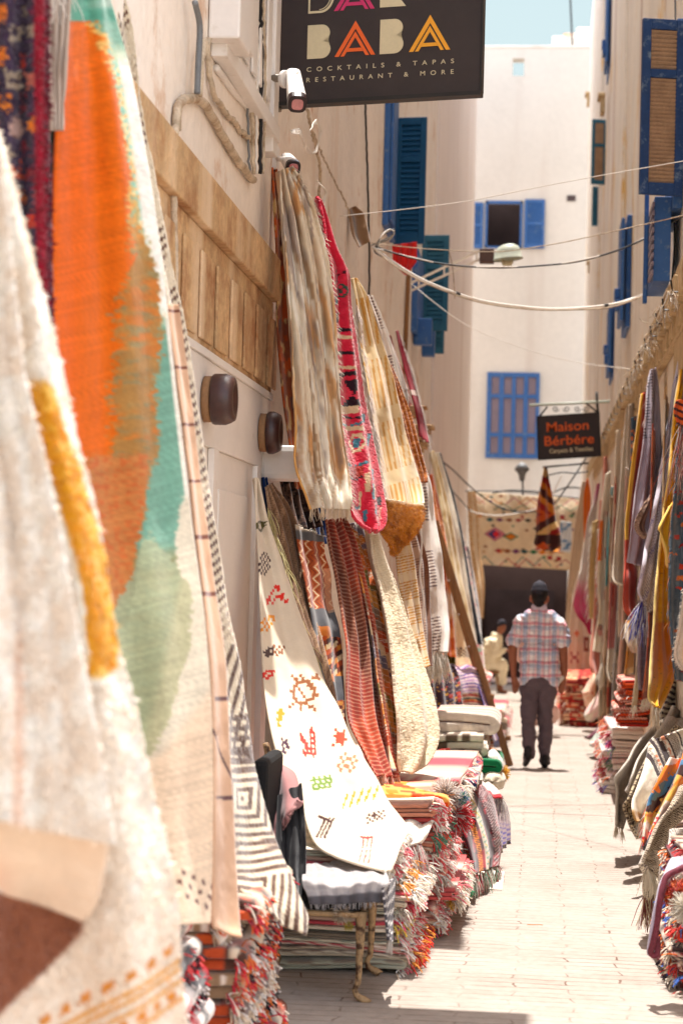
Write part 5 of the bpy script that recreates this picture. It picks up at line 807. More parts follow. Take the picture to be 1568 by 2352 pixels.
R_.append(('white and lilac woven shawl with brown ribs and a blue knotted fringe', [(1556, 830, 12.1, 1580, 820, 12.1), (1544, 890, 12.1, 1572, 880, 12.1), (1534, 960, 12.1, 1556, 950, 12.1), (1524, 1030, 12.1, 1546, 1030, 12.2), (1511, 1110, 12.1, 1538, 1100, 12.2), (1500, 1165, 12, 1528, 1180, 12.2), (1489, 1218, 12, 1520, 1240, 12.2), (1479, 1256, 12, 1512, 1290, 12.2), (1473, 1295, 11.9, 1506, 1340, 12.1), (1464, 1340, 11.9, 1501, 1380, 12.1), (1461, 1358, 11.9, 1496, 1400, 12.1), (1470, 1380, 11.9, 1490, 1408, 12)], f, 'cloth', [('B', 90, .20, [(60, 60, 170), (230, 226, 232), (90, 90, 190)], (-.4, 0, -1), 7, (0, .7), .004)]))
def f(px, py, u, v):
    C = fill(px, (234, 158, 16)); C = mixc(C, (244, 180, 50), sm(fbm(px/30, py/8, 2), .5, .7)*.5); C = mixc(C, (226, 118, 10), sm(py, 1425, 1435)*sm(1560-py+(px-1480)*.3, -40, 60)); C = mixc(C, (246, 214, 120), sm(u, .07, .02)); return mixc(C, (120, 70, 30), (fbm(px/2.2, py/2.2, 9) > .80)*.8)
R_.append(('long mustard yellow rug deepening to orange low down, with a torn white corner', [(1560, 850, 11.7, 1590, 850, 11.7), (1548, 930, 11.6, 1566, 920, 11.7), (1540, 1010, 11.6, 1556, 1000, 11.7), (1531, 1090, 11.5, 1552, 1090, 11.7), (1521, 1160, 11.5, 1546, 1160, 11.7), (1514, 1230, 11.4, 1538, 1230, 11.7), (1508, 1290, 11.4, 1532, 1290, 11.7), (1502, 1350, 11.3, 1531, 1350, 11.7), (1497, 1440, 11.2, 1532, 1420, 11.7), (1491, 1510, 11.1, 1541, 1500, 11.7), (1487, 1570, 11, 1548, 1545, 11.6), (1485, 1605, 11, 1528, 1600, 11.4), (1500, 1622, 11, 1514, 1627, 11.2)], f, 'cloth', [('B', 50, .12, (246, 232, 206), (0, 0, -1), 2)]))
R_.append(('yellow cloth flap folded out in front of the mustard rug', [(1534, 1165, 11.2, 1568, 1130, 11.3), (1510, 1210, 11.1, 1556, 1190, 11.3), (1514, 1228, 11.1, 1544, 1240, 11.3), (1526, 1262, 11.1, 1538, 1290, 11.2), (1530, 1298, 11.1, 1534, 1306, 11.2)], lambda px, py, u, v: mixc(fill(px, (240, 176, 34)), (250, 206, 90), sm(u, .2, .0)), 'cloth', None))
def f(px, py, u, v):
    C = fill(px, (66, 84, 98)); C = mixc(C, (96, 108, 116), sm(fbm(px/6, py/40, 3), .5, .65)); rs = np.random.RandomState(3); x = px+zig(px, py, 5, 2, 4); y = py+zig(px, py, 5, 2, 8)
    for k in range(26): C = stamp(C, x, y, 1538+rs.rand()*50, 960+k*24+rs.rand()*10, 12+rs.rand()*14, 5+rs.rand()*8, ['###', '.##/###', '#.#/.#.'][rs.randint(3)], [(206, 50, 30), (232, 110, 40), (220, 160, 60), (150, 24, 26)][rs.randint(4)], rs.rand()-.5)
    return C
R_.append(('blue grey rug with scattered red and orange tufts at the right edge', [(1562, 930, 11.0, 1620, 920, 11.1), (1552, 1020, 11, 1620, 1020, 11.1), (1546, 1120, 10.9, 1620, 1120, 11.1), (1538, 1200, 10.9, 1620, 1200, 11.1), (1533, 1330, 10.8, 1620, 1330, 11.1), (1534, 1420, 10.8, 1620, 1420, 11.1), (1541, 1500, 10.7, 1620, 1500, 11.1), (1548, 1560, 10.7, 1620, 1580, 11.1)], f, 'shag', ('L', 70, .06, [(230, 120, 50), (226, 160, 60), (130, 150, 170)], (-.4, -.2, -1), 12)))
R_.append(('orange and brown tasselled cloth hung over the blue grey rug', [(1552, 920, 10.8, 1620, 900, 10.8), (1546, 945, 10.8, 1620, 940, 10.8), (1556, 975, 10.8, 1620, 985, 10.8)], lambda px, py, u, v: mixc(fill(px, (226, 90, 36)), (70, 34, 34), (np.abs(((py-px*.4)/16 % 1)-.5) > .3)*1.0), 'cloth', ('B', 90, .35, [(120, 50, 40), (230, 200, 180), (200, 70, 40)], (-.1, 0, -1), 5)))
R_.append(('fuzzy cream rug hem at the right border of the picture', [(1572, 1350, 10.2, 1620, 1340, 10.2), (1560, 1430, 10.2, 1620, 1430, 10.3), (1550, 1490, 10.2, 1620, 1490, 10.3), (1551, 1515, 10.2, 1620, 1520, 10.3), (1566, 1535, 10.2, 1620, 1560, 10.3)], lambda px, py, u, v: mixc(fill(px, (238, 222, 204)), (226, 170, 110), sm(py, 1440, 1500)*sm(u, .1, .4)), 'shag', ('L', 80, .02, (244, 234, 220), (-1, 0, 0))))
R_.append(('dark plum cloth behind the lavender grey cloth on the cream wall', [(1526, 980, 14, 1534, 960, 14), (1520, 1040, 14, 1546, 1020, 14), (1514, 1130, 14, 1540, 1130, 14)], lambda px, py, u, v: fill(px, (84, 54, 56)), 'cloth', None))
R_.append(('faded coral and teal rug high in the far right row', [(1386, 1050, 23.8, 1394, 1045, 23.9), (1384, 1110, 23.7, 1396, 1110, 23.9), (1380, 1180, 23.6, 1392, 1185, 23.8)], lambda px, py, u, v: fill(px, (214, 126, 100)), 'cloth', ('R', 60, .08, (230, 190, 170), (.3, 0, -1))))
R_.append(('dark blue green striped rug left of the vermilion rug', [(1450, 960, 16.4, 1462, 955, 16.5), (1448, 1060, 16.3, 1456, 1060, 16.4), (1438, 1180, 16.2, 1448, 1180, 16.3)], lambda px, py, u, v: mixc(fill(px, (44, 58, 72)), (206, 90, 40), sm(fbm(px/5, py/9, 2), .64, .7)), 'cloth', None))
R_.append(('taupe cloth hanging behind the folded ivory rug', [(1442, 930, 17.4, 1456, 925, 17.5), (1438, 1040, 17.3, 1450, 1040, 17.4), (1434, 1150, 17.2, 1444, 1150, 17.3), (1432, 1260, 17.2, 1438, 1260, 17.3)], lambda px, py, u, v: fill(px, (196, 172, 146)), 'cloth', None))
for k, (lb, rows, fn, mt_, fr_) in enumerate(R_):
    lavender = 'lavender' in lb
    cloth('hanging_rug', lb, rows, (lambda g_: (lambda a_, b_, c_, d_: np.clip(g_(a_, b_, c_, d_), 0, 1)**.82))(fn), folds=((2.2, .02 if not lavender else .035, k*.7, .2), (5, .005 if not lavender else .012, k, .1)), nz=.012, mt=mt_, group=RG, res=1.8, seed=100+k, fr=fr_, thick=.014 if mt_ == 'shag' else .008)

BK = [('cream rug flat on the wall behind the mustard rug', (240, 224, 196), (206, 160, 110)), ('rust rug flat on the wall behind the striped shawl', (206, 110, 70), (150, 60, 44)), ('ivory ribbed rug against the wall behind the lavender cloth', (242, 228, 204), (214, 190, 160)), ('ochre rug against the wall behind the vermilion one', (226, 170, 80), (240, 214, 160)), ('pale pink rug against the wall behind the grey footed rug', (236, 196, 180), (240, 224, 206)), ('grey and white rug against the wall above the mauve one', (196, 190, 186), (240, 234, 224)), ('brick red rug against the wall behind the pink banded rug', (196, 84, 66), (232, 190, 150)), ('sand coloured rug against the wall above the peach bundle', (232, 206, 168), (190, 150, 110)), ('off white rug against the wall behind the salmon cloth', (244, 234, 216), (200, 140, 120)), ('honey brown rug against the wall behind the ochre gauze', (206, 150, 90), (240, 216, 170))]
for k, (lb, c1, c2) in enumerate(BK):
    ya = 12.0+k*1.25; rows = []
    for zz in ((2.8, 2.3, 1.8, 1.35, .95) if k < 4 else (2.8, 2.2, 1.6, 1.0, .45)):
        row = []
        for xx, yy in ((.74-.03*(zz < 1.2), ya), (.825, ya+.95)):
            d = np.array([xx, yy, zz-.1*(k % 3)+gz(yy)])-CAM; c = d @ _M; row += [CX+FPX*c[0]/-c[2], CY-FPX*c[1]/-c[2], yy]
        rows.append(tuple(row))
    cloth('hanging_rug', lb, rows, lambda px, py, u, v, c1=c1, c2=c2, k=k: mixc(fill(px, c1), c2, (np.abs((v*(5+k % 4) % 1)-.5) > .3+.04*(k % 3))*.8), folds=((2, .015, k, .1),), nz=.008, group=RG, res=2.4, seed=180+k, fr=('B', 60, .08, (240, 228, 208), (-.1, 0, -1), 8))

# ================================================================== folded rugs and piles
def folded(label, x0, x1, y0, y1, z0, h, pal, layers=3, seed=0, group=None, fringe=None, bulge=.02, rot=0., mt='cloth', pat='twill', name='folded_rug', lump=.006, fseg=None):
    """a rug folded flat: one thick serpentine strip, its side edges facing the lane's near end"""
    rs = np.random.RandomState(seed); t = h/layers; n = 26; pts = []; lay = []
    for k in range(layers):
        a, b = (x0, x1) if k % 2 == 0 else (x1, x0); a += rs.randn()*.008; b += rs.randn()*.008
        z = z0+t*(k+.5); xs = np.linspace(a, b, n); pts += [(x, z) for x in xs]; lay += [k]*n
        if k < layers-1:
            sgn = 1 if k % 2 == 0 else -1
            for an in (-.9, -.45, 0, .45, .9): pts.append((b+sgn*t*.5*math.cos(an), z+t*.5+t*.5*math.sin(an))); lay.append(k+.5)
    p = np.array(pts); lay = np.array(lay); T = np.gradient(p, axis=0); T /= np.linalg.norm(T, axis=1)[:, None]+1e-9; Nn = np.stack([-T[:, 1], T[:, 0]], 1)
    ht = t*.46; m = 10; ys = np.r_[y0, y0+.004, np.linspace(y0+.02, y1, m-1)]; m = len(ys)-1; N = len(p)
    s = np.r_[0, np.cumsum(np.linalg.norm(np.diff(p, axis=0), axis=1))]
    dz = lambda x, y: lump*(np.sin(x*9+seed)+np.sin(y*7+x*5+seed*2))+bulge*.3*np.sin((x-x0)/(x1-x0+1e-9)*3.14)*np.sin(seed*3.1)
    edge = np.array([.55, .9]+[1]*(m-1))
    V = []; C = []
    pc = [lin(np.array(c, float)) for c in pal]
    for j, y in enumerate(ys):
        for sg in (1, -1):
            q = p+Nn*ht*edge[j]*sg; yy = y+.012*np.sin(s*4+seed)+.01*np.sin(lay*2.3+seed)
            V.append(np.stack([q[:, 0], yy, q[:, 1]+dz(q[:, 0], yy)], 1))
            if pat == 'twill':
                base = pc[0] if rs is None else pc[int(seed) % len(pc)]; k1 = (lay.astype(int)+seed) % len(pc); c = np.array([pc[i] for i in k1])
                alt = np.array([pc[(i+1) % len(pc)] for i in k1]); tw = ((s/.022+(sg > 0)*.5) % 1) < .5
                c = np.where((tw & ((lay.astype(int)+seed) % 2 == 0))[:, None], c, np.where((tw | ((lay.astype(int)+seed) % 3 > 0))[:, None], alt*.97, c*.88))
                if j > 2: c = np.array([pc[int(i)] for i in ((ys[j]-y0)/.05+seed) % len(pc)]) if np.ndim(ys[j]) else np.tile(pc[int(((ys[j]-y0)/.06+seed) % len(pc))], (N, 1))
            elif pat == 'plain': c = np.tile(pc[0], (N, 1))*(.85+.3*fbm(s*8, s*0+j, seed))[:, None]
            else:
                k1 = np.floor(fbm(s*14, s*0+y*14, seed, 2)*len(pc)*1.6).astype(int) % len(pc); c = np.array([pc[i] for i in k1])
            C.append(c)
    V = np.vstack(V); C = np.vstack(C)
    if rot:
        c0 = np.array([(x0+x1)/2, (y0+y1)/2]); ca, sa = math.cos(rot), math.sin(rot); d = V[:, :2]-c0; V[:, :2] = np.stack([d[:, 0]*ca-d[:, 1]*sa, d[:, 0]*sa+d[:, 1]*ca], 1)+c0
    i = np.arange(N-1); Fa = []
    for j in range(m):
        for g_, fl in ((0, 0), (1, 1)):
            a = (2*j+g_)*N+i; b = (2*(j+1)+g_)*N+i; Fa.append(np.stack([a, a+1, b+1, b], 1) if not fl else np.stack([a, b, b+1, a+1], 1))
        for e in (0, N-1): Fa.append(np.array([[2*j*N+e, (2*j+1)*N+e, (2*j+3)*N+e, (2*j+2)*N+e]]))
    for j in (0, m): a = 2*j*N+i; b = (2*j+1)*N+i; Fa.append(np.stack([a, b, b+1, a+1], 1))
    o = link(name, raw_mesh(name, V, np.vstack(Fa), C), M[mt]); tagit(o, label, 'rug', group)
    if fringe:
        n_, ln, cols, side = fringe; n_ = int(n_*.95); cols = lin(np.array(cols, float)); xs = x1 if side > 0 else x0
        yy = rs.uniform(y0-.01, y1, n_); nb = max(3, n_//22); yy = y0+(np.floor((yy-y0)/(y1-y0)*nb)+.5+rs.randn(n_)*.09)*(y1-y0)/nb
        zz = z0+h*np.clip(.5+.35*np.sin(np.floor((yy-y0)/(y1-y0)*nb)*2.4+seed)+rs.randn(n_)*.10, .05, .95); root = np.stack([np.full(n_, xs-side*.01), yy, zz], 1)
        d = np.stack([np.full(n_, side*1.0), rs.randn(n_)*.25-.25, rs.randn(n_)*.25-.15], 1)
        ci = (np.floor((yy-y0)/(y1-y0)*nb).astype(int)*7+seed+(rs.rand(n_) > .7)) % len(cols)
        yarn_obj('fringe', o, root, d, ln, cols[ci], r=.0040, seed=seed+3, curl=.30, grav=.6, taper=.75)
    return o
ORD = ['lowest', 'second', 'third', 'fourth', 'fifth', 'sixth', 'seventh', 'eighth', 'ninth', 'tenth', 'eleventh', 'twelfth', 'thirteenth', 'fourteenth']
KIL = [[(206, 110, 98), (242, 226, 204), (216, 136, 120)], [(150, 134, 118), (240, 226, 204), (186, 184, 164)], [(222, 96, 92), (244, 228, 210), (206, 96, 94)], [(242, 228, 206), (166, 146, 128), (226, 204, 176)], [(220, 146, 118), (242, 222, 196), (190, 130, 106)], [(216, 84, 96), (242, 220, 206), (226, 190, 170)]]
FRC = [[(240, 110, 124), (246, 236, 220), (232, 70, 90), (248, 242, 234), (244, 170, 170), (246, 238, 226)], [(246, 238, 222), (248, 242, 232), (236, 214, 188), (240, 130, 140), (244, 234, 220)], [(236, 66, 50), (244, 160, 60), (248, 238, 224), (246, 240, 230), (244, 210, 90), (232, 90, 130), (90, 150, 120)], [(244, 240, 234), (246, 180, 176), (232, 90, 90), (246, 236, 222)]]
def stack(where, x0, x1, y0, y1, n, htot, seed, pals=KIL, frs=FRC, side=1, jx=.03, taper=0., group=None, nf=150, lf=.10, mt='cloth', zbase=None, pat='twill', layers=None):
    rs = np.random.RandomState(seed); z = (gz((y0+y1)/2)+.004 if zbase is None else zbase)+.012; hs = rs.uniform(.8, 1.2, n); hs *= htot/hs.sum()
    for k in range(n):
        nm = ORD[k] if k < n-1 or n == 1 else 'topmost'; ee = rs.randn()*jx-taper*k/n
        folded(f'{nm} {"folded rug" if k in (0, n-1) and n > 1 else "folded rug from the ground"} in {where}', x0+rs.randn()*.02, x1+(ee if side > 0 else 0), y0+rs.randn()*.012, y1, z, hs[k], pals[(k*2+seed) % len(pals)], layers=layers or rs.randint(2, 4), seed=seed*13+k, group=group, fringe=(nf, lf, frs[(k+seed) % len(frs)], side) if frs else None, mt=mt, pat=pat, rot=rs.randn()*.015)
        z += hs[k]+.002
    return z
zA = stack('the near left stack behind the chair', -1.15, -.46, 7.52, 8.25, 13, .44, 1, group='rugs stacked behind the chair', taper=.05, nf=260, lf=.065)
zB = stack('the left stack just past the chair', -1.2, -.40, 8.36, 9.45, 11, .54, 2, group='rugs stacked past the chair', nf=360, lf=.07)
zC = stack('the third stack along the left', -1.2, -.38, 9.6, 11.3, 11, .55, 3, group='rugs in the third left stack', nf=360, lf=.07)
# cream, brown, green and white rugs on the fourth pile
WH = [[(238, 224, 204), (226, 206, 180)], [(240, 232, 218), (214, 190, 164)], [(232, 212, 190), (200, 130, 110)]]
zD = stack('the pale fourth stack along the left', -.95, -.36, 11.7, 13.2, 5, .44, 4, pals=WH, frs=[FRC[1]], group='pale rugs in the fourth left stack', nf=90, pat='plain', lf=.05, mt='shag')
def pz(x, y, Y): return P(x, y, Y)[2]
def foldpx(lb, xa, xb, ya, yb, Y, dep, **k):
    a = P(xa, yb, Y); b = P(xb, ya, Y); return folded(lb, a[0], b[0], Y, Y+dep, a[2], b[2]-a[2], **k)
foldpx('brown and white folded wool rug under the pink lined roll on the left', 990, 1105, 1688, 1738, 12.2, .7, pal=[(112, 92, 76), (232, 220, 200)], layers=3, seed=5, pat='blot', mt='shag', name='folded_rug')
foldpx('cream folded rug with thin red lines on top of the brown and white one', 1000, 1122, 1640, 1686, 12.35, .7, pal=[(240, 226, 208), (206, 130, 120), (240, 226, 208)], layers=2, seed=6, pat='twill', mt='shag')
foldpx('green folded felt rug with an orange corner below the brown and white one', 1000, 1138, 1742, 1772, 12.1, .6, pal=[(20, 120, 74)], layers=2, seed=7, pat='plain')
foldpx('flat multicoloured kilim laid along the third left stack', 905, 1090, 1792, 1806, 9.9, 1.2, pal=[(236, 214, 196), (196, 60, 60), (60, 70, 110)], layers=1, seed=8, pat='blot')
foldpx('orange kilim with red zigzag edge folded on the left stack past the chair', 866, 1016, 1826, 1858, 8.75, .6, pal=[(240, 130, 20), (226, 70, 20), (246, 180, 90)], layers=2, seed=9, pat='blot', fringe=(160, .07, [(244, 232, 220), (240, 150, 70)], 1))
def f(px, py, u, v):
    C = fill(px, (238, 228, 214)); k1 = np.abs(((px+py*1.6)/48 % 1)-.5) > .475; k2 = np.abs(((px-py*2.2)/60 % 1)-.5) > .475; return mixc(C, (130, 80, 96), (k1+k2 > 0)*.8)
cloth('draped_rug', 'white rug with thin violet diamond lines lying over the stack beside the embroidered rug', [(850, 1862, 8.9, 1005, 1838, 9.1), (862, 1880, 8.6, 1012, 1850, 8.8), (880, 1900, 8.2, 1000, 1880, 8.5), (890, 1925, 8.0, 985, 1910, 8.2), (905, 1945, 7.95, 965, 1938, 8.1)], f, folds=((2, .02, 0, .4),), nz=.015, res=1.8, seed=80, group='rugs lying on the left stacks', fr=('B', 120, .12, [(236, 120, 130), (244, 236, 226)], (.4, -.2, -1), 9))
def f(px, py, u, v):
    C = fill(px, (70, 18, 30)); C = mixc(C, (160, 30, 44), sm(fbm(px/8, py/16, 3), .55, .65)); C = mixc(C, (232, 140, 40), sm(.05-np.abs(u-.30), 0, .02)*((py/4 % 1) > .4)); C = mixc(C, (232, 222, 200), sm(.09-np.abs(u-.46), 0, .02)*.9); C = mixc(C, (110, 160, 130), (np.abs(u-.46) < .06)*(((py+px)/14 % 1) < .35)*.9); C = mixc(C, (226, 190, 80), (np.abs(u-.46) < .05)*(((py-px)/17 % 1) < .2)*.9)
    C = mixc(C, (60, 26, 34), (u > .6)*(u < .7)); C = mixc(C, (220, 200, 196), (u > .72)*(np.abs(((py+px*2)/9 % 1)-.5) > .28)*.8); return C
cloth('draped_rug', 'dark red patterned rug with orange and white woven bands draped over the third left stack', [(1010, 1812, 9.9, 1112, 1806, 10.6), (1018, 1826, 9.75, 1128, 1826, 10.5), (1030, 1850, 9.65, 1138, 1850, 10.5), (1050, 1890, 9.6, 1146, 1880, 10.5), (1066, 1930, 9.55, 1152, 1915, 10.5), (1078, 1975, 9.5, 1154, 1950, 10.5), (1084, 2010, 9.45, 1148, 1985, 10.4)], f, folds=((2.5, .03, 0, .1),), nz=.015, res=1.7, seed=81, group='rugs lying on the left stacks', fr=[('B', 220, .10, [(240, 230, 214), (200, 50, 60), (110, 160, 120)], (.2, -.3, -1), 12)])
cloth('draped_rug', 'thin red edged white kilim draped from the top of the third left stack', [(1060, 1790, 10.9, 1120, 1798, 11.1), (1066, 1800, 10.7, 1140, 1815, 11.0), (1074, 1812, 10.5, 1152, 1836, 10.9)], lambda px, py, u, v: mixc(mixc(fill(px, (232, 220, 204)), (200, 40, 50), sm(v, .75, .8)), (120, 100, 120), (np.abs((px/7 % 1)-.5) > .35)*(v < .6)*.5), res=1.8, seed=82, group='rugs lying on the left stacks', fr=('R', 120, .14, [(240, 232, 222), (150, 130, 150)], (.4, -.1, -1), 8))
# loose tassel balls and puffs
def ball(name, label, c, r, cols, n=500, seed=1, cat='pompom', parent=None, L=None):
    rs = np.random.RandomState(seed); d = rs.randn(n, 3); d /= np.linalg.norm(d, axis=1)[:, None]; cols = lin(np.array(cols, float))
    V, F, C = yarns(np.asarray(c)+d*r*.35, d, L or r*.7, cols[rs.randint(len(cols), size=n)], r=r*.05, seed=seed, curl=.25, grav=.15)
    o = link(name, raw_mesh(name, V, F, C), M['yarn'], parent); return tagit(o, label, cat, 'pompoms and tassels on the left stacks') if parent is None else o
ball('pompom', 'yellow wool pompom on the pale fourth stack', P(1150, 1776, 12.4), .055, [(246, 190, 40), (240, 170, 20)], 700, 2)
ball('pompom', 'off white knotted wool tassel ball on the orange kilim', P(1022, 1826, 8.9), .075, [(246, 236, 226), (226, 206, 196)], 700, 3)
ball('pompom', 'red and white wool tuft under the off white tassel ball', P(1040, 1872, 8.95), .09, [(226, 30, 40), (246, 236, 230), (200, 20, 40)], 800, 4)
ball('pompom', 'small blue and green tassel beside the off white tassel ball', P(1060, 1832, 8.9), .035, [(20, 110, 180), (30, 150, 110), (244, 236, 226)], 300, 5)
ball('pompom', 'yellow and white tassel hanging on the left stack past the chair', P(1042, 2062, 8.6), .05, [(246, 196, 60), (244, 230, 200)], 400, 6)
ball('pompom', 'mint green tassel low on the left stack past the chair', P(1072, 2046, 9.0), .035, [(80, 190, 130), (60, 150, 110)], 300, 7)
def lump(name, label, pts, cols, seed=0, Y=12.0, dep=.25, cat='bundle', group=None, mt='cloth'):
    """a soft stuffed bundle: outline in the frame, rounded in depth"""
    pts = np.array(pts, float); c = pts.mean(0); q = spline(np.vstack([pts, pts[:1]]), 48)[:-1]; n = len(q); K = 9; V = []; C = []; rs = np.random.RandomState(seed); cl = lin(np.array(cols, float))
    for k in range(K+1):
        a = math.pi*k/K-math.pi/2; rr = max(math.cos(a), .02)**.6; yy = Y+dep*math.sin(a); pp = P(c[0]+(q[:, 0]-c[0])*rr, c[1]+(q[:, 1]-c[1])*rr, np.full(n, Y)); pp = pp.copy(); pp[:, 1] += dep*math.sin(a)+.02*fbm(q[:, 0]/12, q[:, 1]/12+k, seed)
        pp += .012*(np.stack([fbm(q[:, 0]/9+k, q[:, 1]/9, seed+i) for i in range(3)], 1)-.5); V.append(pp); C.append(cl[(np.floor(fbm(q[:, 0]/10, q[:, 1]/10+k*.5, seed+5)*len(cl)*1.3).astype(int)) % len(cl)])
    F = [(k*n+j, k*n+(j+1) % n, (k+1)*n+(j+1) % n, (k+1)*n+j) for k in range(K) for j in range(n)]
    o = link(name, raw_mesh(name, np.vstack(V), np.array(F), np.vstack(C)), M[mt]); return tagit(o, label, cat, group)
lump('fleece', 'round white fleece bundle on the pale fourth stack', [(1112, 1750), (1120, 1728), (1134, 1722), (1150, 1740), (1156, 1765), (1140, 1776), (1120, 1768)], [(244, 236, 224)], 3, 12.3, .12, mt='shag')
lump('fleece', 'wide cream fleece under the white bundle on the left', [(1098, 1790), (1120, 1768), (1150, 1772), (1160, 1792), (1150, 1812), (1110, 1812)], [(240, 226, 200)], 4, 12.2, .16, mt='shag')
# striped blankets over a tall pile
zE = stack('the tall stack under the striped blankets', -.92, -.50, 18.4, 19.6, 12, .86, 6, group='rugs under the striped blankets', nf=60, lf=.07)
def f(px, py, u, v):
    t = (py+np.sin(px/14)*4)/3.7; A = [(226, 190, 200), (120, 80, 150), (236, 210, 206), (190, 150, 190), (230, 206, 210), (90, 70, 140)]; B = [(190, 60, 50), (232, 206, 176), (40, 100, 100), (226, 140, 70), (200, 60, 56), (236, 214, 190), (96, 56, 60), (210, 170, 130)]
    return np.where((py < 1592)[..., None], cyc(t, A), cyc(t, B))
cloth('draped_blanket', 'blanket striped in pink, violet, red and green draped over the tall left pile', [(1034, 1530, 18.2, 1088, 1530, 18.6), (1038, 1545, 18, 1104, 1540, 18.5), (1042, 1575, 17.9, 1114, 1580, 18.4), (1046, 1620, 17.85, 1122, 1630, 18.4), (1048, 1660, 17.8, 1128, 1680, 18.4), (1050, 1700, 17.8, 1132, 1712, 18.3)], f, folds=((1.6, .03, 0, .3),), nz=.015, res=1.6, seed=83, group='rugs lying on the left stacks', cat='blanket')
cloth('draped_blanket', 'lilac and blue striped blanket end hanging beside the leaning plank', [(1084, 1545, 18.3, 1100, 1548, 18.7), (1104, 1600, 18.2, 1124, 1600, 18.6), (1118, 1650, 18.1, 1142, 1650, 18.6), (1134, 1705, 18.1, 1156, 1690, 18.5)], lambda px, py, u, v: cyc(u*9, [(120, 100, 170), (232, 220, 226), (180, 120, 150), (60, 70, 140)]), res=1.6, seed=84, group='rugs lying on the left stacks', cat='blanket', fr=('B', 80, .06, (150, 150, 200), (0, 0, -1)))
cloth('draped_rug', 'dark violet brown rug with small zigzags standing below the white tassels', [(985, 1520, 13.6, 1040, 1525, 13.9), (988, 1570, 13.5, 1052, 1560, 13.9), (994, 1620, 13.5, 1058, 1610, 13.8), (1004, 1668, 13.4, 1064, 1668, 13.8)], lambda px, py, u, v: mixc(mixc(mixc(fill(px, (70, 50, 60)), (190, 60, 44), sm(fbm(px/9, py/9, 3), .6, .66)), (206, 150, 60), sm(fbm(px/8, py/7, 13), .66, .72)), (150, 130, 140), (u > .6)*(np.abs((py/10+np.abs(((px/9) % 1)-.5)*1.2) % 1-.5) > .4)*.8), res=1.6, seed=85, group='rugs lying on the left stacks')
cloth('draped_rug', 'small red rug with a checkered white patch on the pile under the thick cream rug', [(976, 1728, 11.9, 1030, 1718, 12.0), (972, 1750, 11.8, 1030, 1745, 12.0), (968, 1770, 11.8, 1030, 1772, 11.95)], lambda px, py, u, v: mixc(fill(px, (196, 40, 30)), (232, 190, 180), (u > .35)*(u < .75)*(((px/6).astype(int)+(py/6).astype(int)) % 2 == 0)*(v > .15)*(v < .85)*.8), res=1.6, seed=86, group='rugs lying on the left stacks', fr=('L', 60, .05, (244, 230, 214), (-.5, -.2, -1)))
cloth('draped_rug', 'crumpled grey and violet rug ends slumped low at the left of the path', [(1124, 1850, 11.8, 1150, 1830, 12.4), (1132, 1890, 11.6, 1158, 1860, 12.3), (1138, 1930, 11.5, 1164, 1890, 12.2), (1140, 1958, 11.4, 1165, 1930, 12.1)], lambda px, py, u, v: mixc(fill(px, (150, 130, 130)), (84, 70, 130), (np.abs(((px+py)/11 % 1)-.5) > .3)*sm(py, 1880, 1920)), folds=((3, .05, 0, .4),), res=1.6, seed=87, group='rugs lying on the left stacks', fr=('B', 90, .07, [(236, 226, 214), (90, 80, 140)], (.2, -.2, -1)))
o = MB().box((-.36, 9.95, gz(10.2)+.004), (-.14, 10.55, gz(10.2)+.012)).build('paper_sheet', M['paper']); tagit(o, 'torn pale paper lying on the paving at the foot of the third left stack', 'paper')
w = MB(); c = P(1122, 2020, 10.2); w.prism([c+[-.06, 0, -.03], c+[.06, .02, -.035], c+[.0, .05, .06]], (.0, .006, .003)); o = w.build('cardboard_piece', M['card']); tagit(o, 'small folded cardboard triangle resting on the torn paper', 'cardboard')
# the far left small pile beyond the plank
stack('the small far pile past the leaning plank', -.62, -.36, 21.0, 22.6, 5, .40, 9, group='rugs in the far left pile', nf=90, lf=.12)

# near left blurred pile
SH = [[(206, 30, 44), (36, 28, 34), (240, 226, 216)], [(240, 228, 214), (206, 90, 40), (160, 130, 100)], [(36, 30, 36), (220, 50, 56), (240, 224, 214)], [(226, 206, 180), (196, 80, 40), (90, 60, 50)]]
stack('the near left pile of shaggy rugs', -1.22, -.85, 5.75, 6.5, 7, .50, 11, pals=SH, frs=[[(232, 50, 60), (240, 228, 220), (40, 30, 40), (230, 120, 50)], [(244, 234, 224), (226, 200, 170)], [(236, 110, 50), (240, 220, 200), (206, 40, 60)]], group='shaggy rugs in the near left pile', nf=520, lf=.06, mt='shag', pat='blot', layers=2)
stack('the nearest pile at the bottom left', -1.2, -.98, 5.0, 5.6, 6, .50, 12, pals=[SH[0], SH[2]], frs=[[(226, 30, 50), (40, 26, 34), (240, 90, 90)], [(226, 40, 56), (240, 226, 220), (40, 30, 38)]], group='shaggy rugs in the nearest pile', nf=420, lf=.06, mt='shag', pat='blot', layers=2)

# ================================================================== right side piles
RP = 'rugs heaped along the right wall'
stack('the far right red pile by the end doorway', .42, .80, 25.5, 28.5, 7, .62, 21, pals=[[(206, 60, 50), (236, 170, 130), (150, 40, 36)], [(226, 110, 70), (240, 210, 180), (176, 60, 50)], [(200, 140, 110), (214, 60, 50), (240, 190, 150)]], frs=[[(226, 70, 50), (240, 180, 70), (240, 220, 200)], [(240, 214, 190), (206, 60, 60)]], side=-1, group='rugs in the far right red pile', nf=150, lf=.14, pat='blot')
lump('slumped_cloth', 'white and blush cloth slumped like a sack against the far right pile', [(1405, 1558), (1418, 1580), (1408, 1604), (1392, 1632), (1372, 1648), (1352, 1657), (1341, 1650), (1343, 1634), (1360, 1610), (1374, 1585), (1388, 1562)], [(236, 226, 206), (232, 190, 180), (226, 216, 190)], 5, 23.2, .45, group=RP, cat='cloth')
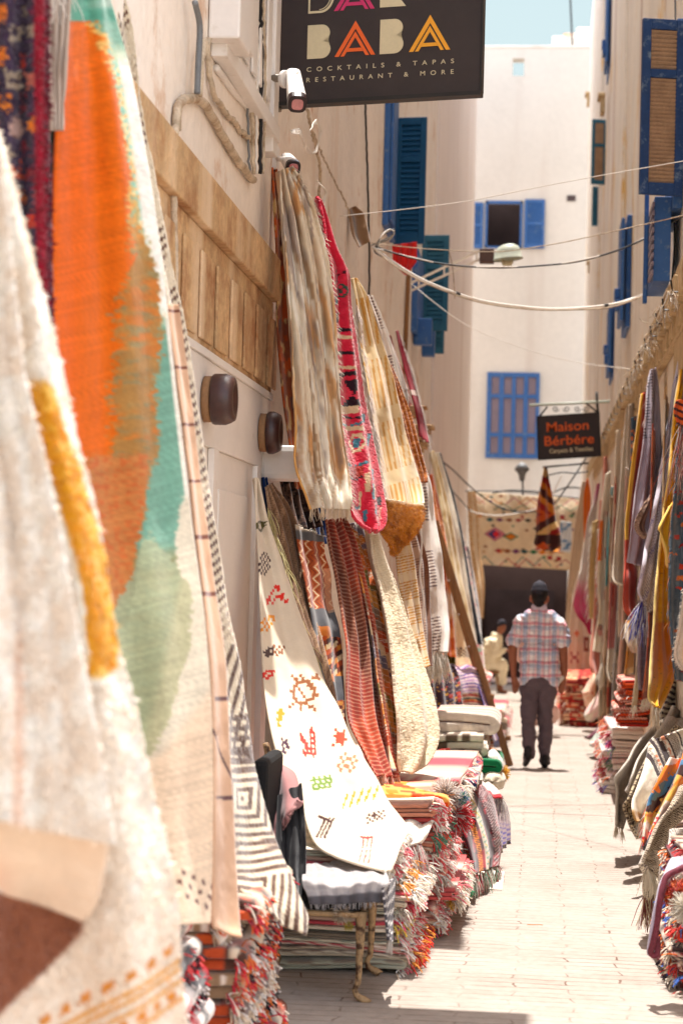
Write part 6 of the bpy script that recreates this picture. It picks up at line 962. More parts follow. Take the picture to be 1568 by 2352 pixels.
lump('slumped_cloth', 'red and orange striped rug leaning on the far right pile', [(1335, 1590), (1362, 1548), (1378, 1552), (1372, 1590), (1356, 1630), (1344, 1622)], [(206, 70, 60), (240, 200, 170), (226, 120, 80)], 6, 24.6, .3, group=RP, cat='rug')
def f(px, py, u, v): return mixc(mixc(fill(px, (150, 84, 104)), (184, 124, 140), sm(fbm(px/14, py/14, 3), .45, .7)), (96, 40, 56), sm(py, 1650, 1680)*sm(u, .6, .2))
cloth('draped_rug', 'mauve pink rug sliding down from the row of rugs to a point on the paving', [(1430, 1548, 20.9, 1464, 1540, 21.1), (1420, 1580, 20.8, 1468, 1580, 21.1), (1404, 1615, 20.7, 1460, 1610, 21.1), (1390, 1642, 20.6, 1428, 1632, 21), (1378, 1662, 20.5, 1406, 1650, 20.9), (1362, 1680, 20.4, 1386, 1672, 20.7), (1342, 1694, 20.3, 1374, 1692, 20.5)], f, folds=((1.5, .06, 0, .2),), nz=.04, res=1.6, seed=130, group=RP)
lump('slumped_cloth', 'crumpled pale green and white cloth on the paving beside the mauve rug', [(1380, 1658), (1405, 1638), (1428, 1632), (1432, 1660), (1420, 1685), (1395, 1700), (1362, 1716), (1352, 1708), (1366, 1690)], [(226, 224, 214), (160, 176, 160), (240, 236, 226)], 7, 19.8, .4, group=RP, cat='cloth')
lump('slumped_cloth', 'peach cloth bundle standing before the vermilion folded stack', [(1402, 1668), (1416, 1660), (1424, 1680), (1426, 1715), (1414, 1736), (1390, 1742), (1386, 1732), (1396, 1712)], [(240, 206, 160), (232, 190, 140)], 8, 18.6, .2, group=RP, cat='cloth')
zR = stack('the pale pile under the vermilion folded rugs', .60, .86, 15.8, 17.2, 6, .50, 24, pals=[[(240, 226, 214), (236, 190, 186), (244, 236, 226)], [(232, 206, 190), (196, 70, 90), (240, 226, 210)]], frs=[[(226, 60, 130), (60, 40, 130), (110, 170, 110), (240, 220, 230)], [(240, 226, 214), (226, 120, 60), (200, 40, 70)]], side=-1, group='rugs under the vermilion stack', nf=160, lf=.09)
stack('the vermilion stack on the right', .66, .86, 15.0, 15.9, 5, .33, 25, pals=[[(206, 56, 26), (240, 120, 50), (150, 30, 20)], [(226, 84, 30), (240, 206, 190), (170, 36, 24)]], frs=[[(236, 120, 80), (244, 226, 216), (200, 40, 40)]], side=-1, group='rugs in the vermilion stack', nf=70, lf=.035, zbase=pz(1460, 1672, 15.0)-.0, layers=3)
def diag(px, py, a): return px*math.cos(a)+py*math.sin(a)
D = []
D.append(('white wool rug with navy stripes rolled diagonally at the right edge', [(1552, 1550, 12.4, 1590, 1560, 12.5), (1536, 1580, 12.3, 1576, 1592, 12.5), (1520, 1618, 12.1, 1556, 1630, 12.4), (1503, 1652, 12.0, 1534, 1668, 12.3), (1487, 1680, 11.9, 1512, 1692, 12.2), (1476, 1694, 11.85, 1494, 1706, 12.0)], lambda px, py, u, v: mixc(fill(px, (232, 224, 206)), (66, 56, 66), (np.abs(((py*.95-px*.35+u*6)/12.5 % 1)-.5) > .26)*1.0), ((1, .04, 1.2, 0),), None, 'cloth'))
rib = lambda c1, c2, a, w_: (lambda px, py, u, v: mixc(mixc(fill(px, c1), c2, (np.abs((diag(px, py, a)/w_ % 1)-.5) > .28)*.7), (240, 234, 222), sm(u, .12, .0)*.6))
D.append(('grey ribbed blanket falling from the right wall to the edge of the paving', [(1538, 1625, 11.9, 1600, 1640, 12), (1524, 1650, 11.8, 1580, 1680, 12), (1500, 1664, 11.6, 1548, 1700, 11.9), (1477, 1686, 11.5, 1512, 1730, 11.9), (1456, 1710, 11.4, 1484, 1765, 11.8), (1438, 1740, 11.3, 1464, 1800, 11.8), (1422, 1765, 11.2, 1452, 1830, 11.7), (1407, 1788, 11.2, 1444, 1850, 11.7), (1412, 1812, 11.3, 1440, 1870, 11.6), (1410, 1850, 11.4, 1436, 1890, 11.6), (1410, 1893, 11.5, 1430, 1905, 11.6)], rib((150, 136, 120), (104, 90, 78), 1.0, 3.4), ((1.5, .04, 0, .1),), ('B', 60, .07, (226, 206, 176), (0, 0, -1)), 'cloth'))
D.append(('light grey ribbed blanket fold between the plain grey blanket and the zigzag one', [(1530, 1648, 11.3, 1600, 1650, 11.4), (1506, 1680, 11.2, 1580, 1680, 11.4), (1484, 1708, 11.1, 1530, 1715, 11.4), (1462, 1742, 11.0, 1490, 1760, 11.3), (1446, 1780, 10.9, 1470, 1800, 11.2), (1433, 1815, 10.9, 1452, 1830, 11.1)], rib((196, 184, 170), (136, 120, 110), -.5, 3.6), ((1.5, .03, 0, .1),), None, 'cloth'))
def f(px, py, u, v):
    C = fill(px, (206, 186, 150)); t = (px*.8+py*.6)/7.4+np.abs(((px*.6-py*.8)/9 % 1)-.5)*1.3; return mixc(C, (84, 66, 54), (np.abs((t % 1)-.5) > .27)*1.0)
D.append(('brown and cream zigzag blanket trailing to the ground on the right', [(1548, 1668, 11.0, 1600, 1680, 11.1), (1524, 1690, 10.9, 1580, 1710, 11.1), (1492, 1722, 10.8, 1520, 1740, 11.0), (1468, 1762, 10.7, 1492, 1780, 10.9), (1452, 1798, 10.6, 1474, 1805, 10.9), (1438, 1830, 10.5, 1455, 1845, 10.8), (1426, 1850, 10.5, 1452, 1862, 10.7), (1432, 1870, 10.5, 1456, 1880, 10.7), (1446, 1900, 10.5, 1466, 1905, 10.6), (1462, 1924, 10.5, 1474, 1925, 10.6)], f, ((1.2, .03, 0, .1),), ('R', 50, .06, (236, 220, 196), (.3, -.2, -1)), 'cloth'))
def f(px, py, u, v):
    s = px*.872-py*.49; s = s-(1492*.872-1704*.49); C = fill(px, (240, 230, 212)); t = px*.49+py*.872
    tw = (np.abs((t/3.4 % 1)-.5) > .22)
    for a, b in ((-28, -19), (-4, 3), (8, 22), (34, 38), (62, 66)): C = mixc(C, (66, 52, 54), (s > a)*(s < b)*1.0)
    for a, b in ((-19, -12), (3, 8), (22, 25), (38, 58)): C = mixc(C, (96, 80, 74), (s > a)*(s < b)*tw*1.0)
    C = mixc(C, (226, 130, 80), (s > -12)*(s < -5)*((t/9 % 1) > .4)*(fbm(px/7, py/7, 3) > .45)*.9); C = mixc(C, (226, 140, 100), (s > 26)*(s < 34)*(fbm(px/6, py/6, 8) > .52)*.9); return mixc(C, (196, 150, 90), sm(py, 1862, 1870)*(u < .8))
D.append(('cream kilim with black bands and small orange marks draped over the right heap', [(1508, 1694, 10.4, 1620, 1660, 10.4), (1492, 1706, 10.4, 1620, 1700, 10.4), (1484, 1740, 10.3, 1600, 1760, 10.3), (1474, 1778, 10.2, 1580, 1800, 10.2), (1462, 1812, 10.1, 1545, 1830, 10.1), (1451, 1842, 10.05, 1520, 1850, 10.05), (1450, 1868, 10, 1500, 1874, 10), (1462, 1886, 10, 1490, 1892, 10)], f, ((1.2, .05, 0, .1), (3, .01, 0, .2)), [('B', 40, .08, (240, 230, 214), (0, -.1, -1), 3)], 'cloth'))
def f(px, py, u, v):
    k = px*.75+py*.66; C = cyc(k/13+fbm(px/14, py/14, 2)*2, [(206, 30, 40), (60, 56, 66), (240, 226, 210), (240, 130, 30), (80, 130, 170), (70, 40, 40), (240, 190, 90), (226, 206, 190)]); return mixc(C, (240, 130, 30), (np.abs((k/30 % 1)-.5) < .06)*.9)
D.append(('crumpled kilim in red, black, orange and blue tucked behind the herringbone blanket', [(1540, 1750, 9.8, 1620, 1700, 9.8), (1512, 1800, 9.7, 1620, 1770, 9.7), (1490, 1840, 9.65, 1600, 1830, 9.65), (1482, 1880, 9.6, 1560, 1870, 9.6), (1478, 1915, 9.5, 1530, 1910, 9.5), (1474, 1950, 9.45, 1500, 1945, 9.45)], f, ((2.3, .05, 0, .3), (5, .015, 0, .2)), [('L', 120, .06, [(240, 140, 30), (244, 236, 226), (200, 40, 50)], (-.5, -.2, -1), 8)], 'cloth'))
def f(px, py, u, v):
    C = fill(px, (226, 212, 186)); t = (px*.45-py*.9)/4.2; w_ = np.abs(((px*.9+py*.45)/5 % 1)-.5); C = mixc(C, (88, 66, 58), (np.abs(((t+w_*1.2) % 1)-.5) > .24)*.95); return mixc(C, (240, 232, 214), (np.abs((py/3.4 % 1)-.5) > .3)*(py > 1955)*.8)
D.append(('heavy brown and white herringbone blanket hanging in a long fold near the right edge', [(1560, 1815, 8.9, 1640, 1790, 9.0), (1540, 1844, 8.8, 1640, 1830, 9.0), (1514, 1868, 8.7, 1580, 1870, 9.0), (1494, 1898, 8.6, 1550, 1895, 9.0), (1482, 1925, 8.55, 1535, 1920, 8.95), (1472, 1950, 8.5, 1527, 1945, 8.9), (1463, 1972, 8.5, 1516, 1972, 8.85), (1461, 1988, 8.5, 1506, 1992, 8.8), (1477, 2001, 8.55, 1492, 2002, 8.7)], f, ((1.3, .05, .5, .1), (3, .012, 0, .2)), [('B', 120, .10, (240, 230, 208), (.3, -.1, -1), 0, (0, 1), .003)], 'cloth'))
D.append(('inner fold of herringbone cloth with a pale fringe reaching the paving', [(1478, 1998, 8.7, 1512, 1985, 8.9), (1474, 2020, 8.65, 1510, 2010, 8.9), (1474, 2040, 8.65, 1506, 2035, 8.85), (1480, 2056, 8.65, 1500, 2058, 8.8)], f, ((2, .03, 0, .2),), [('B', 90, .13, [(236, 220, 186), (140, 60, 50)], (-.1, 0, -1), 5, (0, 1), .003)], 'cloth'))
D.append(('grey white flecked blanket lobe right of the herringbone fold', [(1536, 1912, 8.4, 1640, 1880, 8.5), (1530, 1940, 8.35, 1640, 1930, 8.5), (1516, 1970, 8.3, 1640, 1975, 8.5), (1510, 2005, 8.3, 1600, 2020, 8.4), (1512, 2030, 8.3, 1570, 2040, 8.4)], lambda px, py, u, v: mixc(fill(px, (224, 216, 206)), (120, 104, 100), (np.abs(((px*.9-py*.3)/4 % 1)-.5) > .3)*(fbm(px/6, py/6, 2) > .42)*.8), ((1.5, .04, 0, .2),), None, 'cloth'))
D.append(('lilac cloth with maroon corded edge draped over the nearest right pile', [(1542, 1978, 7.35, 1640, 1968, 7.3), (1530, 2004, 7.3, 1575, 1994, 7.22), (1517, 2035, 7.25, 1540, 2008, 7.2), (1508, 2075, 7.22, 1522, 2040, 7.17), (1500, 2110, 7.2, 1514, 2085, 7.15), (1494, 2150, 7.2, 1508, 2130, 7.15), (1490, 2184, 7.2, 1500, 2180, 7.15), (1492, 2193, 7.2, 1500, 2194, 7.15)], lambda px, py, u, v: mixc(fill(px, (196, 188, 206)), (236, 232, 232), (np.abs((px/24 % 1)-.5) < .12)*(py < 2010)*1.0), ((1, .02, 0, .1),), None, 'cloth'))
for k, (lb, rows, fn, fo_, fr_, mt_) in enumerate(D):
    cloth('draped_rug', lb, rows, fn, folds=fo_, nz=.02, nsc=4, mt=mt_, group=RP, res=1.6, seed=140+k, fr=fr_, thick=.012)
mb = MB(); mb.tube(spline(np.vstack([P(x, y, Y) for x, y, Y in ((1590, 1980, 7.2), (1563, 1995, 7.15), (1532, 2011, 7.12), (1522, 2033, 7.1), (1514, 2072, 7.08), (1508, 2121, 7.08), (1498, 2168, 7.1), (1493, 2188, 7.12), (1502, 2196, 7.12), (1509, 2186, 7.12), (1508, 2150, 7.12))]), 60), .0115, 8); o = mb.build('cord', mat('maroon_cord', (120, 52, 66), var=.4, vscale=60, bump=.8, bscale=80), None, smooth=True); tagit(o, 'maroon cord edging the lilac cloth and looping back at its tip', 'cord')
stack('the nearest right pile under the lilac cloth', .565, .90, 7.45, 8.2, 10, .46, 31, pals=[[(120, 40, 44), (200, 170, 150), (60, 30, 34)], [(206, 60, 40), (236, 214, 190), (90, 40, 40)], [(80, 60, 60), (226, 200, 180), (150, 50, 60)]], frs=[[(236, 220, 200), (120, 40, 50), (240, 120, 40)], [(206, 50, 50), (240, 230, 214), (60, 40, 60)], [(240, 226, 200), (60, 110, 200), (226, 60, 50)]], side=-1, group='rugs in the nearest right pile', nf=150, lf=.055)
stack('the second right pile under the herringbone blanket', .68, .86, 9.3, 10.0, 7, .36, 32, pals=[[(110, 50, 50), (226, 200, 176), (70, 40, 40)], [(190, 150, 110), (240, 222, 196), (90, 70, 60)]], frs=[[(236, 220, 200), (140, 60, 60)], [(240, 230, 214), (226, 120, 60)]], side=-1, group='rugs in the second right pile', nf=80, lf=.04)
stack('the third right pile under the black banded kilim', .72, .86, 12.0, 12.8, 7, .45, 33, pals=[[(120, 90, 80), (226, 206, 180), (80, 60, 56)]], frs=[[(236, 220, 200), (200, 60, 70)]], side=-1, group='rugs in the third right pile', nf=60, lf=.05)
ball('pompom', 'red and orange wool tassels bursting from the nearest right pile', P(1552, 2052, 7.2), .055, [(232, 50, 40), (244, 130, 30), (246, 80, 30)], 600, 12)
ball('pompom', 'white feathery tassel at the right edge on the nearest right pile', P(1575, 2085, 7.1), .06, [(246, 240, 226), (230, 214, 190)], 500, 13)

# ================================================================== signs
def letters(name, txt, size, place, m, parent, ex=Vector((1, 0, 0)), ez=Vector((0, 0, 1)), width=None, depth=.0015, space=1.0, bold=0):
    cu = bpy.data.curves.new('t', 'FONT'); cu.body = txt; cu.size = size; cu.space_character = space; cu.extrude = depth; cu.offset = bold
    ob = bpy.data.objects.new('t', cu); COL.objects.link(ob); bpy.context.view_layer.update()
    me = bpy.data.meshes.new_from_object(ob.evaluated_get(bpy.context.evaluated_depsgraph_get())); bpy.data.objects.remove(ob)
    v = np.zeros(len(me.vertices)*3); me.vertices.foreach_get('co', v); v = v.reshape(-1, 3); x0 = v[:, 0].min(); w0 = v[:, 0].max()-x0; sx = (width/w0) if width else 1
    n = np.cross(np.array(ex), np.array(ez)); o = np.array(place)
    q = o+((v[:, 0:1]-x0)*sx)*np.array(ex)+v[:, 1:2]*np.array(ez)+(v[:, 2:3])*(n); me.vertices.foreach_set('co', q.ravel()); me.materials.clear(); me.materials.append(m); me.update()
    return link(name, me, None, parent, smooth=False)
BL, BR_ = P(640, 238, 9.5), P(1101, 212, 9.37); ex = (BR_-BL); Wd = np.linalg.norm(ex); ex /= Wd; ez = np.array([0, 0, 1.]); ez = ez-ex*ex[2]*0; K_ = Wd/461.7; nn = np.cross(ex, ez); nn /= np.linalg.norm(nn)
S1 = empty('hanging_sign', BL, 'large dark bar sign with cream, orange and amber letters projecting from the left wall', 'sign')
def q2(a, b, d=0): return BL+ex*a*K_+ez*b*K_+nn*d
w = MB(); w.prism([q2(0, 0), q2(461.7, 0), q2(461.7, 520), q2(0, 520)], -nn*.05); w.build('board', M['signd'], S1, bevel=.003)
w = MB(); w.prism([q2(-3, -6, .012), q2(465, -6, .012), q2(465, 3, .012), q2(-3, 3, .012)], -nn*.075); w.prism([q2(462.2, 3.3, .008), q2(466, 3.3, .008), q2(466, 520, .008), q2(462.2, 520, .008)], -nn*.066); w.build('frame', M['iron'], S1)
w = MB(); w.tube([q2(-60, -8, -.03), q2(2, -10, -.03)], .014, 8); w.tube([q2(-60, 300, -.03), q2(2, 300, -.03)], .014, 8); w.build('bracket', M['metal'], S1, smooth=True)
def poly(name, P2, m): w = MB(); w.prism([q2(a, b, .003) for a, b in P2], -nn*.0025); return w
def Bshape(a0, b0, w_, h):
    r1 = h*.27; r2 = h*.25; pts = [(0, 0)]; 
    for t in np.linspace(-90, 80, 14): pts.append((w_-r1+r1*math.cos(math.radians(t)), h*.27+r1*math.sin(math.radians(t))))
    for t in np.linspace(-75, 90, 14): pts.append((w_-r2-2+r2*math.cos(math.radians(t)), h*.75+r2*math.sin(math.radians(t))))
    pts.append((0, h)); return [(a0+x, b0+y) for x, y in pts]
def Ashape(a0, b0, w_, h):
    s = w_/94; k = h/82; f2 = lambda L_: [(a0+x*s, b0+y*k) for x, y in L_]
    return [f2([(0, 0), (47, 82), (52.5, 72.5), (10, 0)]), f2([(94, 0), (84, 0), (41.8, 73), (47, 82)]), f2([(14, 0), (22, 0), (47, 43), (47, 57)]), f2([(80, 0), (72, 0), (47, 43), (47, 57)]), f2([(28, 10), (66, 10), (61, 18), (33, 18)]), f2([(23, 1), (31, 1), (34, 7), (26, 7)])][:5]
for sh, m_, lb in ((Bshape(64, 98, 54, 77), 'cream', 'B'), (Bshape(232, 99, 54, 78), 'cream', 'B')):
    poly('letter', sh, m_).build('letter', M[m_], S1)
for a0, b0, w_, h, m_ in ((128, 99, 94, 80, 'orange'), (299, 100, 94, 81, 'gold'), (124, 204, 94, 80, 'pink')):
    w = MB()
    for i, sh in enumerate(Ashape(a0, b0, w_, h)): w.prism([q2(a, b, .003+.0004*i) for a, b in sh], -nn*.0025)
    w.build('letter', M[m_], S1)
# D and R of the upper word, mostly above the picture
w = MB(); o_ = [(64, 202), (92, 202)]+[(92+32*math.cos(math.radians(t)), 240+38*math.sin(math.radians(t))) for t in np.linspace(-90, 90, 18)]+[(64, 278)]
i_ = [(68, 207), (92, 207)]+[(92+27*math.cos(math.radians(t)), 240+33*math.sin(math.radians(t))) for t in np.linspace(-90, 90, 18)]+[(68, 273)]
n_ = len(o_)
for k in range(n_): w.prism([q2(*o_[k], .003), q2(*o_[(k+1) % n_], .003), q2(*i_[(k+1) % n_], .003), q2(*i_[k], .003)], -nn*.0025)
for k in range(2, 18): 
    c_ = lambda p_, s_: (80+(p_[0]-80)*s_, 240+(p_[1]-240)*s_)
    w.prism([q2(*c_(o_[k], .82), .003), q2(*c_(o_[k+1], .82), .003), q2(*c_(o_[k+1], .78), .003), q2(*c_(o_[k], .78), .003)], -nn*.0025)
w.build('letter', M['cream'], S1)
w = MB(); w.prism([q2(a, b, .003) for a, b in [(230, 205), (290, 205), (262, 240), (278, 250), (282, 262), (276, 276), (262, 282), (230, 282)]], -nn*.0025); w.build('letter', M['cream'], S1)
EX, EZ = Vector(ex), Vector(ez)
letters('lettering', 'COCKTAILS & TAPAS', 14.5*K_, q2(64, 69, .002), M['cream'], S1, EX, EZ, width=338*K_, space=2.3, depth=.001)
letters('lettering', 'RESTAURANT & MORE', 14.5*K_, q2(64, 45, .002), M['cream'], S1, EX, EZ, width=338*K_, space=2.3, depth=.001)

Y2 = 24.4; S2 = empty('hanging_sign', P(1306, 1000, Y2), 'small dark carpet shop sign with orange lettering hanging from a rod on the right', 'sign')
a = P(1234, 1057, Y2); b = P(1380, 1048, Y2); c = P(1376, 946, Y2); d = P(1231, 956, Y2); ex2 = Vector(b-a).normalized(); ez2 = Vector(d-a).normalized(); n2 = np.cross(ex2, ez2)
w = MB(); w.prism([a, b, c, d], -n2*.07); w.build('board', M['signd'], S2, bevel=.004)
w = MB(); pp_ = np.array([a, b, c, d]); m_ = pp_.mean(0)
for i in range(4): p0, p1 = pp_[i], pp_[(i+1) % 4]; w.prism([p0+n2*.01, p1+n2*.01, p1+(m_-p1)*.045+n2*.01, p0+(m_-p0)*.045+n2*.01], -n2*.008)
w.build('frame', M['iron'], S2)
px2 = Y2/4500
letters('lettering', 'Maison', .165, P(1255, 992, Y2-.01), M['orange'], S2, ex2, ez2, width=95*px2, bold=.0015)
letters('lettering', 'Bérbére', .165, P(1250, 1024, Y2-.01), M['orange'], S2, ex2, ez2, width=112*px2, bold=.0015)
letters('lettering', 'Carpets & Textiles', .075, P(1261, 1041, Y2-.01), M['cream'], S2, ex2, ez2, width=99*px2, bold=.001)
w = MB(); w.tube([P(1215, 931, Y2+.03), P(1402, 922, Y2+.03)], .017, 8); w.build('rod', M['lampw'], S2, smooth=True)
w = MB(); w.tube([P(1238, 957, Y2+.03), P(1256, 934, Y2+.03)], .012, 6); w.tube([P(1372, 948, Y2+.03), P(1345, 926, Y2+.03)], .012, 6); w.tube([P(1372, 948, Y2+.03), P(1369, 900, Y2+.03)], .016, 6)
for cx_, sg in ((1275, 1), (1300, -1), (1325, 1), (1345, -1)):
    t = np.linspace(0, 9, 26); w.tube(np.vstack([P(cx_+sg*(8-t*.75)*math.cos(tt), 939+(8-t*.75)*math.sin(tt)*.9, Y2+.03) for tt, t in zip(t, t)]), .006, 5)
w.build('scrollwork', M['iron'], S2, smooth=True)
w = MB(); w.tube([P(1245, 1073, 24.85), P(1350, 1064, 24.85)], .014, 6); w.tube(spline(np.vstack([P(x, y, 24.9) for x, y in ((1256, 1092), (1290, 1085), (1320, 1087), (1350, 1083))]), 12), .010, 6); w.tube([P(1250, 1070, 24.85), P(1257, 1100, 24.85)], .018, 6)
o = w.build('rail', M['iron'], None, smooth=True); tagit(o, 'dark iron rod fixed below the small carpet shop sign, carrying the twisted kilim', 'rod')

# ================================================================== cameras, lamp, flag, wires
C1 = empty('security_camera', P(655, 185, 9.1), 'white security camera with pink lens cover on a tube in front of the bar sign', 'camera', 'security cameras on the left wall')
w = MB(); w.tube([P(586, 179, 9.25), P(650, 180, 9.12)], .019, 12); w.build('arm', M['metal'], C1, smooth=True)
w = MB(); w.tube([P(650, 182, 9.13), P(658, 182, 9.12)], [.042, .042], 20); w.build('mount_plate', M['white'], C1, bevel=.003)
w = MB(); w.tube([P(658, 172, 9.12), P(684, 172, 9.1)], .014, 8); w.build('joint', M['white'], C1)
def barrel(p0, p1, wd_, m1, parent, cap='front'):
    p0, p1 = np.array(p0), np.array(p1); t = (p1-p0)/np.linalg.norm(p1-p0); s = np.cross(t, [0, 0, 1.]); s /= np.linalg.norm(s); u_ = np.cross(s, t); r = []
    for k in range(20):
        a_ = 2*math.pi*k/20; c_, s_ = math.cos(a_), math.sin(a_); f_ = (abs(c_)**3.2+abs(s_)**3.2)**(-1/3.2); r.append(s*c_*f_*wd_+u_*s_*f_*wd_)
    r = np.array(r); 
    def seg(a0, a1, sc0, sc1, m, nm):
        w = MB(); V = np.vstack([p0+(p1-p0)*a0+r*sc0, p0+(p1-p0)*a1+r*sc1]); w.add(V, [(i, (i+1) % 20, 20+(i+1) % 20, 20+i) for i in range(20)]+[tuple(range(20))[::-1], tuple(range(20, 40))]); return w.build(nm, m, parent, bevel=.003)
    seg(0, .86, .8, 1, m1, 'body'); seg(.862, 1, 1.04, .98, M['blackp'], 'front_rim'); seg(1.001, 1.01, .62, .62, M['lens'], 'lens')
barrel(P(673, 172, 9.16), P(683, 240, 8.93), .044, M['white'], C1)
C2 = empty('security_camera', P(655, 375, 9.5), 'small white security camera with junction box under the bar sign', 'camera', 'security cameras on the left wall')
a = P(603, 392, 9.6); b = P(640, 334, 9.6); w = MB(); w.box((a[0], 9.55, a[2]), (b[0], 9.66, b[2])); w.build('junction_box', M['white'], C2, bevel=.008)
w = MB(); w.tube([P(638, 365, 9.55), P(660, 366, 9.5)], .013, 8); w.build('arm', M['white'], C2, smooth=True)
barrel(P(658, 364, 9.6), P(674, 386, 9.42), .036, M['white'], C2)

LP = empty('street_lamp', P(936, 850, 19), 'street lamp on a rusty pole with a long arm and enamel shade over the lane', 'street lamp')
w = MB(); w.tube([P(928, 860, 19), P(932, 760, 19), P(937, 640, 19), P(940, 600, 19)], .022, 8); w.build('pole', M['wood'], LP, smooth=True)
w = MB()
for dy in (0, 20):
    p0, p1 = P(936, 655+dy*.9, 19), P(1102, 577+dy, 19); w.prism([p0, p1, p1+[0, 0, .022], p0+[0, 0, .022]], (0, .03, 0))
for t in (.15, .5, .95): p0 = P(936+166*t, 673-76*t, 19); w.box(p0-[.008, -.004, 0], p0+[.008, .02, .085])
w.build('arm', M['wall_r'], LP)
a = P(1100, 603, 19); b = P(1134, 573, 19); w = MB(); w.box((a[0], 18.96, a[2]), (b[0], 19.1, b[2])); w.build('ballast_box', M['darkb'], LP, bevel=.005)
def dome(c, r, h, m, parent, nm, tilt=.12):
    w = MB(); n = 24; prof = [(1.0, 0), (1.02, .06), (.93, .12), (.84, .55), (.66, .86), (.35, 1.0), (.01, 1.02)]; V = []
    for x, z in prof:
        a_ = np.linspace(0, 2*math.pi, n, endpoint=False); X = x*r*np.cos(a_); V.append(np.stack([c[0]+X, c[1]+x*r*.8*np.sin(a_), c[2]+z*h+X*tilt], 1))
    w.add(np.vstack(V), [(i*n+j, i*n+(j+1) % n, (i+1)*n+(j+1) % n, (i+1)*n+j) for i in range(len(prof)-1) for j in range(n)]); o = w.build(nm, m, parent, smooth=True); md = o.modifiers.new('t', 'SOLIDIFY'); md.thickness = .006; return o
dome(P(1165, 597, 19), .148, .15, M['lampw'], LP, 'lamp_shade'); ballc = P(1164, 598, 19); w = MB(); w.tube([ballc+[-.05, 0, 0], ballc+[-.03, 0, -.03], ballc+[.03, 0, -.03], ballc+[.05, 0, .0]], [.015, .03, .03, .015], 10); w.build('bulb_cover', M['cream'], LP, smooth=True)
L2 = empty('wall_lamp', P(1199, 1135, 33.4), 'round grey lamp on a short stem above the wide tribal rug', 'lamp')
w = MB(); w.tube([P(1200, 1138, 33.4), P(1199, 1096, 33.4)], .018, 8); w.build('stem', M['pipe'], L2, smooth=True); w = MB(); c = P(1198, 1098, 33.4); pz_ = lambda y: P(1198, y, 33.4); w.tube([pz_(1105), pz_(1090), pz_(1082), pz_(1080), pz_(1070), pz_(1062)], [.04, .06, .10, .13, .10, .03], 16); w.build('lamp_head', M['pipe'], L2, smooth=True)
cloth('flag', 'small red flag hanging under the deep teal shutter', [(900, 563, 16.8, 957, 555, 16.8), (901, 585, 16.8, 957, 578, 16.8), (903, 603, 16.8, 956, 600, 16.8), (915, 618, 16.8, 946, 614, 16.8), (930, 632, 16.8, 936, 632, 16.8)], lambda px, py, u, v: fill(px, (236, 44, 40)), folds=((2.5, .02, 0, .5),), nz=.03, res=1.5, seed=90, cat='flag', thick=.003)
cloth('hanging_card', 'torn piece of brown cardboard hanging on the wall above the yellow cream rug', [(796, 482, 13.3, 815, 474, 13.4), (800, 510, 13.3, 833, 492, 13.5), (806, 540, 13.3, 842, 530, 13.5), (822, 570, 13.3, 846, 556, 13.5)], lambda px, py, u, v: mixc(fill(px, (150, 116, 84)), (80, 60, 44), sm(.12-np.abs(u-.3), 0, .1)), folds=((1, .03, 0, .2),), res=1.8, seed=91, cat='cardboard', thick=.005)
def wire(lb, pts, r, m, sag=0, n=60, cat='cable', name='cable', ties=0):
    q = np.vstack([P(*p) for p in pts]); s = spline(q, n); mb = MB(); mb.tube(s, r, 6); o = mb.build(name, m, None, smooth=True); tagit(o, lb, cat, 'cables strung over the lane')
    for k in range(ties):
        i = int(n*(k+.6)/ties) % n; t = MB(); t.tube([s[i], s[i]+(s[i+1]-s[i])*.35], r*1.35, 8); t.build('tie', M['cableb'], o)
    return o
wire('thin pale string stretched highest over the lane', [(765, 498, 12.8), (900, 484, 12.7), (1060, 464, 12.6), (1165, 444, 12.5), (1330, 412, 12.3), (1568, 370, 11.9), (1620, 360, 11.8)], .0028, M['cablew'])
wire('thin frayed cord with bits of fluff above the black cable', [(852, 558, 15.1), (920, 566, 15), (1000, 573, 15), (1140, 578, 14.5), (1250, 564, 14), (1330, 549, 13.5), (1450, 522, 12.8), (1568, 495, 11.9), (1610, 485, 11.7)], .0035, M['duct'])
wire('black twisted cable sagging across the lane', [(862, 566, 15.1), (900, 580, 15), (960, 596, 15), (1040, 609, 15), (1140, 615, 15), (1240, 610, 15), (1330, 600, 15), (1420, 574, 15), (1480, 548, 15), (1500, 535, 15), (1568, 495, 12)], .0075, M['cableb'], n=120)
wire('second strand wound along the black cable', [(862, 570, 15.05), (900, 580, 15.02), (960, 594, 14.98), (1040, 611, 15.02), (1140, 613, 14.98), (1240, 611, 15.02), (1330, 598, 14.98), (1420, 575, 15.02), (1480, 546, 15)], .005, M['cablew'], n=120)
wire('thick bundle of white cables with black ties drooping lowest over the lane', [(856, 568, 15.1), (900, 600, 15), (950, 632, 15), (1010, 660, 15), (1100, 690, 15.2), (1200, 705, 15.4), (1290, 710, 15.6), (1400, 700, 15.8), (1470, 680, 16), (1530, 660, 13.5), (1568, 645, 12)], .0105, M['cablew'], ties=5)
wire('pale cable running beside the thick white bundle', [(856, 570, 15.0), (900, 606, 14.9), (950, 637, 14.9), (1010, 664, 14.9), (1100, 694, 15.1), (1200, 709, 15.3), (1290, 712, 15.5), (1400, 706, 15.7), (1470, 682, 15.9)], .006, M['duct'])
wire('thin white wire running down to the right below the bundle', [(942, 650, 19.2), (1010, 705, 19), (1070, 746, 19), (1150, 782, 19), (1250, 815, 19), (1350, 836, 19), (1452, 848, 18.5)], .0035, M['cablew'])
wire('short brown string hanging from the frayed cord', [(1030, 574, 15), (1038, 610, 15), (1042, 650, 15), (1044, 686, 15)], .0035, M['duct'], name='string', cat='string')
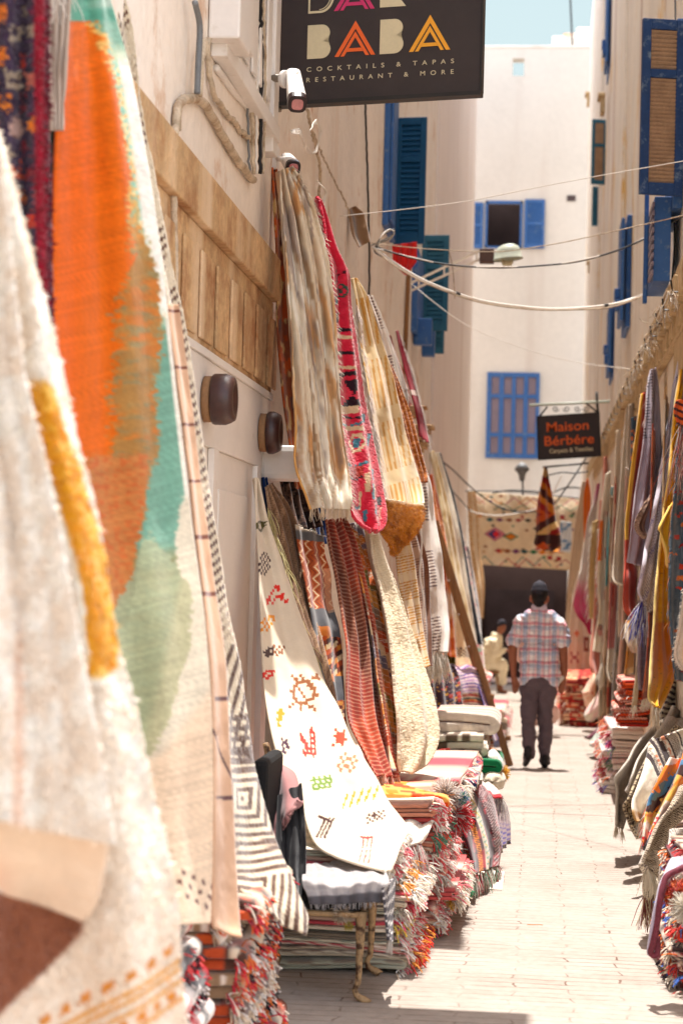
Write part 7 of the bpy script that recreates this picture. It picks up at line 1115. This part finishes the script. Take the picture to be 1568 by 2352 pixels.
wire('grey cable looping before the wide tribal rug', [(1005, 1052, 26), (1040, 1080, 27), (1075, 1114, 28), (1120, 1150, 29), (1165, 1172, 29), (1215, 1176, 29), (1262, 1166, 28), (1300, 1120, 28), (1345, 1052, 28)], .011, M['cableb'])
wire('pale cable hanging across the wide tribal rug', [(1068, 1168, 31), (1100, 1180, 31), (1150, 1184, 31), (1220, 1172, 31), (1258, 1150, 31), (1290, 1090, 31)], .012, M['cablew'])
wire('dark wire crossing the corner left of the wide tribal rug', [(1040, 1130, 26), (1060, 1152, 27), (1080, 1175, 28)], .009, M['cableb'])
wire('dark cable arched above the wide tribal rug', [(1130, 1133, 33), (1170, 1126, 33), (1220, 1128, 33), (1262, 1132, 33), (1300, 1120, 33), (1345, 1122, 32)], .014, M['cableb'])

# ================================================================== leaning plank
LK = empty('leaning_plank', GR(1168, 1762), 'long brown wooden plank with pegs leaning on the left row of rugs', 'plank')
def board(p0, p1, w0, w1, th, m, nm):
    p0, p1 = np.array(p0), np.array(p1); w = MB(); t = (p1-p0)/np.linalg.norm(p1-p0); s = np.cross(t, [0, 1, 0.]); s /= np.linalg.norm(s); w.prism([p0-s*w0, p1-s*w1, p1+s*w1, p0+s*w0], (0, th, 0)); return w.build(nm, m, LK, bevel=.004)
bt = GR(1170, 1760); board(bt, P(1000, 1196, bt[1]+.1), .034, .024, .05, M['wood'], 'board')
a = P(1126, 1660, bt[1]+.2); board(a, P(1003, 1230, bt[1]+.25), .022, .02, .04, M['wood'], 'rail')
for x, y in ((1166, 1696), (1128, 1601)): c = P(x, y, bt[1]); w = MB(); w.box(c-[.025, 0, .022], c+[.025, .05, .022]); w.build('peg', M['wood'], LK, bevel=.004)
for k, (x, y) in enumerate(((1030, 1333), (1053, 1411), (1076, 1485), (1103, 1583))): c = P(x, y, bt[1]-.01); w = MB(); w.tube([c, c+[0, .012, 0]], .008, 8); w.build('nail_head', M['cablew'], LK)

# ================================================================== chair
CH = empty('chair', (-.78, 7.2, gz(7.2)), 'old gilt legged chair with black back, grey cloth thrown over its seat', 'chair')
sx0, sx1, sy0, sy1 = -.98, -.575, 6.95, 7.48; szt = .185; gzc = gz(7.2)
w = MB(); w.box((sx0, sy0, szt-.02), (sx1-.02, sy1, szt+.01)); w.build('seat', M['velvet'], CH, bevel=.02)
w = MB(); w.box((sx0+.01, sy0-.012, szt-.04), (sx1-.01, sy0+.02, szt-.021)); w.box((sx0+.01, sy1-.02, szt-.04), (sx1-.01, sy1+.012, szt-.021)); w.box((sx1-.045, sy0+.022, szt-.04), (sx1-.012, sy1-.022, szt-.021)); w.build('apron', M['gilt'], CH, bevel=.008)
def leg(x, y, s):
    zz = np.array([0, .015, .04, .09, .17, .25, 1.])*(szt-.022-gzc); off = np.array([.03, .045, .018, .0, -.004, .008, .012])*s
    pts = np.stack([x+off, np.full(7, y)-abs(s)*.0, gzc+.003+zz*np.array([1, 1, 1, 1, 1, 1, 1])], 1); q = spline(pts, 22); r = np.interp(np.linspace(0, 1, 23), [0, .08, .2, .5, .85, 1], [.012, .015, .010, .012, .018, .024]); w = MB(); w.tube(q, r, 10); w.build('leg', M['gilt'], CH, smooth=True)
leg(sx1-.03, sy0+.01, 1); leg(sx1-.03, sy1-.01, 1); leg(sx0+.03, sy0+.02, -1); leg(sx0+.03, sy1-.02, -1)
w = MB(); w.box((sx0-.02, sy0+.04, szt+.03), (sx0+.035, sy1-.04, szt+.50)); w.build('backrest', M['velvet'], CH, bevel=.02)
for y in (sy0+.01, sy1-.01):
    w = MB(); w.tube(spline(np.array([(sx0+.02, y, szt-.02), (sx0+.0, y, szt+.12), (sx0+.03, y-.0, szt+.25), (sx0+.0, y, szt+.38), (sx0-.04, y, szt+.52)]), 24), .013, 8); w.build('back_post', M['gilt'], CH, smooth=True)
cloth('seat_cloth', 'grey checked cotton cloth spread over the chair seat with a striped hem', [(705, 1990, 7.5, 800, 1972, 7.5), (698, 2005, 7.25, 872, 1985, 7.45), (694, 2022, 7.05, 886, 2005, 7.25), (696, 2040, 6.97, 893, 2025, 7.05), (706, 2056, 6.93, 884, 2045, 6.95), (712, 2078, 6.92, 880, 2072, 6.92)],
      lambda px, py, u, v: mixc(mixc(mixc(fill(px, (168, 162, 162)), (206, 200, 196), (np.abs((u*7 % 1)-.5) > .3)*.45), (196, 190, 186), (np.abs((v*9 % 1)-.5) > .3)*.35), (92, 88, 92), sm(v, .84, .88)), folds=((1.4, .012, 0, .1), (5, .006, 0, 0)), nz=.01, res=1.7, seed=92, cat='cloth', fr=('B', 60, .02, (190, 184, 184), (0, 0, -1)))
cloth('seat_cloth', 'dark grey striped end of the seat cloth hanging at the corner of the chair', [(876, 2040, 6.92, 905, 2015, 7.2), (880, 2075, 6.9, 902, 2065, 7.15), (884, 2115, 6.9, 898, 2120, 7.1), (890, 2160, 6.9, 898, 2164, 7.0)], lambda px, py, u, v: mixc(fill(px, (84, 78, 84)), (220, 214, 210), (np.abs(((px+py*.3)/7 % 1)-.5) > .36)*1.0), folds=((2, .01, 0, .2),), res=1.6, seed=93, cat='cloth', fr=('B', 40, .04, (226, 216, 206), (0, 0, -1)))
cloth('draped_jacket', 'mauve brown cloth thrown over the chair back', [(622, 1800, 7.45, 650, 1758, 7.5), (612, 1850, 7.3, 676, 1775, 7.4), (610, 1890, 7.2, 690, 1820, 7.3), (618, 1925, 7.2, 690, 1840, 7.2), (640, 1950, 7.2, 664, 1850, 7.2)], lambda px, py, u, v: mixc(fill(px, (150, 100, 98)), (206, 160, 156), sm(u, .5, .9)*.5), folds=((1.5, .03, 0, .3),), res=1.8, seed=94, cat='cloth')
cloth('hanging_cloth', 'black cloth hanging down the side of the chair back', [(640, 1830, 7.3, 692, 1800, 7.3), (636, 1920, 7.2, 700, 1900, 7.2), (640, 2000, 7.1, 700, 1990, 7.15), (660, 2080, 7.05, 694, 2060, 7.1), (676, 2120, 7.05, 690, 2100, 7.05)], lambda px, py, u, v: fill(px, (34, 32, 34)), folds=((2, .02, 0, .1),), res=1.8, seed=95, cat='cloth')
ball('tuft', 'yellow felt scrap dangling below the chair seat', P(801, 2126, 6.97), .02, [(214, 190, 70), (200, 176, 60)], 200, 14, cat='scrap')
ball('tuft', 'tangle of off white wool under the chair seat', P(786, 2094, 6.97), .045, [(226, 206, 180), (206, 180, 150)], 400, 15, cat='wool')

# ================================================================== people
XS = 1.0
def organic(name, caps, voxel, m, parent, colf=None, origin=(0, 0, 0), smooth_it=6, disp=0, ell=()):
    """one continuous surface grown round tapered limbs: caps = (p0, r0, p1, r1[, flatten-y])"""
    import bmesh
    bm = bmesh.new()
    for cp in caps:
        p0, r0, p1, r1 = np.array(cp[0], float), cp[1], np.array(cp[2], float), cp[3]; fy = cp[4] if len(cp) > 4 else 1.0
        t = p1-p0; L = np.linalg.norm(t); t = t/(L+1e-9); up = np.array([0, 1., 0]) if abs(t[1]) < .9 else np.array([1., 0, 0]); a = np.cross(t, up); a /= np.linalg.norm(a); b = np.cross(a, t)
        k = 16; rings = []
        for i in range(5): an = math.pi/2*(1-i/5); rings.append((p0-t*r0*math.sin(an), r0*math.cos(an)))
        rings += [(p0, r0), (p1, r1)]
        for i in range(1, 6): an = math.pi/2*i/5; rings.append((p1+t*r1*math.sin(an), max(r1*math.cos(an), 1e-4)))
        vs = []
        for c, r in rings:
            vs.append([bm.verts.new(tuple((c+max(r, 1e-4)*(math.cos(q)*a+math.sin(q)*b)-((c+max(r, 1e-4)*(math.cos(q)*a+math.sin(q)*b))-c)*np.array([0, 1-fy, 0]))+np.array(origin))) for q in np.linspace(0, 2*math.pi, k, endpoint=False)])
        for i in range(len(vs)-1):
            for j in range(k): bm.faces.new((vs[i][j], vs[i][(j+1) % k], vs[i+1][(j+1) % k], vs[i+1][j]))
        bm.faces.new(vs[0][::-1]); bm.faces.new(vs[-1])
    for c, r in ell:
        res = bmesh.ops.create_uvsphere(bm, u_segments=20, v_segments=14, radius=1.0)
        for v in res['verts']: v.co = Vector((v.co.x*r[0]+c[0]+origin[0], v.co.y*r[1]+c[1]+origin[1], v.co.z*r[2]+c[2]+origin[2]))
    bmesh.ops.recalc_face_normals(bm, faces=bm.faces)
    me = bpy.data.meshes.new(name); bm.to_mesh(me); bm.free(); ob = bpy.data.objects.new(name, me); COL.objects.link(ob)
    md = ob.modifiers.new('r', 'REMESH'); md.mode = 'VOXEL'; md.voxel_size = voxel; md = ob.modifiers.new('s', 'SMOOTH'); md.iterations = smooth_it; md.factor = .5
    bpy.context.view_layer.update(); dg = bpy.context.evaluated_depsgraph_get(); me2 = bpy.data.meshes.new_from_object(ob.evaluated_get(dg)); bpy.data.objects.remove(ob); me2.name = name
    n = len(me2.vertices); v = np.zeros(n*3); me2.vertices.foreach_get('co', v); v = v.reshape(-1, 3)
    if XS != 1: v = v.copy(); v[:, 0] = origin[0]+(v[:, 0]-origin[0])*XS; me2.vertices.foreach_set('co', v.ravel())
    if disp:
        q = v-np.array(origin); h = fbm(q[:, 0]*14+q[:, 2]*3, q[:, 2]*11+q[:, 1]*6, 5, 3)-.5; h2 = np.abs(fbm(q[:, 0]*6+3, q[:, 2]*22+q[:, 0]*9, 8, 2)-.5)
        nn_ = np.zeros(n*3); me2.vertices.foreach_get('normal', nn_); v = v+nn_.reshape(-1, 3)*(disp*(h*1.6+h2*1.2))[:, None]; me2.vertices.foreach_set('co', v.ravel())
    if colf is not None:
        a_ = me2.color_attributes.new('Col', 'FLOAT_COLOR', 'POINT'); cc = np.ones((n, 4)); cc[:, :3] = lin(np.clip(colf(v-np.array(origin)), 0, 1)); a_.data.foreach_set('color', cc.ravel())
    me2.materials.clear(); me2.materials.append(m); me2.update()
    return link(name, me2, None, parent)

# --- the man walking away
MO = GR(1232, 1764); PM = empty('person', MO, 'man in dark cap, plaid shirt and dark trousers, walking away down the lane', 'person')
XS = .94; hx, hz = -.014, 1.565
hand = lambda wx, wy, wz, s: [((wx, wy, wz), .026, (wx+.012*s, wy+.008, wz-.055), .032, .6), ((wx+.012*s, wy+.008, wz-.055), .030, (wx+.018*s, wy+.01, wz-.085), .028, .6)]+\
    [((wx+.018*s+(i-1.5)*.0155, wy+.01, wz-.09), .0088, (wx+.022*s+(i-1.5)*.016, wy+.018, wz-.09-l*.55), .0082) for i, l in enumerate((.062, .074, .07, .055))]+\
    [((wx+.022*s+(i-1.5)*.016, wy+.018, wz-.09-l*.55), .0080, (wx+.022*s+(i-1.5)*.015, wy+.036, wz-.09-l), .0068) for i, l in enumerate((.062, .074, .07, .055))]+\
    [((wx+.028*s, wy-.004, wz-.03), .012, (wx+.052*s, wy+.006, wz-.07), .0095), ((wx+.052*s, wy+.006, wz-.07), .0095, (wx+.056*s, wy+.016, wz-.10), .008)]
skin = [((hx, .01, 1.42), .062, (hx, .012, 1.52), .058), ((hx, 0, 1.54), .072, (hx, .01, 1.60), .078, 1.1), ((hx, .04, 1.50), .05, (hx, .06, 1.56), .058),
        ((-.262, -.0, 1.19), .047, (-.262, .0, 1.04), .043), ((-.262, .0, 1.04), .043, (-.25, .03, .86), .029), ((.222, .0, 1.19), .047, (.232, .0, 1.04), .043), ((.232, .0, 1.04), .043, (.248, .04, .87), .030)]
skin += hand(-.25, .03, .84, 1)+hand(.245, .05, .85, -1)
organic('body', skin, .0052, M['skin'], PM, origin=MO, smooth_it=3, ell=[((hx, .12, 1.555), (.018, .03, .03)), ((hx-.082, .01, 1.555), (.014, .02, .032)), ((hx+.082, .01, 1.555), (.014, .02, .032))])
organic('hair', [((hx, -.028, 1.575), .074, (hx, -.02, 1.60), .079, .95), ((hx, -.036, 1.535), .058, (hx, -.03, 1.57), .07, .9)], .006, M['hair'], PM, origin=MO, smooth_it=1, disp=.012)
organic('cap', [((hx, -.004, 1.625), .087, (hx, -.0, 1.645), .080, 1.12)], .006, M['cap'], PM, origin=MO, smooth_it=4, ell=[((hx, .12, 1.612), (.07, .075, .010)), ((hx, 0, 1.728), (.009, .009, .006))])
def plaid(v):
    x, z = v[:, 0], v[:, 2]; n = len(x); C = np.tile(c3(240, 234, 234), (n, 1)); w = lambda t, p, a, b: ((t/p % 1) > a) & ((t/p % 1) < b)
    zz = z+.004*np.sin(x*30)
    def mx(C, c, m, a=.6): m = (m*a*.78)[:, None]; return C*(1-m)+c3(*c)*m
    C = mx(C, (140, 168, 200), w(zz-.80, .118, .0, .30), .55); C = mx(C, (206, 88, 104), w(zz-.80, .118, .38, .60), .6)
    C = mx(C, (110, 138, 186), w(x+.02, .132, .0, .26), .5); C = mx(C, (206, 90, 104), w(x+.02, .132, .34, .46), .35); C = mx(C, (206, 90, 104), w(x+.02, .132, .82, .94), .35)
    C = mx(C, (70, 70, 90), w(x+.02, .033, .0, .13), .45); C = mx(C, (70, 70, 90), w(zz, .0393, .0, .12), .35); return C
sh = [((-.09, 0, 1.385), .075, (.075, 0, 1.385), .075, .95), ((-.155, 0, 1.335), .078, (.14, 0, 1.335), .078, .9), ((-.11, .0, 1.24), .104, (.09, 0, 1.24), .104, .9), ((-.10, 0, 1.05), .102, (.09, 0, 1.05), .102, .92), ((-.105, 0, .90), .100, (.115, 0, .90), .100, 1.0), ((-.11, 0, .83), .092, (.125, 0, .83), .090, 1.0),
      ((-.19, 0, 1.325), .074, (-.228, 0, 1.235), .074), ((-.225, 0, 1.24), .076, (-.252, 0, 1.165), .074), ((.175, 0, 1.325), .074, (.208, 0, 1.235), .074), ((.205, 0, 1.24), .076, (.222, 0, 1.175), .074), ((-.05, 0, 1.43), .055, (.025, 0, 1.43), .055, .95)]
so = organic('shirt', sh, .0075, M['attr'], PM, colf=plaid, origin=MO, smooth_it=5, disp=.030)
organic('shirt_collar', [((hx-.035, -.012, 1.475), .045, (hx+.035, -.012, 1.475), .045, 1.1)], .006, M['attr'], PM, colf=lambda v: np.tile(c3(206, 196, 210), (len(v), 1)), origin=MO, smooth_it=2)
organic('white_cloth', [((.20, .02, .80), .022, (.23, .02, .84), .016), ((.18, .02, .775), .016, (.20, .02, .80), .02)], .005, M['paper'], PM, origin=MO, disp=.015)['label'] = 'white cloth sticking out of the back pocket'
organic('trousers', [((-.065, 0, .80), .098, (.065, 0, .80), .098, .98), ((-.085, 0, .72), .088, (-.095, -.02, .50), .070), ((-.095, -.02, .50), .071, (-.078, -.14, .17), .056), ((-.078, -.14, .17), .057, (-.077, -.15, .14), .058), ((.082, 0, .72), .088, (.072, .03, .50), .070), ((.072, .03, .50), .071, (.076, .04, .10), .056), ((.076, .04, .10), .057, (.076, .04, .07), .060)], .0075, M['trouser'], PM, origin=MO, disp=.026, smooth_it=4)
for nm, c, l in (('shoe', (.076, .04, 0), 0), ('shoe', (-.088, -.15, .085), 1)):
    x, y, z = c; organic(nm, [((x, y-.045, z+.045), .042, (x-.01*l, y+.04, z+.04-.03*l), .042, 1.0), ((x, y+.04, z+.034-.02*l), .036, (x-.025*l, y+.15, z+.028-.078*l), .030), ((x, y-.03, z+.07), .042, (x, y-.03, z+.09), .045)], .006, M['shoe'], PM, origin=MO, smooth_it=3)
# --- someone walking beyond him
XS = 1.0; BO = GR(1238, 1690); PB = empty('person', BO, 'figure in a pale pink robe, mostly hidden beyond the man in plaid', 'person')
organic('body', [((-.03, 0, 1.42), .05, (-.03, .02, 1.50), .05), ((-.03, .02, 1.53), .075, (-.03, .03, 1.58), .08), ((.20, .02, .85), .024, (.21, .03, .80), .024)]+[((.20+i*.014, .03, .79), .008, (.20+i*.014, .045, .72), .007) for i in range(4)]+[((.19, .03, .81), .009, (.175, .04, .76), .008), ((-.09, 0, .10), .04, (-.09, 0, .02), .04), ((.08, 0, .10), .04, (.08, 0, .02), .04)], .008, M['skin'], PM, origin=BO, smooth_it=2)
organic('robe', [((-.13, 0, 1.33), .085, (.07, 0, 1.33), .085, .9), ((-.12, 0, 1.0), .12, (.07, 0, 1.0), .12), ((-.10, 0, .6), .13, (.08, 0, .6), .13), ((-.09, 0, .25), .13, (.09, 0, .25), .13), ((.13, 0, 1.32), .075, (.18, .02, 1.05), .06), ((.18, .02, 1.05), .06, (.20, .02, .88), .055), ((-.2, 0, 1.32), .075, (-.25, 0, 1.05), .06), ((-.25, 0, 1.05), .06, (-.26, 0, .9), .05)], .012, M['attr'], PB if False else PB, colf=lambda v: np.tile(c3(226, 190, 176), (len(v), 1)), origin=BO, disp=.03)
organic('hair', [((-.03, -.01, 1.57), .084, (-.03, 0, 1.60), .084)], .01, M['attr'], PB, colf=lambda v: np.tile(c3(214, 186, 170), (len(v), 1)), origin=BO)
# --- seated man at the doorway
SO = GR(1128, 1592); SP = empty('person', SO, 'seated person in cream robe and dark cap, leaning forward by the dark doorway', 'person')
SO = SO-np.array([0, 0, 0])
organic('body', [((.10, -.02, 1.08), .05, (.14, -.03, 1.14), .05), ((.15, -.03, 1.17), .075, (.16, -.03, 1.22), .08, 1.1), ((.22, -.05, .80), .028, (.28, -.07, .78), .026)]+[((.29, -.07+.015*i, .78), .009, (.34, -.07+.015*i, .765), .008) for i in range(4)]+[((.28, -.09, .79), .010, (.32, -.11, .79), .009), ((.17, -.04, .30), .04, (.17, -.04, .05), .035), ((.17, -.04, .04), .035, (.26, -.05, .03), .03), ((.13, .12, .30), .04, (.13, .12, .05), .035)], .010, M['skin'], SP, origin=SO, smooth_it=2)
organic('robe', [((-.12, 0, .52), .17, (.0, 0, .60), .17), ((-.08, 0, .70), .17, (.02, 0, .90), .16), ((.02, 0, .92), .15, (.06, 0, 1.0), .11), ((-.0, -.16, .93), .075, (.06, -.18, .72), .065), ((.06, -.18, .72), .06, (.2, -.07, .79), .05), ((-.06, -.07, .52), .12, (.18, -.07, .52), .10), ((-.06, .1, .52), .12, (.16, .1, .52), .10), ((.18, -.06, .50), .095, (.17, -.05, .22), .085), ((.15, .1, .50), .095, (.14, .1, .22), .08)], .014, M['attr'], SP, colf=lambda v: np.tile(c3(232, 218, 186), (len(v), 1)), origin=SO, disp=.04)
organic('cap', [((.15, -.03, 1.25), .086, (.16, -.03, 1.27), .083)], .01, M['cap'], SP, origin=SO)
ST = empty('stool', SO+np.array([-.06, .02, 0]), 'low wooden stool under the seated person in the cream robe', 'stool')
w = MB(); c = SO+np.array([-.06, .02, 0]); w.box(c+[-.2, -.18, .37], c+[.2, .18, .41]); w.build('seat', M['wood'], ST, bevel=.01)
for a_ in (-.16, .16):
    for b_ in (-.14, .14): w = MB(); w.tube([c+[a_, b_, .37], c+[a_*1.1, b_*1.1, .003]], .018, 8); w.build('leg', M['wood'], ST, smooth=True)

# small litter on the paving
g0 = GR(1228, 2127)+np.array([0, 0, .006]); t = np.linspace(-1, 1, 12); mb = MB(); mb.tube(np.stack([g0[0]+.035*t, g0[1]+.006*np.sin(t*3), g0[2]+0*t], 1), .0016, 5); o = mb.build('thread', mat('thread_wool', (226, 110, 40), var=.1, bump=0), None, smooth=True); tagit(o, 'short orange thread lying on the paving in the lane', 'thread')
# pale sky seen low beyond the roofs
sk = bpy.data.materials.new('pale_sky'); sk.use_nodes = True; sn = sk.node_tree; em = sn.nodes.new('ShaderNodeEmission'); gd = sn.nodes.new('ShaderNodeTexGradient'); tc_ = sn.nodes.new('ShaderNodeTexCoord'); cr = sn.nodes.new('ShaderNodeValToRGB')
mp_ = sn.nodes.new('ShaderNodeMapping'); mp_.inputs['Rotation'].default_value = (0, math.pi/2, 0); mp_.inputs['Scale'].default_value = (.006,)*3
cr.color_ramp.elements[0].color = (.185, .215, .212, 1); cr.color_ramp.elements[1].color = (.15, .195, .21, 1)
sn.links.new(tc_.outputs['Object'], mp_.inputs[0]); sn.links.new(mp_.outputs[0], gd.inputs[0]); sn.links.new(gd.outputs[0], cr.inputs[0]); sn.links.new(cr.outputs[0], em.inputs[0]); sn.links.new(em.outputs[0], sn.nodes['Material Output'].inputs[0])
a_ = np.linspace(-.5, .5, 25); V = np.vstack([np.stack([380*np.sin(a_), 380*np.cos(a_), np.full(25, z)], 1) for z in (-30, 60, 150)]); o = link('sky', raw_mesh('sky', V, grid_faces(2, 24)), sk); tagit(o, 'pale blue sky low over the roofs', None, None, 'structure')
